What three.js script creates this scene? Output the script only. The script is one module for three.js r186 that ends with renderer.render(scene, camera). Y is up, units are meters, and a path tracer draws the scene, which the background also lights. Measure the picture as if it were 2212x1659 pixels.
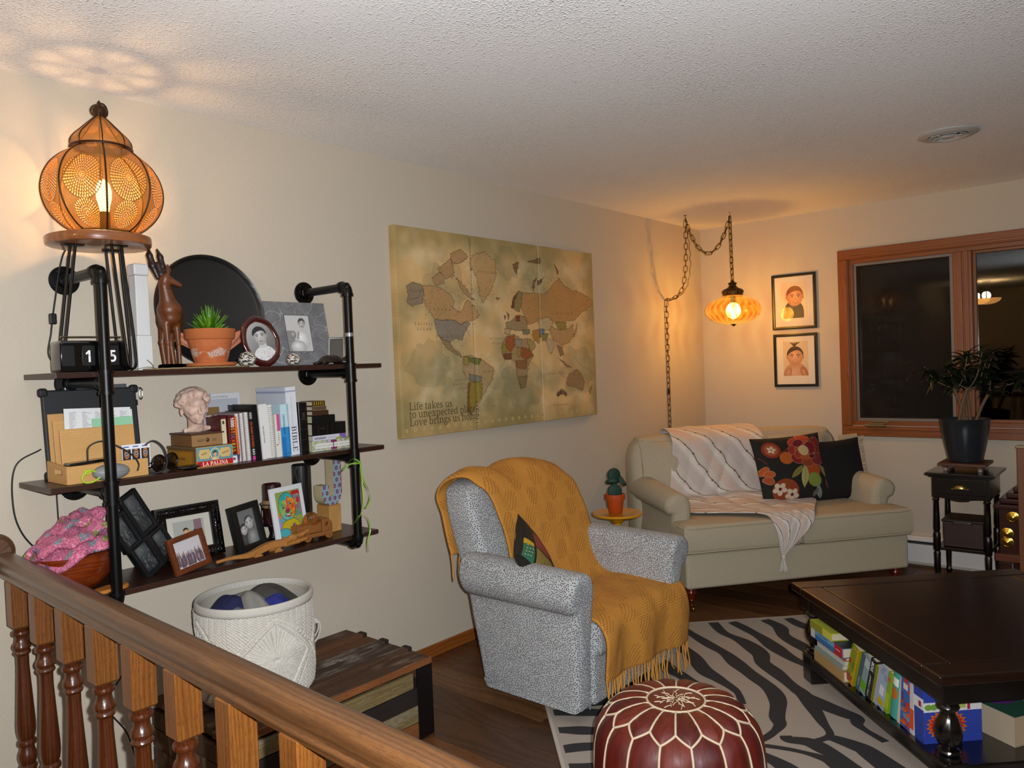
import * as THREE from 'three';
import { RoundedBoxGeometry } from 'three/addons/geometries/RoundedBoxGeometry.js';
import { mergeGeometries, toCreasedNormals } from 'three/addons/utils/BufferGeometryUtils.js';
import { MarchingCubes } from 'three/addons/objects/MarchingCubes.js';
import { ImprovedNoise } from 'three/addons/math/ImprovedNoise.js';

// ---------- camera, light, exposure ----------
const scene = new THREE.Scene();
scene.background = new THREE.Color(0, 0, 0);               // night outside the windows
const camera = new THREE.PerspectiveCamera(53.13, 2212 / 1659, 0.05, 60);
const EYE = new THREE.Vector3(-5.599, 1.4326, 2.8177);
{
  const yaw = -0.71193, pitch = -0.02393, roll = -0.03934, V = THREE.Vector3;
  const f = new V(Math.cos(yaw) * Math.cos(pitch), Math.sin(pitch), Math.sin(yaw) * Math.cos(pitch));
  const r = new V().crossVectors(f, new V(0, 1, 0)).normalize(), u = new V().crossVectors(r, f);
  const r2 = r.clone().multiplyScalar(Math.cos(roll)).addScaledVector(u, Math.sin(roll));
  const u2 = u.clone().multiplyScalar(Math.cos(roll)).addScaledVector(r, -Math.sin(roll));
  camera.position.copy(EYE);
  camera.quaternion.setFromRotationMatrix(new THREE.Matrix4().makeBasis(r2, u2, f.clone().negate()));
  camera.updateMatrixWorld(true);
}
const renderer = new THREE.WebGLRenderer({ antialias: true });
renderer.toneMapping = THREE.LinearToneMapping;
renderer.toneMappingExposure = 1.0;
renderer.shadowMap.enabled = true;
scene.add(camera);
const shadowed = (l, radius = 1) => { l.castShadow = true; l.shadow.radius = radius; l.shadow.bias = -0.0005; scene.add(l); return l; };
{ // the camera's own flash, a little right of the lens
  const right = new THREE.Vector3(1, 0, 0).applyQuaternion(camera.quaternion), fwd = new THREE.Vector3(0, 0, -1).applyQuaternion(camera.quaternion);
  const flash = new THREE.SpotLight(new THREE.Color(0.925, 0.962, 1), 25, 0, 1.3, 0.7, 2);
  flash.name = 'camera_flash_light';
  flash.position.copy(EYE).addScaledVector(right, 0.055).add(new THREE.Vector3(0, 0.03, 0));
  flash.target.position.copy(EYE).addScaledVector(fwd, 4).add(new THREE.Vector3(0, 0.5, 0));
  scene.add(flash.target); shadowed(flash, 0.5);
}

// ---------- small tools ----------
let seedNow = 7;
const rnd = () => { seedNow = (seedNow * 1664525 + 1013904223) >>> 0; return seedNow / 4294967296; };
const rr = (a, b) => a + (b - a) * rnd();
const V3 = (x, y, z) => new THREE.Vector3(x, y, z);
const PI = Math.PI, lerp = (a, b, t) => a + (b - a) * t, clamp = (x, a = 0, b = 1) => Math.min(b, Math.max(a, x));
const smooth = (a, b, x) => { const t = clamp((x - a) / (b - a)); return t * t * (3 - 2 * t); };
const perlin = new ImprovedNoise(), noise = (x, y = 0, z = 0) => perlin.noise(x + 3.7, y + 11.3, z + 5.1);
const fbm = (x, y, z = 0, o = 4) => { let s = 0, a = 0.5; for (let i = 0; i < o; i++) { s += a * noise(x, y, z); x *= 2.03; y *= 2.03; z *= 2.03; a *= 0.5; } return s; };
const taken = {};
const numbered = (n) => { const k = taken[n] = (taken[n] ?? -1) + 1; return k ? n + '_' + String(k).padStart(3, '0') : n; };

function thing(name, label, category, [x, y, z] = [0, 0, 0], turn = 0, group) {
  const o = new THREE.Group(); o.name = numbered(name); o.position.set(x, y, z); o.rotation.y = turn;
  o.userData = { label, category }; if (group) o.userData.group = group;
  scene.add(o); return o;
}
function part(name, geo, mat, parent, label) {
  const m = new THREE.Mesh(Array.isArray(geo) ? merge(geo) : geo, mat); m.name = name; m.castShadow = m.receiveShadow = true;
  if (label) m.userData.label = label;
  parent.add(m); return m;
}
function struct(name, geo, mat, parent) {
  const m = part(name, geo, mat, parent ?? scene); if (!parent) m.userData.kind = 'structure'; return m;
}
function clean(g) {
  const o = g.index ? g.toNonIndexed() : g;
  for (const k of Object.keys(o.attributes)) if (!['position', 'normal', 'uv'].includes(k)) o.deleteAttribute(k);
  if (!o.attributes.uv) uvBox(o);
  o.morphAttributes = {}; o.groups = []; return o;
}
function merge(list) { return list.length === 1 ? list[0] : mergeGeometries(list.map(clean), false); }
// texture coordinates in metres by the way each face looks; 'along' is the axis the grain follows
function uvBox(g, along = 'x', ox = 0, oy = 0) {
  if (g.index) { const n = g.toNonIndexed(); g.index = null; g.attributes = n.attributes; }
  const p = g.attributes.position, n = p.count, uv = new Float32Array(n * 2), a = V3(), b = V3(), c = V3();
  const A = 'xyz'.indexOf(along), q = [a, b, c];
  for (let i = 0; i < n; i += 3) {
    q.forEach((v, k) => v.fromBufferAttribute(p, i + k));
    const nn = V3().crossVectors(b.clone().sub(a), c.clone().sub(a)).toArray().map(Math.abs);
    let k = nn.indexOf(Math.max(...nn)), U, W;
    if (k === A) { U = (A + 1) % 3; W = (A + 2) % 3; } else { U = A; W = 3 - A - k; }
    q.forEach((v, j) => { const e = v.toArray(); uv[(i + j) * 2] = e[U] + ox; uv[(i + j) * 2 + 1] = e[W] + oy; });
  }
  g.setAttribute('uv', new THREE.BufferAttribute(uv, 2)); return g;
}
const M4 = (x, y, z, rx = 0, ry = 0, rz = 0, s = 1) => new THREE.Matrix4().compose(V3(x, y, z), new THREE.Quaternion().setFromEuler(new THREE.Euler(rx, ry, rz)), s.isVector3 ? s : V3(s, s, s));
const put = (g, x = 0, y = 0, z = 0, rx = 0, ry = 0, rz = 0, s = 1) => g.applyMatrix4(M4(x, y, z, rx, ry, rz, s));
// box by centre, with softened edges when r > 0
function bx(w, h, d, x = 0, y = 0, z = 0, r = 0, along = 'x') {
  const g = r > 0 ? new RoundedBoxGeometry(w, h, d, r > 0.012 ? 3 : 1, Math.min(r, w / 2.01, h / 2.01, d / 2.01)) : new THREE.BoxGeometry(w, h, d);
  uvBox(g, along, rnd() * 3, rnd() * 3); return g.translate(x, y, z);
}
const bb = (x0, x1, y0, y1, z0, z1, r = 0, along = 'x') => bx(x1 - x0, y1 - y0, z1 - z0, (x0 + x1) / 2, (y0 + y1) / 2, (z0 + z1) / 2, r, along);
const V2 = (pts) => pts.map(([x, y]) => new THREE.Vector2(x, y));
function lathe(pts, seg = 40, crease = 0.6) { const g = new THREE.LatheGeometry(V2(pts), seg); return crease ? toCreasedNormals(g, crease) : g; }
const curve = (pts, closed = false) => new THREE.CatmullRomCurve3(pts.map((p) => (p.isVector3 ? p : V3(...p))), closed, 'centripetal');
function tube(pts, r, n = 40, k = 8, closed = false) {
  const g = new THREE.TubeGeometry(curve(pts, closed), n, r, k, closed);
  if (closed) return g;
  const c = curve(pts), a = c.getPoint(0), b = c.getPoint(1);
  return merge([g, new THREE.SphereGeometry(r, k, 6).translate(a.x, a.y, a.z), new THREE.SphereGeometry(r, k, 6).translate(b.x, b.y, b.z)]);
}
function rod(a, b, r, k = 14, r2 = r) { // straight capped bar between two points
  a = a.isVector3 ? a : V3(...a); b = b.isVector3 ? b : V3(...b);
  const d = b.clone().sub(a), g = new THREE.CylinderGeometry(r2, r, d.length(), k);
  const m = new THREE.Matrix4().makeRotationFromQuaternion(new THREE.Quaternion().setFromUnitVectors(V3(0, 1, 0), d.clone().normalize()));
  return g.applyMatrix4(m).translate((a.x + b.x) / 2, (a.y + b.y) / 2, (a.z + b.z) / 2);
}
function shape(pts) { const s = new THREE.Shape(); pts.forEach(([x, y], i) => (i ? s.lineTo(x, y) : s.moveTo(x, y))); s.closePath(); return s; }
function splineShape(pts, n = 60) { return new THREE.Shape(new THREE.SplineCurve(V2([...pts, pts[0]])).getPoints(n)); }
function extr(s, depth, bevel = 0, seg = 2, curveSegments = 12) {
  const g = new THREE.ExtrudeGeometry(Array.isArray(s) ? shape(s) : s, { depth: depth - 2 * bevel, bevelEnabled: bevel > 0, bevelSize: bevel, bevelThickness: bevel, bevelOffset: -bevel, bevelSegments: seg, curveSegments });
  return bevel > 0 ? toCreasedNormals(g.translate(0, 0, bevel), 0.7) : g;
}
// a cloth or leaf with real thickness: f(u, v) gives the middle surface
function sheet(nu, nv, f, th = 0.004, uvScale = [1, 1]) {
  const P = [], N = [], pos = [], uv = [], idx = [], e = 1e-3;
  for (let j = 0; j <= nv; j++) for (let i = 0; i <= nu; i++) {
    const u = i / nu, v = j / nv, p = f(u, v), a = f(Math.min(1, u + e), v).sub(f(Math.max(0, u - e), v)), b = f(u, Math.min(1, v + e)).sub(f(u, Math.max(0, v - e)));
    P.push(p); N.push(a.cross(b).normalize());
  }
  const W = nu + 1, at = (i, j) => j * W + i;
  for (const s of [1, -1]) P.forEach((p, k) => { const q = p.clone().addScaledVector(N[k], s * th / 2); pos.push(q.x, q.y, q.z); uv.push((k % W) / nu * uvScale[0], Math.floor(k / W) / nv * uvScale[1]); });
  const M = P.length;
  for (let j = 0; j < nv; j++) for (let i = 0; i < nu; i++) {
    const a = at(i, j), b = at(i + 1, j), c = at(i + 1, j + 1), d = at(i, j + 1);
    idx.push(a, b, c, a, c, d, M + a, M + c, M + b, M + a, M + d, M + c);
  }
  const rim = []; for (let i = 0; i < nu; i++) rim.push([at(i, 0), at(i + 1, 0)]); for (let j = 0; j < nv; j++) rim.push([at(nu, j), at(nu, j + 1)]);
  for (let i = nu; i > 0; i--) rim.push([at(i, nv), at(i - 1, nv)]); for (let j = nv; j > 0; j--) rim.push([at(0, j), at(0, j - 1)]);
  for (const [a, b] of rim) idx.push(a, M + a, b, b, M + a, M + b);
  const g = new THREE.BufferGeometry();
  g.setAttribute('position', new THREE.Float32BufferAttribute(pos, 3)); g.setAttribute('uv', new THREE.Float32BufferAttribute(uv, 2)); g.setIndex(idx); g.computeVertexNormals();
  return g;
}
// stuffed cushion w x h (in x, y), t thick in z; uv runs 0..1 over the face
function cushion(w, h, t, { pinch = 0.06, n = 28, pow = 0.5, sag = 0 } = {}) {
  const pos = [], uv = [], idx = [], W = n + 1;
  for (const s of [1, -1]) for (let j = 0; j <= n; j++) for (let i = 0; i <= n; i++) {
    const a = (i / n) * 2 - 1, b = (j / n) * 2 - 1, m = (1 - a * a) * (1 - b * b);
    const x = a * (1 - pinch * (1 - b * b)) * w / 2, y = b * (1 - pinch * (1 - a * a)) * h / 2 - sag * (1 - a * a) * (b > 0 ? b : 0);
    const k = Math.pow(m, pow) * (1 + 0.05 * noise(a * 2.2, b * 2.2, s));
    pos.push(x, y, s * t / 2 * k); uv.push(s > 0 ? i / n : 1 - i / n, j / n);
  }
  const M = W * W, at = (i, j) => j * W + i;
  for (let j = 0; j < n; j++) for (let i = 0; i < n; i++) {
    const a = at(i, j), b = at(i + 1, j), c = at(i + 1, j + 1), d = at(i, j + 1);
    idx.push(a, b, c, a, c, d, M + a, M + c, M + b, M + a, M + d, M + c);
  }
  const g = new THREE.BufferGeometry();
  g.setAttribute('position', new THREE.Float32BufferAttribute(pos, 3)); g.setAttribute('uv', new THREE.Float32BufferAttribute(uv, 2)); g.setIndex(idx); g.computeVertexNormals(); return g;
}
// one smooth body from tapered bones: [ax,ay,az, ra, bx,by,bz, rb]; k blends the joints
function blob(bones, cell, k = 0.01, subtract = []) {
  const lo = V3(1e9, 1e9, 1e9), hi = V3(-1e9, -1e9, -1e9);
  for (const b of bones) for (const o of [0, 4]) { const r = b[o + 3] + cell * 3; lo.min(V3(b[o] - r, b[o + 1] - r, b[o + 2] - r)); hi.max(V3(b[o] + r, b[o + 1] + r, b[o + 2] + r)); }
  const size = Math.max(hi.x - lo.x, hi.y - lo.y, hi.z - lo.z), mid = lo.clone().add(hi).multiplyScalar(0.5), N = Math.min(140, Math.ceil(size / cell));
  const mc = new MarchingCubes(N, new THREE.MeshStandardMaterial(), false, false, 900000); mc.isolation = 0;
  const cap = (b, x, y, z) => {
    const dx = b[4] - b[0], dy = b[5] - b[1], dz = b[6] - b[2], L = dx * dx + dy * dy + dz * dz, t = L ? clamp(((x - b[0]) * dx + (y - b[1]) * dy + (z - b[2]) * dz) / L) : 0;
    return Math.hypot(x - b[0] - t * dx, y - b[1] - t * dy, z - b[2] - t * dz) - lerp(b[3], b[7], t);
  };
  for (let c = 0; c < N; c++) for (let b = 0; b < N; b++) for (let a = 0; a < N; a++) {
    const x = mid.x + (a - N / 2) / (N / 2) * size / 2, y = mid.y + (b - N / 2) / (N / 2) * size / 2, z = mid.z + (c - N / 2) / (N / 2) * size / 2;
    let d = 1e9;
    for (const q of bones) { const e = cap(q, x, y, z), h = clamp(0.5 + 0.5 * (d - e) / k); d = d > 1e8 ? e : lerp(d, e, h) - k * h * (1 - h); }
    for (const q of subtract) { const e = -cap(q, x, y, z), h = clamp(0.5 - 0.5 * (d - e) / k); d = lerp(d, e, h) + k * h * (1 - h); }
    mc.field[c * N * N + b * N + a] = -d;
  }
  mc.update();
  const g = new THREE.BufferGeometry(), n = mc.count;
  g.setAttribute('position', new THREE.BufferAttribute(mc.positionArray.slice(0, n * 3), 3)); g.setAttribute('normal', new THREE.BufferAttribute(mc.normalArray.slice(0, n * 3), 3));
  g.scale(size / 2, size / 2, size / 2).translate(mid.x, mid.y, mid.z);
  const q = g.attributes.normal; for (let i = 0; i < q.count; i++) { const v = V3().fromBufferAttribute(q, i).normalize(); q.setXYZ(i, v.x, v.y, v.z); }
  return uvBox(g);
}

// ---------- textures ----------
function canvas(w, h, draw) { const c = document.createElement('canvas'); c.width = w; c.height = h; const x = c.getContext('2d'); draw(x, w, h); return c; }
function tex(w, h, draw, rep, srgb = true) {
  const t = new THREE.CanvasTexture(canvas(w, h, draw)); if (srgb) t.colorSpace = THREE.SRGBColorSpace;
  if (rep) { t.wrapS = t.wrapT = THREE.RepeatWrapping; t.repeat.set(1 / rep[0], 1 / rep[1]); }
  t.anisotropy = 8; return t;
}
// per-pixel field f(x, y, u, v) -> [r, g, b] 0..255 or one grey value
function field(w, h, f, rep, srgb = true) {
  return tex(w, h, (c) => {
    const im = c.createImageData(w, h), d = im.data;
    for (let y = 0, o = 0; y < h; y++) for (let x = 0; x < w; x++, o += 4) { const q = f(x, y, x / w, y / h); if (q.length) { d[o] = q[0]; d[o + 1] = q[1]; d[o + 2] = q[2]; } else d[o] = d[o + 1] = d[o + 2] = q; d[o + 3] = 255; }
    c.putImageData(im, 0, 0);
  }, rep, srgb);
}
// noise that repeats over 1 x 1
const tile = (u, v, n, z = 0) => { const a = noise(u * n, v * n, z), b = noise((u - 1) * n, v * n, z), c = noise(u * n, (v - 1) * n, z), d = noise((u - 1) * n, (v - 1) * n, z); const k = lerp(lerp(a, b, u), lerp(c, d, u), v); return k; };
const hex = (h) => [(h >> 16) & 255, (h >> 8) & 255, h & 255];
const mixc = (a, b, t) => a.map((x, i) => lerp(x, b[i], t));
// wood grain running along u; a, b the two tones
function woodTex(a, b, { w = 512, h = 256, rep = [0.9, 0.22], lines = 26, pore = 0.35, seed = 0, wave = 1.4 } = {}) {
  a = hex(a); b = hex(b);
  return field(w, h, (x, y, u, v) => {
    const warp = tile(u, v, 2, seed) * wave + tile(u, v, 5, seed + 3) * 0.35;
    let k = 0.5 + 0.5 * Math.sin((v * lines + warp * 3.2) * 2 * PI * 0.5) ; k = k * 0.45 + 0.4 * (0.5 + tile(u, v, 3, seed + 9)) + 0.25 * noise(u * 9, v * 90, seed);
    const p = noise(u * 26, v * 240, seed + 4) > 0.34 ? pore : 0;
    return mixc(mixc(a, b, clamp(k)), [20, 10, 4], p * 0.7);
  }, rep);
}
const mat = (color, roughness = 0.6, extra = {}) => new THREE.MeshStandardMaterial({ color, roughness, ...extra });
const phys = (color, roughness = 0.6, extra = {}) => new THREE.MeshPhysicalMaterial({ color, roughness, ...extra });
const withMap = (map, roughness = 0.6, extra = {}) => new THREE.MeshStandardMaterial({ map, roughness, ...extra });
const bumpGrain = field(512, 512, (x, y, u, v) => 128 + 90 * tile(u, v, 90, 2) + 60 * tile(u, v, 40, 5), [0.12, 0.12], false);
const bumpWeave = field(256, 256, (x, y) => { const a = Math.sin(x * PI / 4), b = Math.sin(y * PI / 4), k = ((x >> 2) + (y >> 2)) & 1; return 110 + 70 * (k ? Math.abs(a) : Math.abs(b)) + rr(-20, 20); }, [0.16, 0.16], false);

// surface patch f(u, v) without thickness, closed enough to sit on a body
function patchGeo(f, nu, nv) {
  const pos = [], uv = [], idx = [], W = nu + 1;
  for (let j = 0; j <= nv; j++) for (let i = 0; i <= nu; i++) { const p = f(i / nu, j / nv); pos.push(p.x, p.y, p.z); uv.push(i / nu, j / nv); }
  for (let j = 0; j < nv; j++) for (let i = 0; i < nu; i++) { const a = j * W + i; idx.push(a, a + 1, a + W + 1, a, a + W + 1, a + W); }
  const g = new THREE.BufferGeometry(); g.setAttribute('position', new THREE.Float32BufferAttribute(pos, 3)); g.setAttribute('uv', new THREE.Float32BufferAttribute(uv, 2)); g.setIndex(idx); g.computeVertexNormals(); return g;
}
// ---------- the setting ----------
const popcorn = field(1024, 1024, (x, y, u, v) => { const a = tile(u, v, 170, 1), b = tile(u, v, 95, 4), c = tile(u, v, 260, 8); return clamp(60 + 330 * Math.max(0, a - 0.12) + 220 * Math.max(0, b - 0.1) + 50 * c, 0, 255); }, [1.0, 1.0], false);
const popTintGlints = field(1024, 1024, (x, y, u, v) => { const a = 0.5 + 0.5 * (tile(u, v, 140, 3) + tile(u, v, 70, 9)); const k = 232 + (noise(u * 330, v * 330, 2) > 0.3 ? 22 : 0) + 5 * a; return [k, k, k]; }, [1.0, 1.0]);  // near-white ceiling tone; bright specks are flash glints painted into the colour
const orangePeel = field(512, 512, (x, y, u, v) => 128 + 70 * tile(u, v, 40, 2) + 40 * tile(u, v, 90, 6), [0.45, 0.45], false);
const mWall = mat(0xc2b7a5, 0.85, { bumpMap: orangePeel, bumpScale: 0.0016 });
const mCeiling = new THREE.MeshStandardMaterial({ map: popTintGlints, roughness: 0.95, bumpMap: popcorn, bumpScale: 0.0045 });
const mTrim = withMap(woodTex(0x7a4216, 0x9a5a22, { lines: 18, seed: 3, rep: [0.8, 0.2] }), 0.4);
const mWhitePaint = mat(0xd8d8d6, 0.45), mBlackHole = mat(0x0b0a09, 0.9);

{ // floor of separate boards running away from the long wall
  const woods = [[0x3f2614, 0x5a3a20], [0x4a2c17, 0x694527], [0x5c3b21, 0x7d5835], [0x35200f, 0x4c2f19], [0x573016, 0x764a26]].map(([a, b], i) => withMap(woodTex(a, b, { lines: 12, seed: 20 + i, rep: [1.3, 0.34], pore: 0.5, wave: 2.2 }), 0.42, { bumpMap: bumpGrain, bumpScale: 0.0002 }));
  const floor = struct('floor', bb(-10.2, 0.14, -0.16, -0.012, -0.14, 5.2, 0, 'z'), woods[1]);
  const W = 0.172, variants = [];
  for (let k = 0; k < 6; k++) variants.push((L) => uvBox(new RoundedBoxGeometry(W - 0.0016, 0.012, L - 0.0016, 1, 0.0012), 'z', k * 0.61, k * 0.37));
  const cache = new Map();
  for (let i = -30; i < 0; i++) {
    const x = (i + 0.5) * W + 0.02; let z = 0.012 - rr(0, 1.1); if (i === -20) z = -0.387;
    while (z < 3.6) {
      const z0 = Math.max(z, 0.004), z1 = Math.min(z + 1.22, 3.6), L = Math.round((z1 - z0) * 100) / 100; z += 1.22;
      if (L < 0.06) continue;
      const k = Math.floor(rnd() * 6), key = k + '/' + L; if (!cache.has(key)) cache.set(key, variants[k](L));
      const p = part('plank', cache.get(key), woods[Math.floor(rnd() * woods.length)], floor); p.position.set(x, -0.006, z0 + (z1 - z0) / 2);
    }
  }
}
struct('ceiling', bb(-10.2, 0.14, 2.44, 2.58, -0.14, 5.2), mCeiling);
struct('wall_left', bb(-10.2, 0.14, -0.012, 2.44, -0.14, 0), mWall);
struct('wall_right', bb(-10.2, 0.14, -0.012, 2.44, 5.0, 5.14), mWall);
struct('wall_behind', bb(-10.2, -10.06, -0.012, 2.44, 0, 5.0), mWall);
const WZ0 = 1.112, WZ1 = 2.5, WY0 = 0.925, WY1 = 2.074; // window opening in the far wall
struct('wall_far', [bb(0, 0.14, -0.012, WY0, 0, 5), bb(0, 0.14, WY1, 2.44, 0, 5), bb(0, 0.14, WY0, WY1, 0, WZ0), bb(0, 0.14, WY0, WY1, WZ1, 5)], mWall);
struct('baseboard_left', extr([[0, 0], [0.013, 0], [0.013, 0.052], [0.006, 0.062], [0, 0.062]], 10).rotateY(PI / 2).translate(-10, 0, 0).applyMatrix4(M4(0, 0, 0)), mTrim);
{ // make sure the grain of the baseboard runs along it and that it faces the room
  const b = scene.getObjectByName('baseboard_left'); b.geometry.scale(1, 1, -1); b.geometry.dispose();
  const g = bb(-4.86, -0.08, 0, 0.062, 0.0005, 0.0135, 0.004, 'x'); b.geometry = g;
}

{ // twin window of oiled wood
  const w = new THREE.Group(); w.name = 'window_1'; w.userData.kind = 'structure'; scene.add(w);
  const mGlass = phys(0xffffff, 0, { transmission: 1, ior: 1.5, thickness: 0, specularIntensity: 1 });
  const mWin = withMap(woodTex(0x7a3f13, 0x975722, { lines: 20, seed: 6, rep: [0.7, 0.16], pore: 0.25 }), 0.35);
  const frameGrey = mat(0x77716b, 0.5, { metalness: 0.3 });
  const profile = (len, along) => { const g = extr([[0, 0], [0.07, 0], [0.07, 0.013], [0.058, 0.016], [0.05, 0.02], [0.016, 0.021], [0.004, 0.016], [0, 0.01]], len); return g; };
  const yc0 = 0.85, yc1 = 2.142, zc0 = 1.044, zc1 = 2.57, T = 0.071;
  for (const [y0, y1] of [[yc0, yc0 + T], [yc1 - T, yc1]]) part('casing', [bb(-0.019, -0.0005, y0, y1, zc0, zc1, 0.005, 'z'), bb(-0.024, -0.018, y0 + (y0 < 1 ? 0.045 : 0.008), y0 + (y0 < 1 ? 0.063 : 0.026), zc0 + 0.045, zc1 - 0.045, 0.003, 'z')], mWin, w);
  for (const z0 of [zc0, zc1 - T]) part('casing', [bb(-0.0192, -0.0005, yc0 + T, yc1 - T, z0, z0 + T, 0.005, 'y'), bb(-0.024, -0.018, yc0 + T, yc1 - T, z0 + (z0 < 2 ? 0.045 : 0.008), z0 + (z0 < 2 ? 0.063 : 0.026), 0.003, 'y')], mWin, w);
  part('jamb', [bb(-0.004, 0.135, WY0, WY0 + 0.03, WZ0, WZ1, 0.002, 'z'), bb(-0.004, 0.135, WY1 - 0.03, WY1, WZ0, WZ1, 0.002, 'z'), bb(-0.004, 0.135, WY0 + 0.03, WY1 - 0.03, WZ0, WZ0 + 0.03, 0.002, 'y'), bb(-0.004, 0.135, WY0 + 0.03, WY1 - 0.03, WZ1 - 0.03, WZ1, 0.002, 'y')], mWin, w);
  part('mullion', [bb(-0.014, 0.135, WY0 + 0.03, WY1 - 0.03, 1.752, 1.86, 0.006, 'y'), bb(-0.022, -0.013, WY0 + 0.03, WY1 - 0.03, 1.772, 1.806, 0.004, 'y'), bb(-0.019, -0.013, WY0 + 0.03, WY1 - 0.03, 1.815, 1.84, 0.003, 'y')], mWin, w);
  const units = [[WZ0 + 0.03, 1.752], [1.86, WZ1 - 0.03]];
  units.forEach(([a, b], k) => {
    const y0 = WY0 + 0.03, y1 = WY1 - 0.03, s = k ? 0.018 : 0.022, x0 = k ? 0.02 : 0.035;
    const fr = (n, m, xa, xb, s) => part(n, [bb(xa, xb, y0, y0 + s, a, b, 0.002, 'z'), bb(xa, xb, y1 - s, y1, a, b, 0.002, 'z'), bb(xa, xb, y0 + s, y1 - s, a, a + s, 0.002, 'y'), bb(xa, xb, y0 + s, y1 - s, b - s, b, 0.002, 'y')], m, w);
    fr('sash', mWin, x0, x0 + 0.04, s);
    const pane = (x, turn) => { const p = part('pane', new THREE.PlaneGeometry(b - a - 2 * s + 0.006, y1 - y0 - 2 * s + 0.006), mGlass, w); p.rotation.y = -PI / 2 + turn; p.position.set(x, (y0 + y1) / 2, (a + b) / 2); };
    pane(x0 + 0.014, 0); pane(x0 + 0.027, 0.009);
    if (!k) {
      fr('screen_frame', frameGrey, 0.004, 0.016, 0.02);
      const sc = part('insect_screen', new THREE.PlaneGeometry(b - a - 0.03, y1 - y0 - 0.03), new THREE.MeshStandardMaterial({ color: 0x17140f, roughness: 0.9, transparent: true, opacity: 0.62 }), w);
      sc.rotation.y = -PI / 2; sc.position.set(0.01, (y0 + y1) / 2, (a + b) / 2);
    }
  });
  const crank = part('crank_handle', [bb(-0.05, -0.016, 0.922, 0.938, 1.2, 1.33, 0.006), bb(-0.052, -0.02, 0.938, 0.947, 1.23, 1.34, 0.004), rod([-0.036, 0.945, 1.34], [-0.036, 0.957, 1.345], 0.008), rod([-0.036, 0.956, 1.25], [-0.036, 0.956, 1.36], 0.006)], mat(0x8b7a55, 0.4, { metalness: 0.5 }), w);
}

{ // hot-water baseboard heater under the window
  const h = thing('baseboard_heater', 'long white metal baseboard heater along the wall under the window, seen past the sofa end', 'heater', [0, 0, 0]);
  part('cover', [bb(-0.058, -0.052, 0.036, 0.15, 0.3, 3.6, 0.002, 'z'), bb(-0.062, -0.054, 0.03, 0.04, 0.3, 3.6, 0.002, 'z')], mWhitePaint, h);
  part('hood', [extr([[0, 0.2], [-0.045, 0.2], [-0.062, 0.178], [-0.062, 0.17], [-0.044, 0.192], [0, 0.192]], 3.3).translate(0, 0, 0.3)], mWhitePaint, h);
  part('fins', bb(-0.048, -0.006, 0.06, 0.16, 0.32, 3.58, 0, 'z'), mat(0x3c3a38, 0.6), h);
  part('end_cap', bb(-0.064, -0.001, 0.02, 0.202, 0.28, 0.3, 0.003), mWhitePaint, h);
}
{ // round ceiling air vent
  const v = thing('ceiling_vent', 'round white metal air vent set in the popcorn ceiling', 'vent', [-1.487, 2.44, 2.03]);
  const mv = mat(0xbdb9b2, 0.4);
  part('rim', lathe([[0.085, -0.002], [0.125, -0.001], [0.128, -0.006], [0.118, -0.011], [0.088, -0.016], [0.083, -0.012], [0.085, -0.002]], 48), mv, v);
  [[0.068, 0.016], [0.045, 0.021]].forEach(([r, d]) => part('cone', lathe([[r - 0.014, -0.004], [r + 0.012, -d], [r + 0.01, -d - 0.002], [r - 0.017, -0.006], [r - 0.014, -0.004]], 40), mv, v));
  part('centre_disc', lathe([[0, -0.012], [0.026, -0.018], [0.026, -0.021], [0, -0.023]], 32), mv, v);
  part('spokes', [0, 1, 2].map((k) => bx(0.17, 0.004, 0.004, 0, -0.008, 0).rotateY(k * PI / 3)), mv, v);
  part('duct', new THREE.CylinderGeometry(0.084, 0.084, 0.002, 32).translate(0, -0.002, 0), mBlackHole, v);
}
{ // lamp in the room behind, seen mirrored in the window
  const l = thing('bowl_lamp', 'shallow glowing glass bowl lamp hanging in the room behind, mirrored in the window', 'lamp', [-8, 2.15, 0.66]);
  part('bowl', lathe([[0, -0.07], [0.1, -0.06], [0.17, -0.03], [0.2, 0.02], [0.194, 0.022], [0.165, -0.022], [0.1, -0.05], [0, -0.06]], 40), phys(0xf2d9a8, 0.5, { emissive: 0xffcf80, emissiveIntensity: 5, transmission: 0.4, thickness: 0 }), l);
  part('stem', rod([0, -0.06, 0], [0, 0.285, 0], 0.008), mat(0x4a3a22, 0.4, { metalness: 0.8 }), l);
  part('canopy', lathe([[0, 0.262], [0.06, 0.264], [0.066, 0.29], [0, 0.29]], 30), mat(0x4a3a22, 0.4, { metalness: 0.8 }), l);
  const p = new THREE.PointLight(0xffd9a0, 4); p.name = 'bowl_lamp_light'; p.position.set(-8, 2.22, 0.66); shadowed(p, 3);
}
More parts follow.
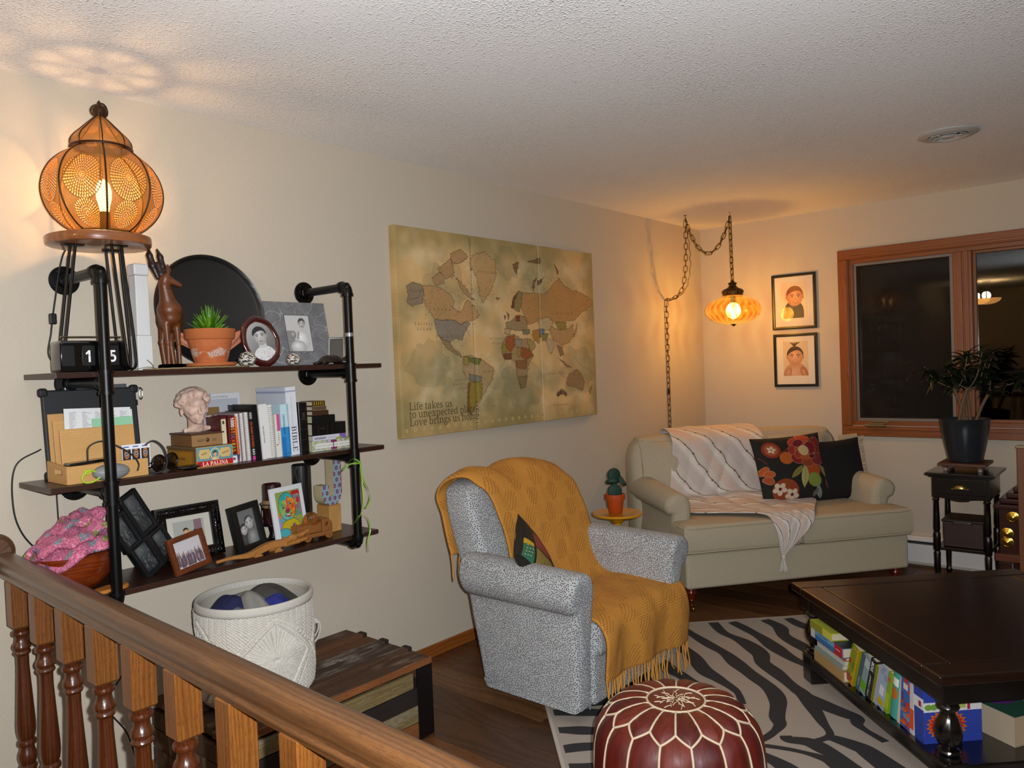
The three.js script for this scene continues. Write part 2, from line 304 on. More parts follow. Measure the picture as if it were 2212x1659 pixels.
// ---------- pipe shelf ----------
const SH = [1.465, 1.12, 0.77]; // tops of the three boards
const mScrew = mat(0x2a2a2c, 0.25, { metalness: 0.9 }), mPipe = mat(0x0d0d0e, 0.36, { metalness: 0.55 });
const mLaminate = withMap(woodTex(0x2b1710, 0x3b2218, { lines: 14, seed: 31, rep: [1.6, 0.3], pore: 0.3 }), 0.33);
{
  const s = thing('pipe_shelf', 'wall shelf of three dark brown boards held by black iron pipes and flanges', 'shelf');
  [[-4.75, -3.501, SH[0]], [-4.78, -3.505, SH[1]], [-4.81, -3.555, SH[2]]].forEach(([a, b, y]) => part('shelf_board', bb(a, b, y - 0.018, y, 0.006, 0.285, 0.002), mLaminate, s));
  const R = 0.0168, ZU = 0.302;
  for (const x of [-4.614, -3.675]) {
    const arms = [1.776, 1.43, 1.085, 0.735];
    part('upright_pipe', rod([x, arms[3], ZU], [x, arms[0], ZU], R, 20), mPipe, s);
    arms.forEach((y, i) => {
      part('arm_pipe', rod([x, y, 0.01], [x, y, ZU], R, 20), mPipe, s);
      const fl = lathe([[0, 0], [0.047, 0], [0.048, 0.002], [0.048, 0.006], [0.046, 0.008], [0.026, 0.009], [0.024, 0.012], [0.023, 0.024], [0.0205, 0.026], [0, 0.026]], 32).rotateX(PI / 2).translate(x, y, 0.0005);
      const f = part('flange', fl, mPipe, s);
      const sc4 = part('screw', [0, 1, 2, 3].map((k) => new THREE.SphereGeometry(0.0048, 10, 6).scale(1, 1, 0.6).translate(x + 0.035 * Math.cos(k * PI / 2 + 0.6), y + 0.035 * Math.sin(k * PI / 2 + 0.6), 0.009)), mScrew, f); sc4.userData.kind = 'stuff';
      const rim = (a, b) => rod(a, b, 0.0238, 22), bend = [];
      if (i === 0 || i === 3) {
        const d = i === 0 ? -1 : 1;
        bend.push(new THREE.TubeGeometry(new THREE.QuadraticBezierCurve3(V3(x, y, ZU - 0.032), V3(x, y, ZU), V3(x, y + d * 0.032, ZU)), 12, 0.0215, 18), new THREE.SphereGeometry(0.0215, 20, 14).translate(x, y + d * 0.009, ZU - 0.009), rim([x, y, ZU - 0.04], [x, y, ZU - 0.028]), rim([x, y + d * 0.028, ZU], [x, y + d * 0.04, ZU]));
        part('elbow', bend, mPipe, s);
      } else {
        bend.push(rod([x, y - 0.034, ZU], [x, y + 0.034, ZU], 0.021, 20), rim([x, y - 0.038, ZU], [x, y - 0.027, ZU]), rim([x, y + 0.027, ZU], [x, y + 0.038, ZU]), rod([x, y, ZU], [x, y, ZU - 0.03], 0.021, 18), rim([x, y, ZU - 0.026], [x, y, ZU - 0.037]));
        part('tee', bend, mPipe, s);
      }
    });
  }
  part('grey_tape_band', [rod([-3.675, 1.575, ZU], [-3.675, 1.59, ZU], R + 0.0012, 20)], mat(0x8b8b90, 0.35, { metalness: 0.4 }), s, 'silver tape band');
}

// ---------- stair railing ----------
const oakA = woodTex(0x5e3410, 0x8a5420, { lines: 22, seed: 41, rep: [0.55, 0.1], pore: 0.55 });
const mOak = phys(0xffffff, 0.38, { map: oakA, bumpMap: bumpGrain, bumpScale: 0.0003, clearcoat: 0.25, clearcoatRoughness: 0.3 });
const mOakDark = phys(0xb09080, 0.36, { map: oakA, clearcoat: 0.35, clearcoatRoughness: 0.28 });
const mRail = phys(0xffffff, 0.33, { map: woodTex(0x4c2e16, 0x6e4828, { lines: 16, seed: 44, rep: [0.7, 0.1], pore: 0.5 }), bumpMap: bumpGrain, bumpScale: 0.0004, clearcoat: 0.4, clearcoatRoughness: 0.3 });
{
  const rail = thing('stair_railing', 'polished oak stair railing with square topped turned balusters in the foreground', 'railing');
  const X = (z) => -4.834 - 0.032 * z;
  // hand grip: rounded top, waist and lower moulding
  const half = [[0, 0.034], [0.014, 0.0335], [0.023, 0.03], [0.0285, 0.022], [0.0298, 0.012], [0.0285, 0.001], [0.0235, -0.008], [0.0235, -0.012], [0.0275, -0.0155], [0.029, -0.021], [0.0275, -0.027], [0.023, -0.0335]];
  const prof = [...half.map(([a, b]) => [-a, b]).slice(1).reverse(), ...half];
  const g = new THREE.ExtrudeGeometry(shape(prof), { depth: 2.9, bevelEnabled: false, steps: 1 });
  const hg = toCreasedNormals(uvBox(g, 'z'), 0.9); hg.applyMatrix4(M4(-4.834, 0.873, 0.002, 0, 0, 0)); hg.applyMatrix4(new THREE.Matrix4().set(1, 0, -0.032, 0, 0, 1, 0, 0, 0, 0, 1, 0, 0, 0, 0, 1));
  part('handrail', hg, mRail, rail);
  part('rosette', lathe([[0, 0], [0.062, 0], [0.064, 0.004], [0.062, 0.009], [0.054, 0.013], [0.048, 0.019], [0, 0.02]], 40).rotateX(PI / 2).translate(-4.862, 0.906, 0.0006), mRail, rail, 'round wooden rosette on the wall');
  const turned = [[0.0, 0.699], [0.02, 0.699], [0.018, 0.692], [0.0245, 0.688], [0.026, 0.682], [0.0245, 0.676], [0.0185, 0.672], [0.0175, 0.666], [0.0195, 0.655], [0.0248, 0.647], [0.0262, 0.641], [0.0245, 0.634], [0.0185, 0.631], [0.0225, 0.627], [0.0245, 0.622], [0.0225, 0.617], [0.0178, 0.613], [0.0175, 0.58], [0.02, 0.53], [0.0238, 0.46], [0.0266, 0.41], [0.0268, 0.385], [0.024, 0.365], [0.02, 0.356], [0.025, 0.352], [0.0265, 0.346], [0.025, 0.339], [0.0195, 0.335], [0.021, 0.324], [0.0252, 0.314], [0.0265, 0.302], [0.0235, 0.286], [0.0195, 0.28], [0.0245, 0.276], [0.026, 0.27], [0.0245, 0.264], [0.019, 0.26], [0.019, 0.255], [0, 0.255]];
  const tg = uvBox(lathe(turned, 28, 0.5), 'y');
  const block = (y0, y1) => { const s = 0.0278, c = 0.003, o = [[-s + c, -s], [s - c, -s], [s, -s + c], [s, s - c], [s - c, s], [-s + c, s], [-s, s - c], [-s, -s + c]]; const e = new THREE.ExtrudeGeometry(shape(o), { depth: y1 - y0 - 0.012, bevelEnabled: true, bevelSize: 0.006, bevelThickness: 0.006, bevelOffset: -0.006, bevelSegments: 1 }); return e.rotateX(-PI / 2).translate(0, y0 + 0.006, 0); };
  const tops = [0, 1, 2].map((k) => toCreasedNormals(uvBox(block(0.699, 0.846), 'y', k * 0.77, k * 0.41), 0.3)), feet = toCreasedNormals(uvBox(block(0.1, 0.256), 'y'), 0.3);
  for (let i = 0; i < 12; i++) {
    const z = 0.1535 + 0.2231 * i, b = new THREE.Group(); b.name = 'baluster'; b.position.set(X(z), 0, z); rail.add(b);
    part('top_block', tops[i % 3], mOak, b); part('turned_shaft', tg, mOakDark, b); part('foot_block', feet, mOak, b);
  }
  part('shoe_rail', bb(-4.875, -4.81, 0.0, 0.1, 0.01, 2.9, 0.006, 'z').applyMatrix4(new THREE.Matrix4().set(1, 0, -0.032, 0, 0, 1, 0, 0, 0, 0, 1, 0, 0, 0, 0, 1)), mOak, rail);
}
// ---------- swivel armchair ----------
const dots = tex(1024, 1024, (c, w) => {
  c.fillStyle = '#adafb0'; c.fillRect(0, 0, w, w);
  const pts = [], cell = 18, g = new Map(), key = (a, b) => ((a + 999) % 57) * 57 + ((b + 999) % 57);
  for (let t = 0; t < 16000; t++) {
    const x = rnd() * w, y = rnd() * w, r = 11.0 + 2.4 * noise(x * 0.006, y * 0.006), cx = Math.floor(x / cell), cy = Math.floor(y / cell); let ok = true;
    for (let a = -1; a <= 1 && ok; a++) for (let b = -1; b <= 1 && ok; b++) for (const q of g.get(key(cx + a, cy + b)) ?? []) { let dx = Math.abs(q[0] - x), dy = Math.abs(q[1] - y); dx = Math.min(dx, w - dx); dy = Math.min(dy, w - dy); if (Math.hypot(dx, dy) < r) { ok = false; break; } }
    if (ok) { const k = key(cx, cy); if (!g.has(k)) g.set(k, []); g.get(k).push([x, y]); pts.push([x, y]); }
  }
  for (const [x, y] of pts) { c.fillStyle = ['#2c2d33', '#34343b', '#26272c'][Math.floor(rnd() * 3)]; for (const ox of [-w, 0, w]) for (const oy of [-w, 0, w]) { if (x + ox < -12 || x + ox > w + 12 || y + oy < -12 || y + oy > w + 12) continue; c.beginPath(); c.ellipse(x + ox, y + oy, rr(3.3, 4.3), rr(3.4, 5.0), rnd() * 3, 0, 2 * PI); c.fill(); } }
}, [0.56, 0.56]);
const mDots = withMap(dots, 0.85, { bumpMap: bumpWeave, bumpScale: 0.0002 });
const CH = V3(-2.835, 0, 0);
{
  const ch = thing('armchair', 'swivel armchair upholstered in grey fabric with tiny black dots', 'armchair', [CH.x, 0, 0]);
  // arm section seen from the front (left arm, outside to the left)
  const armShape = splineShape([[-0.395, 0.062], [-0.405, 0.2], [-0.42, 0.36], [-0.427, 0.455], [-0.447, 0.475], [-0.468, 0.505], [-0.475, 0.55], [-0.46, 0.6], [-0.425, 0.628], [-0.38, 0.634], [-0.335, 0.622], [-0.312, 0.585], [-0.302, 0.5], [-0.298, 0.3], [-0.298, 0.1], [-0.3, 0.062]], 130);
  const mk = (flip) => {
    let g = extr(armShape, 0.6, 0.03, 5); g.translate(0, 0, 0.475);
    const p = g.attributes.position;
    for (let i = 0; i < p.count; i++) { let x = p.getX(i), y = p.getY(i), z = p.getZ(i); const t = (y - 0.06) / 0.57; z += (1 - t) * (z < 0.75 ? 0.07 : -0.025) + (z > 0.75 ? 0.02 * smooth(0.3, 0.62, y) : 0); y += z > 1.0 ? -0.015 * smooth(0.5, 0.62, y) : 0; p.setXYZ(i, x * flip, y, z); }
    if (flip < 0) { for (let i = 0; i < p.count; i += 3) for (const a of Object.values(g.attributes)) { const s = a.itemSize; for (let k = 0; k < s; k++) { const q = a.array[(i + 1) * s + k]; a.array[(i + 1) * s + k] = a.array[(i + 2) * s + k]; a.array[(i + 2) * s + k] = q; } } }
    g.deleteAttribute('normal'); g = toCreasedNormals(g, 0.9); return uvBox(g, 'z');
  };
  part('arm', mk(1), mDots, ch); part('arm', mk(-1), mDots, ch);
  // back: a leaning padded slab with rounded shoulders
  const bs = splineShape([[-0.36, 0.18], [-0.372, 0.4], [-0.376, 0.7], [-0.362, 0.83], [-0.325, 0.895], [-0.2, 0.93], [0, 0.94], [0.2, 0.93], [0.325, 0.895], [0.362, 0.83], [0.376, 0.7], [0.372, 0.4], [0.36, 0.18]], 120);
  let bg = extr(bs, 0.17, 0.035, 5); const bp = bg.attributes.position;
  for (let i = 0; i < bp.count; i++) { const y = bp.getY(i), z = bp.getZ(i); bp.setZ(i, z + 0.54 - (y - 0.18) * 0.36 + 0.03 * smooth(0.1, 0.17, z) * Math.sin(clamp((y - 0.2) / 0.75) * PI) * (1 - Math.pow(bp.getX(i) / 0.38, 2))); }
  bg.deleteAttribute('normal'); part('backrest', uvBox(toCreasedNormals(bg, 0.8), 'y'), mDots, ch);
  part('seat_cushion', bx(0.6, 0.16, 0.5, 0, 0.325, 0.83, 0.05), mDots, ch);
  part('front_panel', bx(0.6, 0.24, 0.06, 0, 0.185, 1.03, 0.02), mDots, ch);
  part('side_frame', [bx(0.62, 0.18, 0.42, 0, 0.16, 0.77, 0.02)], mDots, ch);
  part('swivel_base', [lathe([[0, 0.0], [0.27, 0.0], [0.28, 0.008], [0.278, 0.03], [0.25, 0.036], [0.07, 0.05], [0.05, 0.1], [0, 0.1]], 48).translate(0, 0.0005, 0.78)], mat(0x0c0b0b, 0.4), ch, 'round black swivel base');
}
// mustard throw over the chair
const knitGeo = (c, w, h) => {
  c.fillStyle = '#c98a34'; c.fillRect(0, 0, w, h);
  for (let y = 0; y < h; y += 6) { c.fillStyle = y % 12 ? 'rgba(150,92,26,.35)' : 'rgba(232,176,92,.35)'; c.fillRect(0, y, w, 2.4); }
  for (let x = 0; x < w; x += 7) { c.fillStyle = 'rgba(120,70,16,.16)'; c.fillRect(x, 0, 2, h); }
};
const diamond = (x, y, w, h) => { // eyelet rows on nested diamonds
  const px = 8, n = Math.round(w / px), i = Math.floor(x / px), j = Math.floor(y / px), a = Math.abs(((i + 0.5) % 32) - 16), b = Math.abs(((j + 0.5) % 32) - 16), d = Math.round(a + b);
  return (d === 14 || d === 10 || d === 6 || d === 18 || d === 22) && (i + j) % 2 === 0 ? 1 : 0;
};
const mustardMap = tex(1024, 1024, (c, w, h) => { knitGeo(c, w, h); c.fillStyle = '#7d4c12'; for (let y = 0; y < h; y += 8) for (let x = 0; x < w; x += 8) if (diamond(x, y, w, h)) { c.beginPath(); c.ellipse(x + 4, y + 4, 3.4, 2.6, 0, 0, 2 * PI); c.fill(); } }, [0.72, 0.72]);
const mustardBump = tex(1024, 1024, (c, w, h) => { c.fillStyle = '#999'; c.fillRect(0, 0, w, h); for (let y = 0; y < h; y += 6) { c.fillStyle = '#ccc'; c.fillRect(0, y, w, 3); } c.fillStyle = '#222'; for (let y = 0; y < h; y += 8) for (let x = 0; x < w; x += 8) if (diamond(x, y, w, h)) { c.beginPath(); c.ellipse(x + 4, y + 4, 3.4, 2.8, 0, 0, 2 * PI); c.fill(); } }, [0.72, 0.72], false);
const mMustard = withMap(mustardMap, 0.92, { bumpMap: mustardBump, bumpScale: 0.0025 });
const mMustardPlain = mat(0xc58a3c, 0.9);
{
  const t = thing('throw_blanket', 'mustard knitted throw with fringe draped over the dotted armchair', 'blanket', [CH.x, 0, 0]);
  const backZ = (y) => 0.54 - (y - 0.18) * 0.36; // rear face of the backrest
  const path = curve([[0, 0.6, backZ(0.6) - 0.02], [0, 0.75, backZ(0.75) - 0.02], [0, 0.9, backZ(0.9) - 0.012], [0, 0.958, backZ(0.95) + 0.05], [0, 0.955, backZ(0.95) + 0.14], [0, 0.9, backZ(0.9) + 0.2], [0, 0.75, backZ(0.75) + 0.225], [0, 0.6, backZ(0.6) + 0.22], [0, 0.48, backZ(0.5) + 0.235], [0, 0.425, 0.72], [0, 0.42, 0.85], [0, 0.418, 1.0], [0, 0.405, 1.075], [0, 0.36, 1.105], [0, 0.27, 1.112], [0, 0.18, 1.108]]);
  const L = path.getLength();
  const edge = (v) => { // left and right border of the cloth along its length
    const K = [[0, -0.385, 0.1], [0.2, -0.37, 0.24], [0.3, -0.3, 0.325], [0.36, -0.272, 0.345], [0.5, -0.262, 0.36], [0.62, -0.285, 0.33], [0.72, -0.3, 0.31], [0.86, -0.295, 0.385], [0.93, -0.3, 0.39], [1, -0.3, 0.372]];
    for (let i = 1; i < K.length; i++) if (v <= K[i][0]) { const s = smooth(K[i - 1][0], K[i][0], v); return [lerp(K[i - 1][1], K[i][1], s), lerp(K[i - 1][2], K[i][2], s)]; }
    return [-0.288, 0.385];
  };
  const P = (u, v) => {
    const c = path.getPointAt(v), [a, b] = edge(v), x = lerp(a, b, u), onTop = smooth(0.12, 0.22, v) * (1 - smooth(0.3, 0.4, v)), d = Math.min(u, 1 - u);
    const shoulder = Math.pow(Math.abs(x) / 0.38, 4) * 0.06 * smooth(0.1, 0.2, v) * (1 - smooth(0.32, 0.4, v));
    const w = 0.012 * noise(u * 4.5, v * 6) + 0.006 * noise(u * 11, v * 9, 4);
    const hangs = smooth(0.86, 0.93, v), lift = v > 0.6 && v < 0.9 ? 0.05 * smooth(0.285, 0.38, x) : 0;
    return V3(x + 0.01 * noise(v * 7, u * 2, 8), c.y - shoulder + w * 0.5 * (1 - hangs) + onTop * (0.02 * noise(u * 5, 2) + 0.012 * Math.sin(u * 11)) + (hangs ? -0.035 * u * hangs + 0.04 * (1 - u) * 0 : 0), c.z + Math.abs(w) * 0.9 + hangs * 0.012 * Math.sin(u * 15 + 1) + lift * 0);
  };
  part('knitted_cloth', sheet(56, 130, P, 0.009, [0.72, L]), mMustard, t);
  // each tassel strand at the two hems
  const strand = new Array(4).fill(0).map((_, k) => { const l = [0.115, 0.13, 0.1, 0.12][k]; return tube([[0, 0, 0], [rr(-0.006, 0.006), -l * 0.4, rr(-0.004, 0.006)], [rr(-0.01, 0.01), -l * 0.75, rr(-0.004, 0.006)], [rr(-0.014, 0.014), -l, rr(-0.003, 0.008)]], 0.0036, 12, 6); });
  for (let i = 0; i < 40; i++) {
    const u = i < 20 ? i / 36 : 0.55 + (i - 20) / 44, q = P(Math.min(u, 1), 1); if (i >= 20 && i % 3 === 1) continue;
    const s = part('fringe', strand[i % 4], mMustardPlain, t); s.position.set(q.x, q.y + 0.004, q.z + 0.002); s.rotation.z = rr(-0.12, 0.12);
  }
  for (let i = 0; i < 8; i++) { const q = P(i / 9, 0), s = part('fringe', strand[i % 4], mMustardPlain, t); s.position.copy(q); }
}
{ // patchwork pillow tucked behind the left arm
  const patch = tex(512, 512, (c, w) => {
    c.fillStyle = '#14120d'; c.fillRect(0, 0, w, w);
    const poly = (col, ps) => { c.fillStyle = col; c.beginPath(); ps.forEach(([x, y], i) => (i ? c.lineTo(x * w, y * w) : c.moveTo(x * w, y * w))); c.fill(); };
    poly('#8d7a35', [[0.05, 0.28], [0.4, 0.2], [0.5, 0.62], [0.16, 0.72]]); poly('#8a3c2c', [[0.42, 0.2], [0.7, 0.14], [0.8, 0.5], [0.52, 0.5]]); poly('#2f6f52', [[0.06, 0.04], [0.34, 0.03], [0.36, 0.17], [0.08, 0.24]]);
    poly('#c9a21e', [[0.34, 0.03], [0.46, 0.03], [0.44, 0.16], [0.37, 0.17]]); poly('#0d0c0b', [[0.5, 0.52], [0.8, 0.52], [0.86, 0.95], [0.52, 0.95]]); poly('#3a3015', [[0.82, 0.1], [0.96, 0.1], [0.96, 0.95], [0.88, 0.95]]); poly('#7b6b2a', [[0.16, 0.76], [0.48, 0.66], [0.5, 0.95], [0.14, 0.95]]);
    c.strokeStyle = '#2c2613'; c.lineWidth = 4; for (const [x, y, r] of [[0.3, 0.45, 0.05], [0.36, 0.58, 0.035], [0.22, 0.38, 0.03]]) { c.beginPath(); c.arc(x * w, y * w, r * w, 0, 5); c.stroke(); }
    c.strokeStyle = '#d5c23a'; c.lineWidth = 3; for (let k = 0; k < 7; k++) { c.beginPath(); c.moveTo((0.84 + k * 0.016) * w, 0.15 * w); c.lineTo((0.86 + k * 0.016) * w, 0.9 * w); c.stroke(); }
    c.fillStyle = '#e9e2c0'; for (let k = 0; k < 10; k++) { c.beginPath(); c.ellipse((0.12 + k * 0.024) * w, (0.08 + (k % 3) * 0.04) * w, 7, 3, k, 0, 7); c.fill(); }
    c.strokeStyle = '#1c1810'; c.lineWidth = 7; c.strokeRect(4, 4, w - 8, w - 8);
  });
  const p = thing('pillow', 'small patchwork pillow of dark velvet, gold and red scraps on the mustard throw', 'pillow', [-3.075, 0.57, 0.735], 0);
  part('cover', cushion(0.37, 0.35, 0.13, { pinch: 0.08 }), withMap(patch, 0.75), p);
  p.rotation.set(-0.42, 0.55, 0.3, 'YXZ');
}
// ---------- loveseat across the corner ----------
const linen = field(512, 512, (x, y, u, v) => { const k = 0.5 + 0.5 * noise(u * 160, v * 22, 1) * 1 + 0.4 * noise(u * 24, v * 180, 5); return mixc([168, 156, 132], [186, 175, 150], clamp(k)); }, [0.3, 0.3]);
const mLinen = withMap(linen, 0.9, { bumpMap: bumpWeave, bumpScale: 0.0002 });
const SOFA = V3(-1.213, 0, 1.178), SA = -38 * PI / 180;
{
  const s = thing('loveseat', 'cream linen loveseat with rolled arms and turned brass castered legs across the corner', 'sofa', [SOFA.x, 0, SOFA.z], SA);
  part('base', bb(-0.705, 0.705, 0.14, 0.338, -0.84, 0, 0.018), mLinen, s);
  for (const f of [-1, 1]) {
    const o = splineLess([[-0.722, 0.022], [-0.004, 0.022], [-0.004, -0.64], [-0.59, -0.64], [-0.59, -0.165], [-0.722, -0.165]].map(([x, z]) => [x * -f, -z]));
    let g = extr(o, 0.165, 0.035, 4).rotateX(-PI / 2).translate(0, 0.338, 0); const p = g.attributes.position;
    for (let i = 0; i < p.count; i++) { const x = Math.abs(p.getX(i)), y = p.getY(i), z = p.getZ(i); if (y > 0.45) p.setY(i, y + 0.012 * Math.sin(clamp(x / 0.72) * PI) * Math.sin(clamp((z + 0.6) / 0.62) * PI)); }
    g.deleteAttribute('normal'); const seat = part('seat_cushion', uvBox(toCreasedNormals(g, 0.8)), mLinen, s);
    const pip = (y) => tube([[-0.69, y, -0.13], [-0.715, y, -0.1], [-0.718, y, -0.01], [-0.7, y, 0.016], [-0.5, y, 0.021], [-0.2, y, 0.021], [-0.03, y, 0.018], [-0.008, y, 0.0]].map(([x, yy, z]) => [x * -f, yy, z]), 0.0042, 60, 6);
    part('piping', pip(0.487), mLinen, seat); part('piping', pip(0.352), mLinen, seat);
  }
  const armS = splineShape([[-0.59, 0.34], [-0.588, 0.5], [-0.592, 0.6], [-0.612, 0.655], [-0.655, 0.682], [-0.705, 0.675], [-0.745, 0.64], [-0.752, 0.59], [-0.735, 0.55], [-0.71, 0.53], [-0.706, 0.45], [-0.706, 0.335]], 120);
  for (const f of [1, -1]) {
    let g = extr(armS, 0.66, 0.04, 5).translate(0, 0, -0.82); const p = g.attributes.position;
    for (let i = 0; i < p.count; i++) { const y = p.getY(i), z = p.getZ(i), k = smooth(0.45, 0.68, y); p.setXYZ(i, p.getX(i) * f, y - 0.028 * k * smooth(-0.42, -0.16, z) + 0.012 * k * smooth(-0.5, -0.8, z), z + 0.02 * k); }
    if (f < 0) flip(g); g.deleteAttribute('normal'); part('arm', uvBox(toCreasedNormals(g, 0.9), 'z'), mLinen, s);
  }
  const backS = splineShape([[-0.735, 0.14], [-0.74, 0.4], [-0.745, 0.7], [-0.735, 0.83], [-0.69, 0.905], [-0.6, 0.935], [0, 0.945], [0.6, 0.935], [0.69, 0.905], [0.735, 0.83], [0.745, 0.7], [0.74, 0.4], [0.735, 0.14]], 160);
  let g = extr(backS, 0.2, 0.07, 6).translate(0, 0, -0.9); const p = g.attributes.position, btn = [-0.45, -0.29, -0.13, 0.03, 0.19, 0.35, 0.51];
  for (let i = 0; i < p.count; i++) { const x = p.getX(i), y = p.getY(i), z = p.getZ(i); p.setZ(i, z + 0.05 * (1 - smooth(0.45, 0.95, y)) * smooth(-0.9, -0.7, z)); }
  g.deleteAttribute('normal'); part('backrest', uvBox(toCreasedNormals(g, 0.9)), mLinen, s);
  const padF = (u, v) => { const x = lerp(-0.69, 0.69, u), y = lerp(0.5, 0.9, v); let d = 0; for (const q of btn) { d += Math.exp(-(((x - q) ** 2) + ((y - 0.845) ** 2)) / 0.0009) * 0.028; d += Math.exp(-((x - q) ** 2) / 0.00012) * 0.006 * (y < 0.845 ? 1 : 0.3); } return V3(x, y, -0.665 + 0.055 * Math.sin(clamp((y - 0.45) / 0.47) * PI) - d - 0.03 * smooth(0.86, 0.9, y) + 0.03 * (1 - v) - 0.075 * smooth(0.5, 0.69, Math.abs(x))); };
  part('tufted_back', sheet(120, 40, padF, 0.03, [1.2, 0.4]), mLinen, s);
  for (const q of btn) part('button', new THREE.SphereGeometry(0.011, 12, 8).scale(1, 1, 0.5).translate(q, 0.845, -0.635), mLinen, s);
  const mahog = phys(0x5d160a, 0.25, { clearcoat: 0.5 }), brass = mat(0xb08d3e, 0.28, { metalness: 1 });
  for (const x of [-0.655, 0.655]) {
    const leg = part('leg', lathe([[0, 0.14], [0.03, 0.14], [0.031, 0.128], [0.026, 0.122], [0.03, 0.114], [0.031, 0.106], [0.022, 0.1], [0.021, 0.08], [0.018, 0.072], [0, 0.072]], 24).translate(x, 0, -0.06), mahog, s, 'turned red brown leg');
    part('caster', [lathe([[0, 0.074], [0.018, 0.074], [0.019, 0.066], [0.014, 0.06], [0.008, 0.04], [0, 0.04]], 20).translate(x, 0, -0.06), bx(0.022, 0.004, 0.016, x, 0.038, -0.056, 0.001), bx(0.002, 0.034, 0.012, x - 0.011, 0.022, -0.05), bx(0.002, 0.034, 0.012, x + 0.011, 0.022, -0.05), new THREE.TorusGeometry(0.0105, 0.006, 10, 20).rotateY(PI / 2).translate(x, 0.0168, -0.05), rod([x - 0.012, 0.0168, -0.05], [x + 0.012, 0.0168, -0.05], 0.006, 12)], brass, leg);
  }
  for (const x of [-0.655, 0.655]) part('leg', bb(x - 0.022, x + 0.022, 0.0005, 0.14, -0.82, -0.776, 0.004), mahog, s);
}
function splineLess(pts) { return shape(pts); }
function flip(g) { const n = g.attributes.position.count; for (let i = 0; i < n; i += 3) for (const a of Object.values(g.attributes)) for (let k = 0, s = a.itemSize; k < s; k++) { const q = a.array[(i + 1) * s + k]; a.array[(i + 1) * s + k] = a.array[(i + 2) * s + k]; a.array[(i + 2) * s + k] = q; } return g; }
const bobbles = (c, w, h, bump) => {
  const n = 14; for (let k = -3; k < n * 3; k++) {
    const x0 = k * w / 3.4; const seg = [];
    for (let t = 0; t <= 1; t += 0.004) seg.push([x0 - t * w * 2.7 + 5 * Math.sin(t * 130 + k), t * h + 4 * Math.sin(t * 90 + k * 2)]);
    c.strokeStyle = bump ? '#fff' : '#6f5c46'; c.lineWidth = bump ? 8 : 5; c.beginPath(); seg.forEach(([x, y], i) => (i ? c.lineTo(x, y) : c.moveTo(x, y))); c.stroke();
    c.fillStyle = bump ? '#fff' : '#5d4a35'; seg.forEach(([x, y], i) => { if (i % 7 === 3) { c.beginPath(); c.arc(x + rr(-3, 3), y + rr(-3, 3), rr(4, 8), 0, 7); c.fill(); } });
  }
};
const throwMap = tex(768, 2048, (c, w, h) => {
  c.fillStyle = '#cfc6bd'; c.fillRect(0, 0, w, h);
  for (let k = -3; k < 30; k++) { const x0 = k * w / 3.4; c.fillStyle = k % 2 ? 'rgba(214,182,166,.55)' : 'rgba(196,186,182,.7)'; c.beginPath(); c.moveTo(x0 + 60, 0); c.lineTo(x0 + 60 - w * 2.7, h); c.lineTo(x0 + 150 - w * 2.7, h); c.lineTo(x0 + 150, 0); c.fill(); c.fillStyle = 'rgba(226,222,216,.7)'; c.beginPath(); c.moveTo(x0 + 170, 0); c.lineTo(x0 + 170 - w * 2.7, h); c.lineTo(x0 + 215 - w * 2.7, h); c.lineTo(x0 + 215, 0); c.fill(); }
  for (let i = 0; i < 9000; i++) { c.fillStyle = rnd() > 0.5 ? 'rgba(255,250,244,.16)' : 'rgba(120,100,86,.12)'; c.fillRect(rnd() * w, rnd() * h, rr(3, 16), 2); }
  bobbles(c, w, h, false);
});
const throwBump = tex(512, 1024, (c, w, h) => { c.fillStyle = '#555'; c.fillRect(0, 0, w, h); for (let i = 0; i < 14000; i++) { c.fillStyle = rnd() > 0.5 ? '#6a6a6a' : '#474747'; c.fillRect(rnd() * w, rnd() * h, rr(2, 9), 2); } c.save(); c.scale(w / 768, h / 2048); bobbles(c, 768, 2048, true); c.restore(); }, null, false);
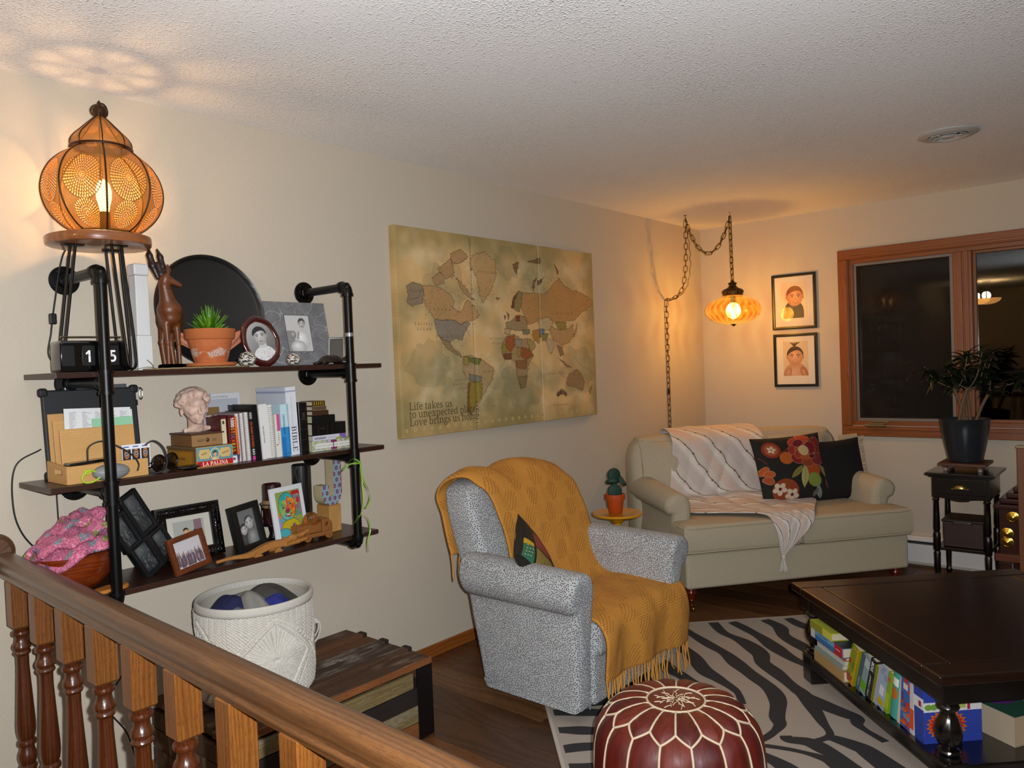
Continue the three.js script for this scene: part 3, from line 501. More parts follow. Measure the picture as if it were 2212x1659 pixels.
{
  const t = thing('throw_blanket', 'off white woven throw with beaded brown stripes and a tassel, draped over the loveseat', 'blanket', [SOFA.x, 0, SOFA.z], SA);
  const Lr = [[-0.46, 0.86, -0.94], [-0.465, 0.955, -0.9], [-0.47, 0.965, -0.79], [-0.49, 0.9, -0.655], [-0.53, 0.72, -0.588], [-0.555, 0.57, -0.565], [-0.575, 0.53, -0.42], [-0.56, 0.524, -0.24], [-0.36, 0.524, -0.13], [-0.2, 0.522, -0.015], [-0.185, 0.475, 0.04], [-0.15, 0.3, 0.046]];
  const Rr = [[0.14, 0.86, -0.94], [0.145, 0.96, -0.9], [0.15, 0.968, -0.79], [0.14, 0.9, -0.635], [0.11, 0.72, -0.57], [0.09, 0.575, -0.555], [0.2, 0.545, -0.45], [0.3, 0.53, -0.33], [0.2, 0.524, -0.16], [0.1, 0.522, -0.012], [0.06, 0.475, 0.04], [-0.128, 0.3, 0.046]];
  const cl = curve(Lr), cr = curve(Rr), N = Lr.length - 1;
  const F = (u, v) => {
    const a = cl.getPoint(v), b = cr.getPoint(v), q = a.lerp(b, u), edge = Math.sin(u * PI), fold = smooth(0.12, 0.5, v) * (1 - smooth(0.6, 0.85, v));
    const w = 0.016 * noise(u * 5 + v * 3, v * 4.5) * (0.4 + 0.6 * edge) + 0.012 * Math.sin(u * 17 + v * 9) * fold * edge + 0.03 * Math.exp(-(((v - 0.5) / 0.035) ** 2)) * (0.5 + 0.5 * Math.sin(u * 9 + 1)) * edge;
    const seat = smooth(0.42, 0.52, v); return V3(q.x, q.y + Math.abs(w) * seat + (v < 0.3 ? Math.abs(w) * 0.6 : 0), q.z + Math.abs(w) * (1 - seat) * (v > 0.16 ? 1 : 0));
  };
  part('woven_cloth', sheet(64, 150, F, 0.006), new THREE.MeshStandardMaterial({ map: throwMap, roughness: 0.93, bumpMap: throwBump, bumpScale: 0.003 }), t);
  const k = []; for (let i = 0; i < 46; i++) { const a = rnd() * 2 * PI, r = Math.sqrt(rnd()) * 0.022; k.push(tube([[-0.14, 0.292, 0.05], [-0.14 + r * 0.6 * Math.cos(a), 0.262, 0.05 + r * 0.6 * Math.sin(a)], [-0.14 + r * Math.cos(a) * 1.1, 0.216 + rr(-0.006, 0.006), 0.052 + r * Math.sin(a)]], 0.0026, 8, 5)); }
  const tas = part('tassel', k, mat(0xcfc9c0, 0.9), t); tas.userData.kind = 'stuff';
  part('tassel_knot', lathe([[0, 0.014], [0.009, 0.011], [0.012, 0], [0.009, -0.011], [0, -0.014]], 14).translate(-0.14, 0.293, 0.05), mat(0xcfc9c0, 0.9), t);
}
const floral = tex(1024, 1024, (c, w) => {
  const S = (v) => v * w; c.fillStyle = '#14130f'; c.fillRect(0, 0, w, w);
  const disc = (x, y, r, col) => { c.fillStyle = col; c.beginPath(); c.ellipse(S(x), S(y), S(r), S(r), 0, 0, 2 * PI); c.fill(); };
  const line = (col, lw, pts) => { c.strokeStyle = col; c.lineWidth = lw; c.lineCap = 'round'; c.beginPath(); pts.forEach(([x, y], i) => (i ? c.lineTo(S(x), S(y)) : c.moveTo(S(x), S(y)))); c.stroke(); };
  const petal = (x, y, rx, ry, a, col) => { c.save(); c.translate(S(x), S(y)); c.rotate(a); c.fillStyle = col; c.beginPath(); c.ellipse(0, 0, S(rx), S(ry), 0, 0, 2 * PI); c.fill(); c.strokeStyle = '#c48c7c'; c.lineWidth = 5; c.stroke(); c.restore(); };
  const leaf = (x, y, l, b, a, col) => { c.save(); c.translate(S(x), S(y)); c.rotate(a); c.fillStyle = col; c.beginPath(); c.moveTo(0, 0); c.quadraticCurveTo(S(l * 0.35), S(-b), S(l), 0); c.quadraticCurveTo(S(l * 0.55), S(b * 0.7), 0, 0); c.fill(); c.strokeStyle = '#6d3a14'; c.lineWidth = 4; c.beginPath(); c.moveTo(0, 0); c.quadraticCurveTo(S(l * 0.5), S(-b * 0.25), S(l * 0.95), 0); c.stroke(); c.restore(); };
  disc(0.2, 0.2, 0.125, '#8a2d0e'); disc(0.2, 0.2, 0.09, '#a2552f'); for (let k = 0; k < 5; k++) petal(0.2 + 0.035 * Math.cos(k * 1.257), 0.2 + 0.035 * Math.sin(k * 1.257), 0.024, 0.018, k * 1.257, '#d9c8a8');
  disc(0.37, 0.34, 0.095, '#b45a12'); line('#7a1c10', 16, [[0.3, 0.27], [0.47, 0.17]]); line('#7a1c10', 10, [[0.02, 0.3], [0.1, 0.4]]);
  disc(0.72, 0.56, 0.115, '#a9480f');
  [[0.55, 0.1, 0.1, 0.055, -0.4], [0.7, 0.06, 0.1, 0.06, 0.2], [0.5, 0.24, 0.075, 0.085, 0], [0.86, 0.2, 0.085, 0.14, 0.1], [0.52, 0.37, 0.09, 0.065, 0.6], [0.67, 0.43, 0.095, 0.075, 0], [0.83, 0.4, 0.1, 0.09, -0.3]].forEach(([x, y, a, b, r], i) => petal(x, y, a, b, r, ['#a83a14', '#b4441a', '#96281a', '#7e2414', '#84180f', '#8d3a1a', '#7a2720'][i]));
  disc(0.66, 0.25, 0.15, '#b35018'); petal(0.6, 0.13, 0.085, 0.055, -0.3, '#6d1222'); petal(0.76, 0.22, 0.085, 0.1, 0.4, '#75101c'); petal(0.55, 0.3, 0.05, 0.07, 0.3, '#96381a'); petal(0.76, 0.35, 0.05, 0.035, 0, '#5c130d');
  disc(0.65, 0.25, 0.07, '#c6b37c'); for (let k = 0; k < 14; k++) disc(0.65 + 0.07 * Math.cos(k * 0.449), 0.25 + 0.07 * Math.sin(k * 0.449), 0.013, '#cdbd8e');
  leaf(0.6, 0.47, 0.34, 0.13, 1.75, '#a9a56a'); leaf(0.57, 0.47, 0.26, 0.1, 2.4, '#7f7a36'); leaf(0.83, 0.49, 0.32, 0.1, 1.0, '#858449'); leaf(0.92, 0.2, 0.22, 0.1, 1.4, '#6b5a30');
  disc(0.72, 0.7, 0.105, '#7d8e3a'); leaf(0.78, 0.98, 0.22, 0.1, -1.7, '#7e8c86'); leaf(0.66, 0.95, 0.16, 0.07, -0.9, '#58695a');
  disc(0.28, 0.82, 0.18, '#8d3a12'); for (const [x, y] of [[0.2, 0.78], [0.36, 0.88]]) { for (let k = 0; k < 5; k++) petal(x + 0.055 * Math.cos(k * 1.257 + 0.4), y + 0.05 * Math.sin(k * 1.257 + 0.4), 0.045, 0.034, k * 1.257 + 0.4, '#cfc0a6'); disc(x, y, 0.022, '#57160f'); }
  petal(0.05, 0.5, 0.07, 0.05, -0.9, '#b4561a'); petal(0.1, 0.55, 0.07, 0.05, 0.2, '#b4561a'); petal(0.08, 0.64, 0.07, 0.05, 0.7, '#a24a16'); petal(0.95, 0.78, 0.05, 0.08, -0.3, '#7c2b12');
  for (let i = 0; i < 9000; i++) { c.fillStyle = 'rgba(0,0,0,.12)'; c.fillRect(rnd() * w, rnd() * w, 6, 1); }
});
{
  const at = (x, y, z) => V3(x, y, z).applyAxisAngle(V3(0, 1, 0), SA).add(SOFA).toArray();
  const f = thing('pillow', 'square dark pillow embroidered with large orange and red flowers on the loveseat', 'pillow', at(0.215, 0.705, -0.43));
  part('cover', cushion(0.5, 0.44, 0.15, { pinch: 0.05, pow: 0.42 }), withMap(floral, 0.82, { bumpMap: bumpWeave, bumpScale: 0.0004 }), f);
  f.rotation.set(-0.3, SA + 0.04, 0.03, 'YXZ');
  const b = thing('pillow', 'plain black pillow with a cream fringe along its side, behind the floral pillow', 'pillow', at(0.53, 0.68, -0.44));
  part('cover', cushion(0.42, 0.4, 0.13, { pinch: 0.07, pow: 0.42 }), mat(0x0b0a0a, 0.9), b);
  b.rotation.set(-0.24, SA + 0.02, 0.02, 'YXZ');
  const fr = []; for (let i = 0; i < 90; i++) { const t = i / 89, y = lerp(-0.195, 0.2, t), x = 0.21 * (1 - 0.07 * (1 - (y / 0.2) ** 2)); fr.push(tube([[x - 0.004, y, -0.004], [x + 0.016, y + rr(-0.004, 0.004), rr(-0.004, 0.006)], [x + 0.036, y + rr(-0.01, 0.004), rr(-0.01, 0.008)]], 0.003, 5, 5)); }
  for (let i = 0; i < 22; i++) { const x = lerp(0.08, 0.21, i / 21), y = 0.2 - 0.012 * (0.21 - x); fr.push(tube([[x, y - 0.006, -0.01], [x + 0.004, y + 0.012, -0.012], [x + 0.01, y + 0.024, -0.02]], 0.0022, 5, 5)); }
  part('fringe', fr, mat(0xc9b99b, 0.9), b, 'cream fringe').userData.kind = 'stuff';
}

// ---------- rug ----------
{
  const RW = 1.9, RL = 2.56, spine = 1.3;
  const zebra = tex(1536, 2048, (c, w, h) => {
    c.fillStyle = '#a69a8d'; c.fillRect(0, 0, w, h);
    const X = (u) => u / RW * w, Y = (v) => v / RL * h;
    const stripe = (pts, wd) => { // tapering wavy band
      const cv = new THREE.SplineCurve(V2(pts)).getPoints(60); c.fillStyle = '#2b292b'; const A = [], B = [];
      cv.forEach((p, i) => { const q = cv[Math.min(60, i + 1)], o = cv[Math.max(0, i - 1)], d = new THREE.Vector2(q.x - o.x, q.y - o.y).normalize(), t = i / 60, k = wd * (0.5 + 0.75 * Math.sin(Math.min(1, t * 1.1 + 0.06) * PI) ** 0.7) * (1 + 0.35 * noise(p.x * 9, p.y * 5)) / 2; A.push([p.x - d.y * k, p.y + d.x * k]); B.push([p.x + d.y * k, p.y - d.x * k]); });
      c.beginPath(); [...A, ...B.reverse()].forEach(([x, y], i) => (i ? c.lineTo(X(x), Y(y)) : c.moveTo(X(x), Y(y)))); c.fill();
    };
    const main = [[[0.82, 0.06], [0.88, 0.32], [0.92, 0.46], [0.93, 0.59], [0.95, 0.74], [0.97, 0.88], [0.95, 1.0], [0.89, 1.13], [0.87, 1.2], [0.8, 1.27], [0.72, 1.32]], [[1.01, 0.03], [1.01, 0.19], [1.06, 0.32], [1.08, 0.49], [1.05, 0.6], [1.06, 0.71], [1.07, 0.86], [1.08, 0.96], [1.06, 1.09], [1.04, 1.2], [1.02, 1.3], [0.94, 1.34]], [[1.06, 0.9], [1.11, 1.05], [1.15, 1.13], [1.18, 1.19], [1.16, 1.25], [1.19, 1.38]], [[1.11, 0.04], [1.14, 0.15], [1.17, 0.29], [1.18, 0.42], [1.2, 0.57], [1.24, 0.7], [1.3, 0.95], [1.33, 1.2]], [[1.29, 0.04], [1.32, 0.16], [1.29, 0.29], [1.31, 0.43], [1.34, 0.6], [1.42, 0.9], [1.48, 1.2]], [[1.42, 0.04], [1.44, 0.15], [1.5, 0.3], [1.56, 0.7], [1.62, 1.1]], [[1.6, 0.04], [1.66, 0.3], [1.74, 0.8]], [[0.72, 0.1], [0.74, 0.34], [0.76, 0.47], [0.76, 0.64], [0.79, 0.75], [0.82, 0.88], [0.8, 1.0]], [[0.55, 0.2], [0.61, 0.58], [0.65, 0.71], [0.7, 0.95], [0.66, 1.15]], [[0.34, 0.1], [0.42, 0.5], [0.5, 0.85], [0.46, 1.1]], [[0.15, 0.15], [0.24, 0.5], [0.32, 0.8]]];
    main.forEach((s) => { stripe(s, 0.062); if (s[0][1] < 0.5) stripe(s.map(([x, y]) => [x + 0.03 + 0.02 * Math.sin(x * 9), 2 * spine + 0.06 - y]), 0.06); });
    [[[0.86, 1.28], [0.86, 1.31], [0.92, 1.34], [0.95, 1.4], [0.98, 1.5], [1.02, 1.75], [1.0, 2.0]], [[1.0, 1.3], [1.07, 1.39], [1.11, 1.48], [1.2, 1.8]], [[0.68, 1.35], [0.75, 1.46], [0.79, 1.6], [0.84, 1.9]], [[0.0, 1.1], [0.15, 1.13], [0.4, 1.2], [0.6, 1.28]], [[0.0, 1.26], [0.13, 1.25], [0.4, 1.3]], [[0, 1.39], [0.1, 1.4], [0.45, 1.4]], [[0, 1.53], [0.2, 1.52], [0.5, 1.5]], [[0, 0.95], [0.2, 0.98], [0.45, 1.05]]].forEach((s) => stripe(s, 0.055));
    c.strokeStyle = '#a69a8d'; c.lineWidth = 44; c.strokeRect(0, 0, w, h); c.strokeStyle = '#b9ae9f'; c.lineWidth = 22; c.strokeRect(0, 0, w, h);
    for (let i = 0; i < 60000; i++) { c.fillStyle = rnd() > 0.5 ? 'rgba(255,245,230,.07)' : 'rgba(0,0,0,.09)'; c.fillRect(rnd() * w, rnd() * h, 2, 2); }
  });
  const pile = field(256, 256, () => rr(60, 200), [0.09, 0.09], false);
  const r = thing('zebra_rug', 'low pile rug with dark zebra stripes on taupe, on the dark plank floor', 'rug', [-2.52, 0.0005, 0.187], -PI / 4);
  const g = new RoundedBoxGeometry(RW, 0.011, RL, 2, 0.004); const p = g.attributes.position, uv = [];
  const ng = g.index ? g.toNonIndexed() : g; const q = ng.attributes.position; for (let i = 0; i < q.count; i++) uv.push(q.getX(i) / RW + 0.5, 0.5 - q.getZ(i) / RL);
  ng.setAttribute('uv', new THREE.Float32BufferAttribute(uv, 2));
  const m = part('woven_pile', ng, withMap(zebra, 0.95, { bumpMap: pile, bumpScale: 0.0006 }), r); m.position.set(RW / 2, 0.0055, RL / 2);
  pile.repeat.set(RW / 0.09, RL / 0.09);
}

// ---------- leather pouf ----------
{
  const po = thing('leather_pouf', 'round oxblood leather pouf with cream rope seams and an embroidered centre', 'pouf', [-3.52, 0.0118, 1.64], 0.1);
  const prof = new THREE.CatmullRomCurve3([[0, 0.372], [0.07, 0.372], [0.14, 0.367], [0.195, 0.347], [0.232, 0.31], [0.25, 0.25], [0.255, 0.19], [0.252, 0.11], [0.243, 0.045], [0.225, 0.008], [0.2, 0.0]].map(([r, y]) => V3(r, y, 0)), false, 'centripetal'), n = 16, stp = 2 * PI / n, L = prof.getLength();
  const S = (a, s, puff = 0) => { const t = clamp(s / L), p = prof.getPointAt(t), d = prof.getTangentAt(t); return V3((p.x - d.y * puff) * Math.cos(a), p.y + d.x * puff, (p.x - d.y * puff) * Math.sin(a)); };
  const leathers = [0x741a10, 0x7d2012, 0x68140e, 0x862a14].map((h, i) => phys(h, 0.42, { clearcoat: 0.15, clearcoatRoughness: 0.35, bumpMap: bumpGrain, bumpScale: 0.0004, map: field(256, 256, (x, y, u, v) => { const k = 200 + 60 * (tile(u, v, 4, i) + 0.4 * tile(u, v, 15, i + 4)); return [k, k, k]; }) }));
  const R0 = 0.088, s1 = 0.192, s2 = 0.228, zig = (f) => lerp(s1, s2, 1 - Math.abs(f * 2 - 1));           // f 0..1 across a top petal
  const zag = (f) => lerp(s2, s1, 1 - Math.abs(f * 2 - 1));                                              // across a side panel
  const patch = (a0, lo, hi, nv) => { return patchGeo((f, t) => { const s = lerp(lo(f), hi(f), t), e = Math.min(f, 1 - f) * 2, w = Math.min(1, Math.min(t, 1 - t) * 6); return S(a0 + f * stp, s, 0.008 * Math.pow(Math.sin(f * PI), 0.6) * Math.pow(Math.max(0, w), 0.6) + 0.002 * noise(f * 4 + a0 * 5, t * 6)); }, 12, nv); };
  for (let k = 0; k < n; k++) {
    part('top_panel', patch(k * stp, () => R0, zig, 14), leathers[(k * 7) % 4], po);
    part('side_panel', patch((k + 0.5) * stp, zag, () => L, 20), leathers[(k * 5 + 1) % 4], po);
  }
  part('centre_panel', lathe([[0, 0.3735], [0.05, 0.3735], [0.09, 0.371]].reverse(), 40), leathers[1], po);
  const rope = mat(0xcbb89a, 0.85), W = 0.0036, line = (f, m) => { const P = []; for (let i = 0; i <= m; i++) P.push(f(i / m)); return P; };
  part('rope_seam', new THREE.TubeGeometry(curve(line((t) => S(t * 2 * PI, R0, 0.002), 40).slice(0, -1), true), 90, W, 7, true), rope, po);
  for (let k = 0; k < n; k++) {
    const a = k * stp; part('rope_seam', tube(line((t) => S(a, lerp(R0, s1, t), 0.0015), 8), W, 14, 7), rope, po);
    part('rope_seam', tube([...line((t) => S(a + stp * 0.5 * t, lerp(s1, s2, Math.pow(t, 0.85)), 0.0015), 6)], W, 10, 7), rope, po); part('rope_seam', tube([...line((t) => S(a - stp * 0.5 * t, lerp(s1, s2, Math.pow(t, 0.85)), 0.0015), 6)], W, 10, 7), rope, po);
    part('rope_seam', tube(line((t) => S(a + stp / 2, lerp(s2, L - 0.01, t), 0.0015), 12), W, 20, 7), rope, po);
  }
  const st = []; for (let k = 0; k < 150; k++) { const ring = k % 4, a = k * 0.349 + ring * 0.2, r0 = 0.008 + ring * 0.014, l = rr(0.014, 0.026), b = a + (k % 2 ? 0.55 : -0.55); const x = r0 * Math.cos(a), z = r0 * Math.sin(a); st.push(tube([[x, 0.3745, z], [x + l * 0.5 * Math.cos(b), 0.3762, z + l * 0.5 * Math.sin(b)], [x + l * Math.cos(b), 0.3745, z + l * Math.sin(b)]], 0.0013, 6, 5)); }
  part('embroidery', st, mat(0xd5c3a2, 0.6), po, 'cream silk star embroidery').userData.kind = 'stuff';
}
// ---------- books ----------
const mPages = withMap(field(64, 256, (x, y) => { const k = 196 + 26 * Math.sin(y * 2.2) + rr(-14, 14); return [k, k * 0.94, k * 0.8]; }, [0.05, 0.02]), 0.9);
function spineTex(bg, draw, w = 96, h = 512) { return tex(w, h, (c) => { c.fillStyle = bg; c.fillRect(0, 0, w, h); draw && draw(c, w, h); }); }
const vText = (c, s, x, y, size, col, font = 'sans-serif', weight = 'bold', gap = 0) => { c.save(); c.translate(x, y); c.rotate(PI / 2); c.fillStyle = col; c.font = `${weight} ${size}px ${font}`; c.textBaseline = 'middle'; c.fillText(s, 0, 0); c.restore(); };
// an upright book: thickness t along x, height h, depth d in z, spine on +z, base at y = 0
function book(label, { t, h, d, cover = 0x888888, map, face, group, pages = true, round = 0.0, rough = 0.45, paper }, [x, y, z], turn = 0, lean = 0, tilt = 0) {
  const b = thing('book', label, 'book', [x, y, z], 0, group), m = mat(cover, rough), B = Math.min(0.0028, t * 0.14);
  const sides = [bx(B, h, d, -t / 2 + B / 2, h / 2, -d / 2 + 0), bx(B, h, d, t / 2 - B / 2, h / 2, -d / 2)];
  part('cover', merge([...sides, bx(t - 2 * B, h, B, 0, h / 2, -B / 2)]), m, b);
  if (pages) part('pages', bx(t - 2 * B - 0.0004, h - 0.006, d - B - 0.004, 0, h / 2, -d / 2 - 0.001, 0, 'z'), paper ?? mPages, b);
  if (map) part('spine', round ? new THREE.CylinderGeometry(t / 2, t / 2, h, 20, 1, false, -PI / 2, PI).scale(1, 1, round).translate(0, h / 2, 0.0002) : new THREE.BoxGeometry(t, h, 0.0018).translate(0, h / 2, 0.0009), withMap(map, rough), b);
  if (face) part('front_cover', new THREE.BoxGeometry(0.0012, h, d).translate(t / 2 + 0.0006, h / 2, -d / 2), withMap(face, rough), b);
  b.rotation.set(tilt, turn, lean, 'YXZ'); return b;
}
// ---------- coffee table ----------
const T1 = V3(-2.268, 0, 1.522), TA = -PI / 4;
const tl = (u, y, v) => V3(u, y, v).applyAxisAngle(V3(0, 1, 0), TA).add(T1).toArray();
const mTopWood = phys(0xffffff, 0.28, { map: woodTex(0x160904, 0x27110a, { lines: 14, seed: 61, rep: [1.1, 0.3], pore: 0.3 }), clearcoat: 0.4, clearcoatRoughness: 0.18 });
const mBlackPaint = phys(0x060505, 0.26, { clearcoat: 0.5, clearcoatRoughness: 0.15 });
const turnedLeg = [[0, 0.33], [0.036, 0.33], [0.036, 0.322], [0.026, 0.318], [0.031, 0.312], [0.034, 0.305], [0.031, 0.298], [0.022, 0.293], [0.021, 0.286], [0.028, 0.27], [0.037, 0.247], [0.041, 0.226], [0.039, 0.206], [0.031, 0.188], [0.024, 0.178], [0.022, 0.172], [0.031, 0.168], [0.034, 0.162], [0.031, 0.156], [0.024, 0.153], [0.034, 0.148], [0.036, 0.142], [0.034, 0.135], [0, 0.135]];
{
  const t = thing('coffee_table', 'square black coffee table with turned legs, dark panelled top and a low shelf of books', 'table', T1.toArray(), TA), S = 1.045;
  const rim = 0.095, top = [[0, S, 0, rim], [0, S, S - rim, S], [0, rim, rim, S - rim], [S - rim, S, rim, S - rim]];
  top.forEach(([a, b, c, d], i) => part('top_board', bb(a, b, 0.396, 0.43, c, d, 0.007, i < 2 ? 'x' : 'z'), mTopWood, t));
  part('top_panel', bb(rim + 0.0025, S - rim - 0.0025, 0.4, 0.4285, rim + 0.0025, S - rim - 0.0025, 0.003, 'x'), mTopWood, t);
  part('apron', [bb(0.035, S - 0.035, 0.325, 0.397, 0.035, 0.057), bb(0.035, S - 0.035, 0.325, 0.397, S - 0.057, S - 0.035), bb(0.035, 0.057, 0.325, 0.397, 0.057, S - 0.057), bb(S - 0.057, S - 0.035, 0.325, 0.397, 0.057, S - 0.057)], mBlackPaint, t);
  part('lower_shelf', bb(0.03, S - 0.03, 0.085, 0.13, 0.03, S - 0.03, 0.006), mBlackPaint, t);
  for (const u of [0.07, S - 0.07]) for (const v of [0.07, S - 0.07]) part('leg', [lathe(turnedLeg, 30).translate(u, 0, v), bx(0.084, 0.07, 0.084, u, 0.362, v, 0.004), bx(0.08, 0.125, 0.08, u, 0.0745, v, 0.006)], mBlackPaint, t);
  // books standing along the left edge
  const y0 = 0.1305, G = 'children books standing on the coffee table shelf';
  const blot = (cols, n = 14) => (c, w, h) => { for (let i = 0; i < n; i++) { c.fillStyle = cols[i % cols.length]; c.beginPath(); c.ellipse(rnd() * w, rnd() * h, rr(8, 26), rr(12, 46), rnd(), 0, 7); c.fill(); } };
  const L = [
    ['yellow green picture book spine with orange animals, first standing book beside the flat stack', 0.386, 0.05, 0.17, 0x8a9410, spineTex('#7f8a12', (c, w, h) => { blot(['#c27a10', '#5d7a16', '#9c3a12', '#a8a018'])(c, w, h); c.fillStyle = '#a02424'; c.fillRect(0, h * 0.8, w * 0.4, h * 0.2); c.fillStyle = '#c9930f'; c.fillRect(w * 0.78, 0, w * 0.22, h); }), 21],
    ['slim slate blue book standing second in the row on the coffee table shelf', 0.446, 0.026, 0.168, 0x44525c, spineTex('#4a5a66', (c, w, h) => { vText(c, 'night', w / 2, h * 0.62, 50, '#9fb0ba'); }), 21],
    ['pale teal book with a bright green foot, third in the row under the table', 0.479, 0.034, 0.172, 0x7f9a9a, spineTex('#7d9896', (c, w, h) => { c.fillStyle = '#5fa01c'; c.fillRect(0, h * 0.68, w, h * 0.22); c.fillStyle = '#a9bcbb'; c.fillRect(0, h * 0.1, w, h * 0.2); }), 20],
    ['black book with big white capital letters on its spine under the coffee table', 0.517, 0.03, 0.172, 0x17181a, spineTex('#17181b', (c, w, h) => { vText(c, 'BIG', w / 2, h * 0.06, 74, '#e4e4e0'); vText(c, 'JUNGLE TALE', w / 2, h * 0.42, 44, '#c8c9c5'); }), 19],
    ['thin olive green book between the black and lavender books under the coffee table', 0.546, 0.016, 0.16, 0x7d8416, null, 18],
    ['thin lavender white book beside the olive one under the coffee table', 0.566, 0.02, 0.165, 0xa6a2b4, null, 18],
    ['pale blue picture book with a white label and yellow corner under the coffee table', 0.602, 0.044, 0.168, 0x93a7bd, spineTex('#93a8c0', (c, w, h) => { c.fillStyle = '#cfd6dc'; c.fillRect(w * 0.2, h * 0.46, w * 0.6, h * 0.24); c.fillStyle = '#b9a410'; c.fillRect(w * 0.1, h * 0.78, w * 0.8, h * 0.16); blot(['#7f93ab'], 6)(c, w, h * 0.4); }), 16],
    ['thin lime green book just before the turquoise one under the coffee table', 0.638, 0.018, 0.166, 0x7f9a2a, spineTex('#7c9a2c', (c, w, h) => { c.fillStyle = '#b6602a'; c.fillRect(0, h * 0.12, w, h * 0.1); c.fillStyle = '#a5b61c'; c.fillRect(0, h * 0.5, w, h * 0.4); }), 15],
    ['turquoise rounded spine book with white label and orange figure under the coffee table', 0.678, 0.046, 0.19, 0x3a8f86, spineTex('#43978d', (c, w, h) => { c.fillStyle = '#dfe6e2'; c.fillRect(w * 0.25, h * 0.18, w * 0.5, h * 0.16); c.fillStyle = '#c2681c'; c.beginPath(); c.ellipse(w * 0.5, h * 0.5, w * 0.24, h * 0.12, 0, 0, 7); c.fill(); }), 12, 0.5],
    ['thin cream book between the turquoise and the red dotted blue book under the coffee table', 0.718, 0.014, 0.172, 0xc9c0ae, null, 10],
    ['blue book with red and orange blots on its spine under the coffee table', 0.758, 0.052, 0.178, 0x2c4f9a, spineTex('#3a62a4', (c, w, h) => { blot(['#b8341c', '#cf5a1e', '#4c3f8a', '#6d86b4', '#c63a20'], 22)(c, w, h); c.fillStyle = '#d8c8c4'; c.fillRect(w * 0.25, h * 0.1, w * 0.5, h * 0.12); }), 6],
    ['thin white and orange book right before the last dark blue book under the coffee table', 0.8, 0.02, 0.176, 0xcfc8c4, spineTex('#c4bcbc', (c, w, h) => { c.fillStyle = '#c8501e'; c.fillRect(0, h * 0.5, w, h * 0.4); }), 3],
  ];
  for (const [label, v, th, hh, col, map, lean, round] of L) book(label, { t: th, h: hh, d: 0.17, cover: col, map, group: G, round: round ?? 0 }, tl(0.055 + (round ? 0.012 : 0), y0 + Math.sin(lean * PI / 180) * th / 2, v), TA - PI / 2, 0, 0).rotation.set(0, TA - PI / 2, -lean * PI / 180, 'YXZ');
  const monster = tex(512, 640, (c, w, h) => {
    c.fillStyle = '#2c419c'; c.fillRect(0, 0, w, h); c.fillStyle = '#5a6fc0'; c.font = 'bold 84px sans-serif'; c.textAlign = 'center'; c.fillText('brushes', w / 2, 110);
    c.fillStyle = '#d8d6d8'; c.fillRect(0, 170, w, 110); c.fillStyle = '#6f9a3a'; for (const x of [40, 90]) { c.beginPath(); c.arc(x, 225, 34, 0, 7); c.fill(); } c.fillStyle = '#d49a4a'; c.beginPath(); c.arc(220, 225, 42, 0, 7); c.fill(); c.fillStyle = '#a8b85e'; c.fillRect(280, 200, 90, 52); c.fillStyle = '#a8283a'; c.fillRect(385, 180, 26, 92);
    c.translate(200, 440); c.fillStyle = '#b3241c'; c.beginPath(); for (let k = 0; k < 44; k++) { const r = k % 2 ? 175 : 140, a = k / 44 * 2 * PI; c.lineTo(r * Math.cos(a), r * Math.sin(a)); } c.fill(); c.strokeStyle = '#c8641c'; c.lineWidth = 12; c.stroke();
    c.fillStyle = '#4f9a0c'; c.beginPath(); c.arc(-10, -40, 96, 0, 7); c.fill(); c.fillStyle = '#9fb0cc'; c.beginPath(); c.ellipse(20, 85, 90, 30, -0.3, 0, 7); c.fill();
  });
  book('large dark blue board book, its cover showing a spiky red burst round a green ball', { t: 0.05, h: 0.186, d: 0.2, cover: 0x24388a, map: spineTex('#2a3f96', (c, w, h) => { c.fillStyle = '#cfd0d6'; c.fillRect(0, h * 0.2, w, h * 0.2); c.fillStyle = '#9a2a2a'; c.fillRect(w * 0.5, h * 0.26, w * 0.3, h * 0.1); }), face: monster, group: G }, tl(0.055, y0, 0.845), TA - PI / 2).rotation.set(0, TA - PI / 2, 0, 'YXZ');
  // lying books: length along v (spine on -u side unless turned)
  const flat = (label, { u0, u1, v0, v1, y, t, cover, map, face, paper, turn = 0, name = 'book' }) => {
    const b = thing(name, label, 'book', tl((u0 + u1) / 2, y, (v0 + v1) / 2), TA + turn), W = u1 - u0, D = v1 - v0, B = 0.0025, m = mat(cover, 0.45);
    part('cover', merge([bx(W, B, D, 0, B / 2, 0), bx(W, B, D, 0, t - B / 2, 0), bx(B, t - 2 * B, D, -W / 2 + B / 2, t / 2, 0)]), m, b);
    part('pages', bx(W - B - 0.004, t - 2 * B - 0.0004, D - 0.006, 0.001, t / 2, 0, 0, 'z'), paper ?? mPages, b);
    if (map) part('spine', new THREE.BoxGeometry(0.0014, t, D).translate(-W / 2 - 0.0007, t / 2, 0), withMap(map, 0.5), b);
    if (face) part('front_cover', new THREE.BoxGeometry(W, 0.001, D).translate(0, t + 0.0005, 0), withMap(face, 0.45), b);
    return b;
  };
  const hs = (bg, draw) => tex(512, 96, (c, w, h) => { c.fillStyle = bg; c.fillRect(0, 0, w, h); draw(c, w, h); });
  flat('thick tan book lying lowest in the flat stack at the far end of the shelf', { u0: 0.04, u1: 0.2, v0: 0.125, v1: 0.372, y: y0, t: 0.042, cover: 0xa08052, map: hs('#a8895a', (c, w, h) => { for (let i = 0; i < 300; i++) { c.fillStyle = 'rgba(70,50,20,.2)'; c.fillRect(rnd() * w, rnd() * h, 8, 1); } }) });
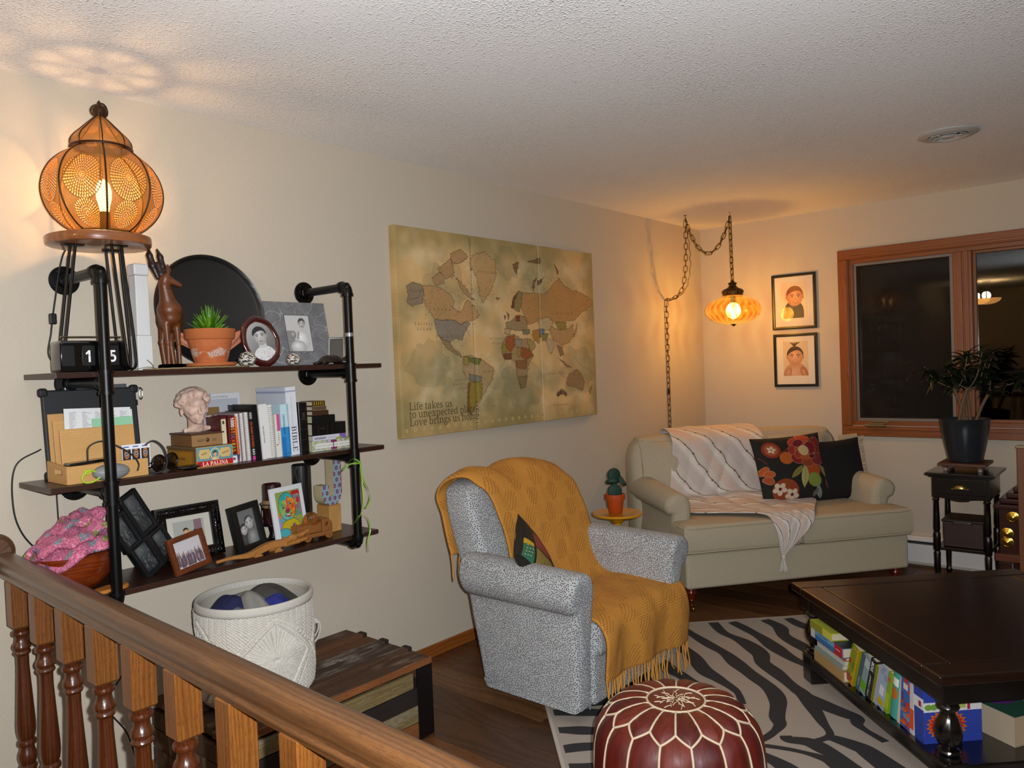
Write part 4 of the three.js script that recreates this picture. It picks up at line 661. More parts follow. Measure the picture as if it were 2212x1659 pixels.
  const whale = tex(256, 256, (c, w) => { c.fillStyle = '#5d6880'; c.fillRect(0, 0, w, w); c.fillStyle = '#1c2444'; c.beginPath(); c.ellipse(150, 140, 90, 60, 0.4, 0, 7); c.fill(); c.fillStyle = '#a9b0b4'; c.beginPath(); c.ellipse(90, 90, 40, 22, 0.6, 0, 7); c.fill(); });
  flat('grey green book, second from the bottom in the flat stack at the far end', { u0: 0.042, u1: 0.19, v0: 0.13, v1: 0.36, y: y0 + 0.0428, t: 0.018, cover: 0x7d8a80, map: hs('#8b968c', () => {}) });
  flat('white edged book with a dark blue sea picture cover, third in the flat stack', { u0: 0.05, u1: 0.2, v0: 0.135, v1: 0.365, y: y0 + 0.0614, t: 0.02, cover: 0xaab0ae, face: whale, map: hs('#b4bab6', () => {}) });
  flat('orange edged thin book under the blue and red one in the flat stack', { u0: 0.05, u1: 0.21, v0: 0.12, v1: 0.372, y: y0 + 0.0835, t: 0.014, cover: 0xb8481a, map: hs('#bd4a1c', (c, w, h) => { c.fillStyle = '#d7b9a0'; c.fillRect(w * 0.3, h * 0.3, w * 0.4, h * 0.3); }) });
  flat('thick blue book with a red end on its spine in the flat stack', { u0: 0.035, u1: 0.2, v0: 0.11, v1: 0.378, y: y0 + 0.0981, t: 0.04, cover: 0x2d5f8c, map: hs('#6d9cc4', (c, w, h) => { c.fillStyle = '#2b6da8'; c.fillRect(0, h * 0.5, w * 0.76, h * 0.5); c.fillStyle = '#b01c30'; c.fillRect(w * 0.76, 0, w * 0.24, h); c.fillStyle = '#d8a8a0'; c.fillRect(w * 0.8, h * 0.4, w * 0.14, h * 0.12); c.fillStyle = '#c8c2b8'; c.fillRect(0, 0, w * 0.14, h); c.fillStyle = '#2c3e66'; c.font = 'bold 30px sans-serif'; c.fillText('sea stories', w * 0.26, h * 0.36); }), face: hs('#26323a', (c, w, h) => { c.fillStyle = '#43555e'; c.fillRect(w * 0.2, h * 0.2, w * 0.6, h * 0.5); }) });
  flat('yellow green book lying on top of the flat stack under the coffee table', { u0: 0.03, u1: 0.17, v0: 0.115, v1: 0.3, y: y0 + 0.1395, t: 0.03, cover: 0xb4b038, map: hs('#8d8a2c', (c, w, h) => { c.fillStyle = '#c4c64a'; c.fillRect(w * 0.6, 0, w * 0.4, h); }), face: hs('#b8bc44', () => {}) });
  const violet = tex(256, 256, (c, w) => { c.fillStyle = '#2f5a48'; c.fillRect(0, 0, w, w); c.fillStyle = '#6d2f86'; c.beginPath(); c.moveTo(30, 60); c.quadraticCurveTo(150, 20, 210, 120); c.quadraticCurveTo(110, 150, 30, 60); c.fill(); });
  const board = withMap(field(128, 128, (x, y) => { const k = 176 + rr(-8, 8); return [k, k * 0.88, k * 0.7]; }, [0.1, 0.1]), 0.9);
  flat('thick board book with a green and purple cover at the near end of the shelf', { u0: 0.3, u1: 0.44, v0: 0.76, v1: 0.92, y: y0, t: 0.098, cover: 0xa3957c, face: violet, paper: board, map: hs('#b0a088', () => {}), turn: 0.25 });
  flat('second thick board book with a lime cover lying farther along the near edge', { u0: 0.5, u1: 0.66, v0: 0.8, v1: 0.97, y: y0, t: 0.1, cover: 0xa3957c, face: hs('#7f9a14', (c, w, h) => { c.fillStyle = '#2d3a18'; c.fillRect(0, 0, w, h * 0.4); }), paper: board, map: hs('#b0a088', () => {}), turn: -0.1 });
  const mid = [['dark grey blue book at the bottom of the stack in the middle of the shelf', 0x2c3a44, 0.05], ['navy book in the stack in the middle of the coffee table shelf', 0x24386a, 0.04], ['crimson book in the stack in the middle of the coffee table shelf', 0x8d1224, 0.034], ['sky blue book on top of the stack in the middle of the coffee table shelf', 0x4f86ae, 0.03]];
  let yy = y0; mid.forEach(([label, col, th], i) => { flat(label, { u0: 0.42 + 0.012 * (i % 3), u1: 0.6 + 0.02 * (i % 2), v0: 0.48, v1: 0.7 + 0.015 * i, y: yy, t: th, cover: col, turn: (i % 3 - 1) * 0.06 }); yy += th + 0.0006; });
}

// ---------- black end table with the plant ----------
{
  const e = thing('end_table', 'small black end table with one drawer and a low shelf under the window', 'table', [-0.345, 0, 1.86]);
  part('table_top', [bb(-0.205, 0.2, 0.682, 0.7, -0.18, 0.18, 0.005, 'z'), bb(-0.19, 0.185, 0.672, 0.683, -0.165, 0.165, 0.004, 'z')], mBlackPaint, e);
  part('case', [bb(-0.17, 0.17, 0.55, 0.672, -0.15, 0.15, 0.003, 'z')], mBlackPaint, e);
  const dr = part('drawer', bb(-0.176, -0.169, 0.572, 0.664, -0.128, 0.128, 0.003, 'z'), mBlackPaint, e);
  const pull = patchGeo((u, v) => { const a = u * PI, b = v * PI / 2; return V3(-0.176 - 0.02 * Math.sin(a) * Math.cos(b), 0.611 + 0.026 * Math.sin(a) * Math.sin(b), 0.036 * Math.cos(a)); }, 24, 12);
  part('cup_handle', [pull, bb(-0.179, -0.176, 0.606, 0.612, -0.045, 0.045, 0.001)], mat(0xa89250, 0.3, { metalness: 1, side: THREE.DoubleSide }), dr, 'brass cup handle');
  part('scalloped_apron', extr(new THREE.Shape([...Array(41)].map((_, i) => { const t = i / 40; return new THREE.Vector2(lerp(-0.13, 0.13, t), 0.55 - 0.018 * Math.abs(Math.sin(t * PI)) ** 2 * (Math.abs(t - 0.5) < 0.2 ? 1 : 0.5)); }).concat(V2([[0.13, 0.56], [-0.13, 0.56]]))), 0.012).rotateY(PI / 2).translate(-0.168, 0, 0), mBlackPaint, e);
  const lp = [[0, 0.56], [0.02, 0.56], [0.02, 0.55], [0.014, 0.545], [0.019, 0.535], [0.014, 0.525], [0.016, 0.45], [0.018, 0.36], [0.014, 0.34], [0.019, 0.33], [0.02, 0.3], [0.02, 0.235], [0.014, 0.225], [0.018, 0.215], [0.016, 0.12], [0.014, 0.06], [0.018, 0.05], [0.013, 0.02], [0.01, 0.0005], [0, 0.0005]];
  for (const x of [-0.15, 0.15]) for (const z of [-0.132, 0.132]) part('leg', lathe(lp, 20).translate(x, 0, z), mBlackPaint, e);
  part('low_shelf', bb(-0.16, 0.16, 0.235, 0.25, -0.14, 0.14, 0.003, 'z'), mBlackPaint, e);
  // brown box under it
  const b = thing('storage_box', 'dark brown wooden box with a wire handle on the shelf of the black end table', 'box', [-0.36, 0.2505, 1.86]);
  part('box_body', bb(-0.11, 0.11, 0, 0.15, -0.105, 0.105, 0.006, 'z'), withMap(woodTex(0x2a150b, 0x3c2010, { seed: 71, rep: [0.4, 0.1] }), 0.5), b);
  part('lid', bb(-0.116, 0.116, 0.1502, 0.165, -0.11, 0.11, 0.004, 'z'), mat(0x1b110b, 0.45), b);
  part('handle', tube([[-0.117, 0.14, -0.05], [-0.13, 0.153, -0.045], [-0.133, 0.155, 0], [-0.13, 0.153, 0.045], [-0.117, 0.14, 0.05]], 0.0028, 24, 8), mat(0x8d8578, 0.3, { metalness: 0.9 }), b);
  // wooden trivet
  const tv = thing('plant_stand', 'low brown wooden plant stand with short round feet on the black end table', 'stand', [-0.345, 0.7005, 1.86]), wv = withMap(woodTex(0x4a2412, 0x66371c, { seed: 73, rep: [0.4, 0.1] }), 0.45);
  for (let i = 0; i < 5; i++) part('slat', bb(-0.125 + i * 0.0505, -0.125 + i * 0.0505 + 0.048, 0.032, 0.05, -0.125, 0.125, 0.003, 'z'), wv, tv);
  part('rail', [bb(-0.12, 0.12, 0.022, 0.0325, -0.105, -0.08, 0.002)], wv, tv); part('rail', [bb(-0.12, 0.12, 0.022, 0.0325, 0.08, 0.105, 0.002)], wv, tv);
  for (const x of [-0.09, 0.09]) for (const z of [-0.09, 0.09]) part('foot', lathe([[0, 0], [0.011, 0], [0.014, 0.006], [0.012, 0.014], [0.014, 0.024], [0, 0.024]], 16).translate(x, 0, z), mat(0x8d7f76, 0.4), tv);
  // plant
  const pl = thing('potted_plant', 'bushy dark green houseplant with bare pale stems in a grey pot by the window', 'plant', [-0.345, 0.7508, 1.86]);
  const pot = part('pot', lathe([[0, 0], [0.085, 0], [0.093, 0.006], [0.112, 0.1], [0.128, 0.19], [0.134, 0.25], [0.137, 0.256], [0.134, 0.259], [0.129, 0.256], [0.122, 0.2], [0.118, 0.18], [0, 0.18]], 48), mat(0x23272d, 0.3), pl, 'dark grey pot');
  part('soil', lathe([[0, 0.225], [0.06, 0.222], [0.124, 0.216], [0.12, 0.19], [0, 0.19]].reverse(), 30), mat(0x14100c, 1), pl);
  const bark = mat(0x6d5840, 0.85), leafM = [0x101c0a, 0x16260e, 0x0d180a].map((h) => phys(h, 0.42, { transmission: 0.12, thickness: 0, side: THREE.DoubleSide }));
  const stems = [[-0.03, 0.02, -0.06], [0.03, -0.02, 0.03], [0.0, 0.045, 0.1], [0.02, 0.03, -0.02], [-0.04, -0.03, 0.06]];
  const leafG = (l, w, droop) => sheet(3, 8, (u, v) => { const b = Math.sin(Math.pow(v, 0.75) * PI) * w * (u - 0.5); return V3(b, -droop * v * v * l - Math.abs(u - 0.5) * w * 0.25, v * l); }, 0.0006);
  const lv = [leafG(0.062, 0.02, 0.4), leafG(0.05, 0.017, 0.2), leafG(0.07, 0.021, 0.6)], tips = [];
  stems.forEach(([x, z, dz], si) => {
    const c = curve([[x, 0.2, z], [x * 1.4, 0.34, z + dz * 0.5], [x * 1.8, 0.44, z + dz]]); part('stem', new THREE.TubeGeometry(c, 16, 0.0085, 8), bark, pl);
    for (let k = 0; k < 3; k++) { const a = si * 1.7 + k * 2.1, q = c.getPoint(0.8 + k * 0.1), e = V3(q.x + 0.09 * Math.cos(a), q.y + rr(0.03, 0.25), q.z + 0.13 * Math.sin(a) + dz * 0.6); part('twig', new THREE.TubeGeometry(curve([q, V3(lerp(q.x, e.x, 0.6), lerp(q.y, e.y, 0.35), lerp(q.z, e.z, 0.6)), e]), 10, 0.0035, 6), bark, pl); tips.push([q, e]); }
  });
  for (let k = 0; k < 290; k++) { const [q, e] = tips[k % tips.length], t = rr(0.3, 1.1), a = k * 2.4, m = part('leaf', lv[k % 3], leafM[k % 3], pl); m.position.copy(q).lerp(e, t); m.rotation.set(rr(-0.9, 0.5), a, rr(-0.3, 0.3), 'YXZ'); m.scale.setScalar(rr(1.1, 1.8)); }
}
{ // carved trunk at the right edge of the picture and the chair post in front of it
  const wd = phys(0xffffff, 0.3, { map: woodTex(0x2d0f08, 0x431a0e, { seed: 77, rep: [0.5, 0.14] }), clearcoat: 0.3 }), br = mat(0xb5923c, 0.25, { metalness: 1 });
  const c = thing('carved_chest', 'dark red wooden chest with stepped lid and shiny brass fittings at the right edge', 'chest', [-0.3, 0, 2.36]);
  const W = 0.34;
  part('chest_body', bb(-0.16, 0.2, 0.2, 0.5, -W + 0.02, W, 0.005, 'z'), wd, c);
  part('base_moulding', bb(-0.185, 0.215, 0.2, 0.245, -W, W + 0.02, 0.006, 'z'), withMap(woodTex(0x5b2a12, 0x743b1a, { seed: 78, rep: [0.5, 0.14] }), 0.4), c);
  [[0.0, 0.5, 0.53], [0.025, 0.5302, 0.56], [0.055, 0.5602, 0.59], [0.085, 0.5902, 0.62]].forEach(([s, a, b]) => part('lid_step', bb(-0.185 + s, 0.215 - s, a, b, -W + s, W + 0.02 - s, 0.007, 'z'), wd, c));
  for (const x of [-0.14, 0.18]) for (const z of [-W + 0.05, W - 0.03]) part('foot', bb(x - 0.03, x + 0.03, 0.0005, 0.2, z - 0.03, z + 0.03, 0.006, 'y'), wd, c);
  for (let k = 0; k < 4; k++) for (const y of [0.31, 0.36, 0.455]) { const z = -W + 0.06 + k * 0.11 + (y > 0.4 ? 0.03 : 0); part('brass_fitting', [lathe([[0, 0.012], [0.012, 0.009], [0.024, 0.004], [0.034, 0.002], [0.034, 0], [0, 0]], 18, 0.3).rotateZ(PI / 2), new THREE.TorusGeometry(0.017, 0.003, 8, 20, PI).rotateZ(PI).rotateY(PI / 2).translate(-0.013, -0.004, 0)].map((g) => g.translate(-0.161, y, z)), br, c, 'polished brass boss with ring'); }
  const p = thing('wooden_post', 'slim upright wooden post with pale top at the right edge under the window', 'post', [-0.5, 0, 2.167]);
  part('shaft', bb(-0.02, 0.02, 0.0005, 0.86, -0.022, 0.022, 0.003, 'y'), withMap(woodTex(0x6a3a18, 0x8a5026, { seed: 79, rep: [0.5, 0.1] }), 0.45), p);
  part('cap', bb(-0.025, 0.025, 0.8602, 0.874, -0.027, 0.027, 0.004), mat(0xa08c70, 0.5), p, 'pale cap');
}
{ // yellow pedestal table and felt cactus
  const t = thing('pedestal_table', 'small round yellow metal pedestal table between the armchair and the loveseat', 'table', [-2.035, 0, 0.475]);
  const ym = phys(0xc98a08, 0.3, { clearcoat: 0.4 });
  part('table_top', lathe([[0, 0.583], [0.1, 0.584], [0.128, 0.582], [0.139, 0.588], [0.14, 0.594], [0.137, 0.599], [0.125, 0.6], [0.11, 0.597], [0, 0.597]], 56), ym, t);
  part('collar', lathe([[0, 0.584], [0.05, 0.584], [0.05, 0.566], [0.036, 0.55], [0.024, 0.54], [0, 0.54]], 30), ym, t);
  part('column', rod([0, 0.02, 0], [0, 0.545, 0], 0.022, 20), ym, t);
  part('foot_plate', lathe([[0, 0.0005], [0.13, 0.0005], [0.134, 0.008], [0.12, 0.018], [0.05, 0.03], [0.024, 0.05], [0, 0.05]], 40), ym, t);
  const c = thing('toy_cactus', 'dark green toy cactus of round pads in an orange pot on the yellow table', 'ornament', [-2.045, 0.5978, 0.47], -0.75);
  part('pot', lathe([[0, 0], [0.035, 0], [0.038, 0.004], [0.048, 0.075], [0.0545, 0.076], [0.0555, 0.08], [0.0555, 0.104], [0.053, 0.106], [0.047, 0.104], [0.044, 0.08], [0, 0.08]], 36), mat(0xb2440e, 0.5), c, 'orange pot');
  const gm = mat(0x16372c, 0.7), pad = (r, x, y, rz, ry = 0, sx = 1) => lathe([[0, 0.011], [r * 0.85, 0.0105], [r * 0.96, 0.008], [r, 0.003], [r, -0.003], [r * 0.96, -0.008], [r * 0.85, -0.0105], [0, -0.011]], 36).rotateX(PI / 2).scale(sx, 1, 1).rotateY(ry).rotateZ(rz).translate(x, y, 0);
  part('pad', pad(0.04, 0, 0.12, 0), gm, c); part('pad', pad(0.038, -0.002, 0.21, 0, 0.3), gm, c); part('pad', pad(0.034, -0.012, 0.174, 0.05, 0, 1.05).scale(1, 1, 1).applyMatrix4(M4(0, 0.174, 0, 1.25).multiply(M4(0, -0.174, 0))), gm, c);
  part('neck', rod([0, 0.14, 0], [-0.004, 0.18, 0], 0.011, 12), gm, c); part('arm_pad', pad(0.034, 0.042, 0.175, 0.6, 1.35), gm, c);
}

// ---------- printed pictures share two sheets ----------
class Sheet {
  constructor(w, h) { this.c = document.createElement('canvas'); this.c.width = w; this.c.height = h; this.x = this.y = this.row = 0; this.t = new THREE.CanvasTexture(this.c); this.t.colorSpace = THREE.SRGBColorSpace; }
  cell(w, h, draw) {
    if (this.x + w + 4 > this.c.width) { this.x = 0; this.y += this.row + 4; this.row = 0; }
    const g = this.c.getContext('2d'); g.save(); g.translate(this.x, this.y); g.beginPath(); g.rect(0, 0, w, h); g.clip(); draw(g, w, h); g.restore();
    const t = this.t.clone(), e = 1.5; t.offset.set((this.x + e) / this.c.width, 1 - (this.y + h - e) / this.c.height); t.repeat.set((w - 2 * e) / this.c.width, (h - 2 * e) / this.c.height);
    this.x += w + 4; this.row = Math.max(this.row, h); if (this.y + h > this.c.height) throw new Error('sheet full'); return t;
  }
}
const photos = new Sheet(2048, 1536), prints = new Sheet(2048, 1536);
const shadeDisc = (c, x, y, rx, ry, inner, outer, rot = 0) => { c.save(); c.translate(x, y); c.rotate(rot); c.scale(rx, ry); const g = c.createRadialGradient(-0.2, -0.25, 0.05, 0, 0, 1); g.addColorStop(0, inner); g.addColorStop(1, outer); c.fillStyle = g; c.beginPath(); c.arc(0, 0, 1, 0, 7); c.fill(); c.restore(); };
const grainy = (c, w, h, n = 2500, a = 0.08) => { for (let i = 0; i < n; i++) { c.fillStyle = rnd() > 0.5 ? `rgba(255,255,255,${a})` : `rgba(0,0,0,${a})`; c.fillRect(rnd() * w, rnd() * h, 2, 2); } };
// a printed head: r is half its width
function head(c, x, y, r, o = {}) {
  const { skin = ['#e8b99a', '#c98f70'], hair = '#6a4526', turn = 0, smile = true, hairTop = 0.55, tuft = false, baby = false } = o, dark = o.dark ?? '#3a2018';
  c.save(); c.translate(x, y); c.rotate(o.tilt ?? 0); c.scale(r, r);
  if (!o.bald) shadeDisc(c, 0, -0.22, 1.08, 1.12, hair, o.hair2 ?? hair);
  shadeDisc(c, -1.0, 0.08, 0.16, 0.26, skin[1], skin[1]); shadeDisc(c, 1.0, 0.08, 0.16, 0.26, skin[1], skin[1]);
  shadeDisc(c, 0, 0.08, baby ? 1.0 : 0.92, baby ? 1.12 : 1.22, skin[0], skin[1]);
  if (!o.bald) { c.fillStyle = hair; c.beginPath(); c.moveTo(-1.02, -0.1); c.quadraticCurveTo(-0.95, -1.35, 0.1, -1.3); c.quadraticCurveTo(1.05, -1.25, 1.0, -0.1); c.quadraticCurveTo(0.8, -hairTop - 0.15, 0.2, -hairTop - 0.1); c.quadraticCurveTo(-0.6, -hairTop, -1.02, -0.1); c.fill(); }
  if (tuft) { c.strokeStyle = hair; c.lineWidth = 0.12; for (const a of [-0.5, -0.2, 0.1, 0.4, 0.7]) { c.beginPath(); c.moveTo(-0.1, -1.2); c.quadraticCurveTo(-0.1 + a * 0.2, -1.6, -0.1 + a, -1.85); c.stroke(); } c.fillStyle = '#7a2a30'; c.fillRect(-0.22, -1.36, 0.24, 0.16); }
  for (const s of [-1, 1]) { const ex = s * 0.4 + turn * 0.16; shadeDisc(c, ex, 0.02, 0.16, 0.085, '#f1e6de', '#d9c4b6'); shadeDisc(c, ex, 0.025, 0.085, 0.09, '#1c1512', '#3d2c24'); c.strokeStyle = dark; c.lineWidth = 0.06; c.beginPath(); c.arc(ex, 0.1, 0.25, PI * 1.2, PI * 1.8); c.stroke(); c.lineWidth = 0.07; c.strokeStyle = hair; c.beginPath(); c.arc(ex, 0.12, 0.42, PI * 1.28, PI * 1.72); c.stroke(); }
  c.strokeStyle = skin[1]; c.lineWidth = 0.08; c.beginPath(); c.moveTo(turn * 0.2 + 0.04, 0.1); c.quadraticCurveTo(turn * 0.26 + 0.14, 0.4, turn * 0.2 - 0.1, 0.44); c.stroke();
  const mx = turn * 0.2; if (smile) { c.fillStyle = '#7a2a26'; c.beginPath(); c.moveTo(mx - 0.32, 0.66); c.quadraticCurveTo(mx, 0.72, mx + 0.32, 0.66); c.quadraticCurveTo(mx, 1.0, mx - 0.32, 0.66); c.fill(); c.fillStyle = '#eee4dc'; c.fillRect(mx - 0.17, 0.685, 0.34, 0.06); } else { c.strokeStyle = '#6a3a34'; c.lineWidth = 0.08; c.beginPath(); c.moveTo(mx - 0.25, 0.72); c.quadraticCurveTo(mx, 0.76, mx + 0.25, 0.72); c.stroke(); }
  c.restore();
}
const GREY = { skin: ['#d5d5d3', '#9a9a98'], hair: '#343434', dark: '#222' };
// ---------- map in three canvases ----------
const LANDS = [
  ['#7d6f5c', 40,283,67,260,107,277,103,361,79,366,58,378,40,357,45,322],
  ['#b58a58', 107,277,150,273,181,282,219,309,238,345,227,377,263,397,292,334,319,348,349,409,324,434,288,442,260,458,234,437,149,438,132,403,109,361],
  ['#a98256', 145,234,184,201,195,259,156,269],
  ['#a98256', 172,187,232,128,242,216,202,236],
  ['#a98256', 227,105,275,77,307,110,271,152,232,150],
  ['#a98256', 249,223,281,259,330,332,300,319,267,275],
  ['#b8935f', 328,99,387,76,440,121,438,197,408,279,366,342,353,300,345,222,312,147],
  ['#80766e', 149,438,234,437,260,458,288,442,302,449,276,503,264,539,231,527,210,550,178,535,157,505],
  ['#8a7350', 166,520,210,550,222,580,249,599,265,626,229,603,196,579,178,550],
  ['#a58d62', 268,618,309,616,358,645,408,686,398,749,367,795,347,841,328,870,306,891,292,920,275,896,286,804,284,742,260,687,264,641],
  ['#8c7a1f', 291,750,350,762,344,833,322,861,292,916,278,888,285,812],
  ['#6f7468', 289,708,348,727,347,754,291,746],
  ['#5a6a2a', 282,619,351,636,339,664,295,650],
  ['#97863a', 268,622,289,619,290,666,270,665],
  ['#7e4a20', 282,757,292,758,284,835,292,920,274,896],
  ['#9a7f55', 475,518,514,505,557,530,586,530,600,585,619,627,589,669,582,728,567,798,543,804,526,725,520,658,493,641,463,640,450,599,458,551],
  ['#a2481c', 479,526,518,508,520,567,495,604,469,567],
  ['#968f86', 521,530,557,535,555,580,523,571],
  ['#94862c', 456,559,477,563,479,600,456,599],
  ['#6e3a1c', 456,608,502,609,501,641,463,640],
  ['#9a8b3a', 529,576,551,584,545,630,529,625],
  ['#96481e', 556,576,596,585,615,627,581,644,550,626],
  ['#84562e', 521,650,581,648,575,698,527,691],
  ['#7d6c3c', 529,741,578,735,567,798,543,802],
  ['#7c7242', 508,362,522,304,555,265,571,275,564,351,547,385,527,370],
  ['#5a3a24', 508,362,522,304,551,268,529,320,523,361],
  ['#8f7a58', 480,478,477,444,513,428,534,402,566,401,594,417,588,476,555,485,523,485,499,477],
  ['#7e2c1e', 530,406,554,403,553,433,532,434],
  ['#b09a6c', 472,474,504,477,491,510,470,502],
  ['#6d6340', 483,383,498,403,490,429],
  ['#8d2a1c', 470,404,479,408,474,429],
  ['#b17f45', 571,275,654,273,697,274,743,219,781,171,807,213,853,237,920,250,988,291,995,314,955,349,915,369,874,416,817,427,752,438,710,404,665,423,623,441,593,450,574,400,560,351],
  ['#b9a67c', 648,423,710,402,739,438,715,482,664,474],
  ['#8a7c2e', 753,434,817,432,816,476,769,477],
  ['#b08a54', 721,456,769,477,820,476,859,443,862,499,831,553,784,570,740,543,719,500],
  ['#a8701e', 616,484,651,475,666,517,651,560,619,526],
  ['#5e6c58', 563,480,604,480,599,504,564,505],
  ['#4d6488', 659,474,685,474,684,508,662,508],
  ['#6c7a3c', 671,500,710,500,691,543,670,539],
  ['#9c8a52', 590,526,623,543,634,577,604,602,589,559],
  ['#b8a286', 692,526,735,543,743,569,719,621,699,578],
  ['#806040', 752,560,788,579,795,623,777,632,760,587],
  ['#8f7048', 771,649,807,695,835,701,798,668],
  ['#a8865a', 888,434,881,489,856,525,872,480],
  ['#8d6e4a', 803,794,824,740,873,712,896,735,923,793,906,847,858,820,812,807],
  ['#8f7048', 945,850,972,814,955,869],
  ['#6e3f22', 625,255,635,203,657,184,639,219,634,263],
  ['#4e2c18', 660,235,665,200,697,177,683,199],
  ['#6a4a2c', 525,123,557,106,542,178,528,147],
  ['#6a4a2c', 606,100,679,70,678,104],
  ['#6e3f22', 757,95,782,136,778,154],
  ['#8a6a44', 430,310,452,313,440,325],
];

const mapTex = tex(2048, 1280, (c, w, h) => {
  const im = c.createImageData(w, h), d = im.data;
  for (let y = 0, o = 0; y < h; y++) for (let x = 0; x < w; x++, o += 4) {
    const u = x / w * 1.6, v = y / h, a = fbm(u * 2.6, v * 2.6, 1, 4), b = fbm(u * 9, v * 9, 7, 3), e = Math.min(x, w - x, y, h - y) / h;
    let q = mixc([220, 180, 120], [162, 150, 106], clamp(0.34 + a * 3)); q = mixc(q, [222, 204, 162], clamp(b * 1.3 + 0.1)); q = mixc(q, [138, 118, 66], clamp(0.9 - e * 7 + a * 1.4) * 0.6);
    const n = (rnd() - 0.5) * 16; d[o] = q[0] + n; d[o + 1] = q[1] + n; d[o + 2] = q[2] + n; d[o + 3] = 255;
  }
  c.putImageData(im, 0, 0);
  const X = (a) => a / 1000 * w, Y = (b) => b / 1000 * h;
  for (const [x0, y0, r] of [[0.2, 0.3, 0.09], [0.55, 0.78, 0.1], [0.12, 0.66, 0.08], [0.87, 0.72, 0.1], [0.5, 0.12, 0.06]]) { c.fillStyle = 'rgba(84,92,66,.16)'; c.beginPath(); for (let k = 0; k <= 40; k++) { const t = k / 40 * 2 * PI, q = r * (1 + 0.5 * noise(Math.cos(t) * 2 + x0 * 9, Math.sin(t) * 2 + y0 * 9)); c.lineTo((x0 + q * Math.cos(t)) * w, (y0 + q * 1.5 * Math.sin(t)) * h); } c.fill(); }
  for (const [col, ...p] of LANDS) { // ragged coast from the traced corners
    c.beginPath(); const n = p.length / 2;
    for (let i = 0; i < n; i++) { const ax = p[2 * i], ay = p[2 * i + 1], bx2 = p[2 * ((i + 1) % n)], by2 = p[2 * ((i + 1) % n) + 1], L = Math.hypot(bx2 - ax, by2 - ay), m = Math.max(1, Math.round(L / 4)); for (let k = 0; k < m; k++) { const t = k / m, f = k ? Math.min(4, L * 0.09) : 0; c.lineTo(X(lerp(ax, bx2, t) + f * 2 * (rnd() - 0.5)), Y(lerp(ay, by2, t) + f * 2 * (rnd() - 0.5))); } }
    c.closePath(); c.fillStyle = col; c.globalAlpha = 0.78; c.fill(); c.globalAlpha = 0.85; c.strokeStyle = '#4a3420'; c.lineWidth = 2.4; c.stroke(); c.globalAlpha = 1;
    const cx = p.filter((_, i) => !(i % 2)), cy = p.filter((_, i) => i % 2), lo = [Math.min(...cx), Math.min(...cy)], hi = [Math.max(...cx), Math.max(...cy)];
    c.fillStyle = 'rgba(60,40,24,.55)'; for (let k = 0; k < (hi[0] - lo[0]) * (hi[1] - lo[1]) / 160; k++) { c.fillRect(X(rr(lo[0], hi[0])), Y(rr(lo[1], hi[1])), rr(4, 13), 1.6); }
  }
  c.strokeStyle = 'rgba(74,52,32,.7)'; c.lineWidth = 2.5; for (const pts of [[[100, 290], [85, 335], [50, 345]], [[250, 455], [280, 470], [300, 520]], [[760, 640], [800, 680], [850, 700]], [[860, 640], [900, 690], [950, 720]]]) { c.beginPath(); pts.forEach(([a, b], i) => (i ? c.lineTo(X(a) + rr(-6, 6), Y(b)) : c.moveTo(X(a), Y(b)))); c.stroke(); }
  c.fillStyle = 'rgba(70,54,34,.8)'; c.textBaseline = 'middle';
  const tx = (s, x, y, px, sp = 0, font = 'serif') => { c.font = `${px}px ${font}`; let q = X(x); for (const ch of s) { c.fillText(ch, q, Y(y)); q += c.measureText(ch).width + sp; } };
  tx('PACIFIC', 66, 460, 25, 9); tx('OCEAN', 74, 484, 25, 9); tx('SOUTH', 225, 738, 22, 7); tx('PACIFIC', 217, 760, 22, 7); tx('OCEAN', 225, 782, 22, 7); tx('GREENLAND', 348, 180, 20, 8); tx('ATLANTIC', 395, 530, 22, 8); tx('OCEAN', 405, 552, 22, 8); tx('UNITED STATES', 150, 518, 20, 7); tx('CANADA', 130, 385, 22, 18); tx('ALASKA', 50, 302, 18, 5); tx('RUSSIA', 760, 380, 24, 24); tx('BRAZIL', 356, 700, 20, 10); tx('INDIAN OCEAN', 690, 730, 20, 7);
  c.fillStyle = 'rgba(74,56,30,.95)'; c.font = '62px serif'; c.fillText('Life takes us', X(30), Y(851)); c.fillText('to unexpected places', X(30), Y(888)); c.fillText('Love brings us home', X(30), Y(926));
  c.save(); c.translate(X(775), Y(905)); c.font = 'bold 50px serif'; const words = 'Our World Travels'; [...words].forEach((ch, i) => { c.save(); c.rotate(-0.75 + i * 0.094); c.fillText(ch, -10, -80); c.restore(); }); c.restore();
  c.fillStyle = 'rgba(110,84,40,.7)'; c.font = '30px serif'; c.fillText('*', X(770), Y(870)); c.fillRect(X(735), Y(915), 150, 3); c.beginPath(); c.arc(X(727), Y(915), 6, 0, 7); c.fill();
  for (let k = 0; k < 30; k++) { const x = X(18 + k * 34), y = Y(963); c.fillStyle = '#c9b478'; c.beginPath(); c.arc(x, y, 11, 0, 7); c.fill(); c.fillStyle = '#7a6426'; c.font = 'bold 15px serif'; c.fillText(String.fromCharCode(9733), x - 7, y); c.beginPath(); c.arc(x, y, 4, 0, 7); c.fill(); }
  c.strokeStyle = 'rgba(214,196,148,.5)'; c.lineWidth = 4; for (const q of [0.006, 0.331, 0.667]) { c.beginPath(); c.moveTo(q * w, 0); c.lineTo(q * w, h); c.stroke(); }
});
const canvasWeave = field(256, 256, (x, y) => 120 + 60 * Math.sin(x * PI / 2) * Math.sin(y * PI / 2) + rr(-15, 15), [0.5, 1], false);
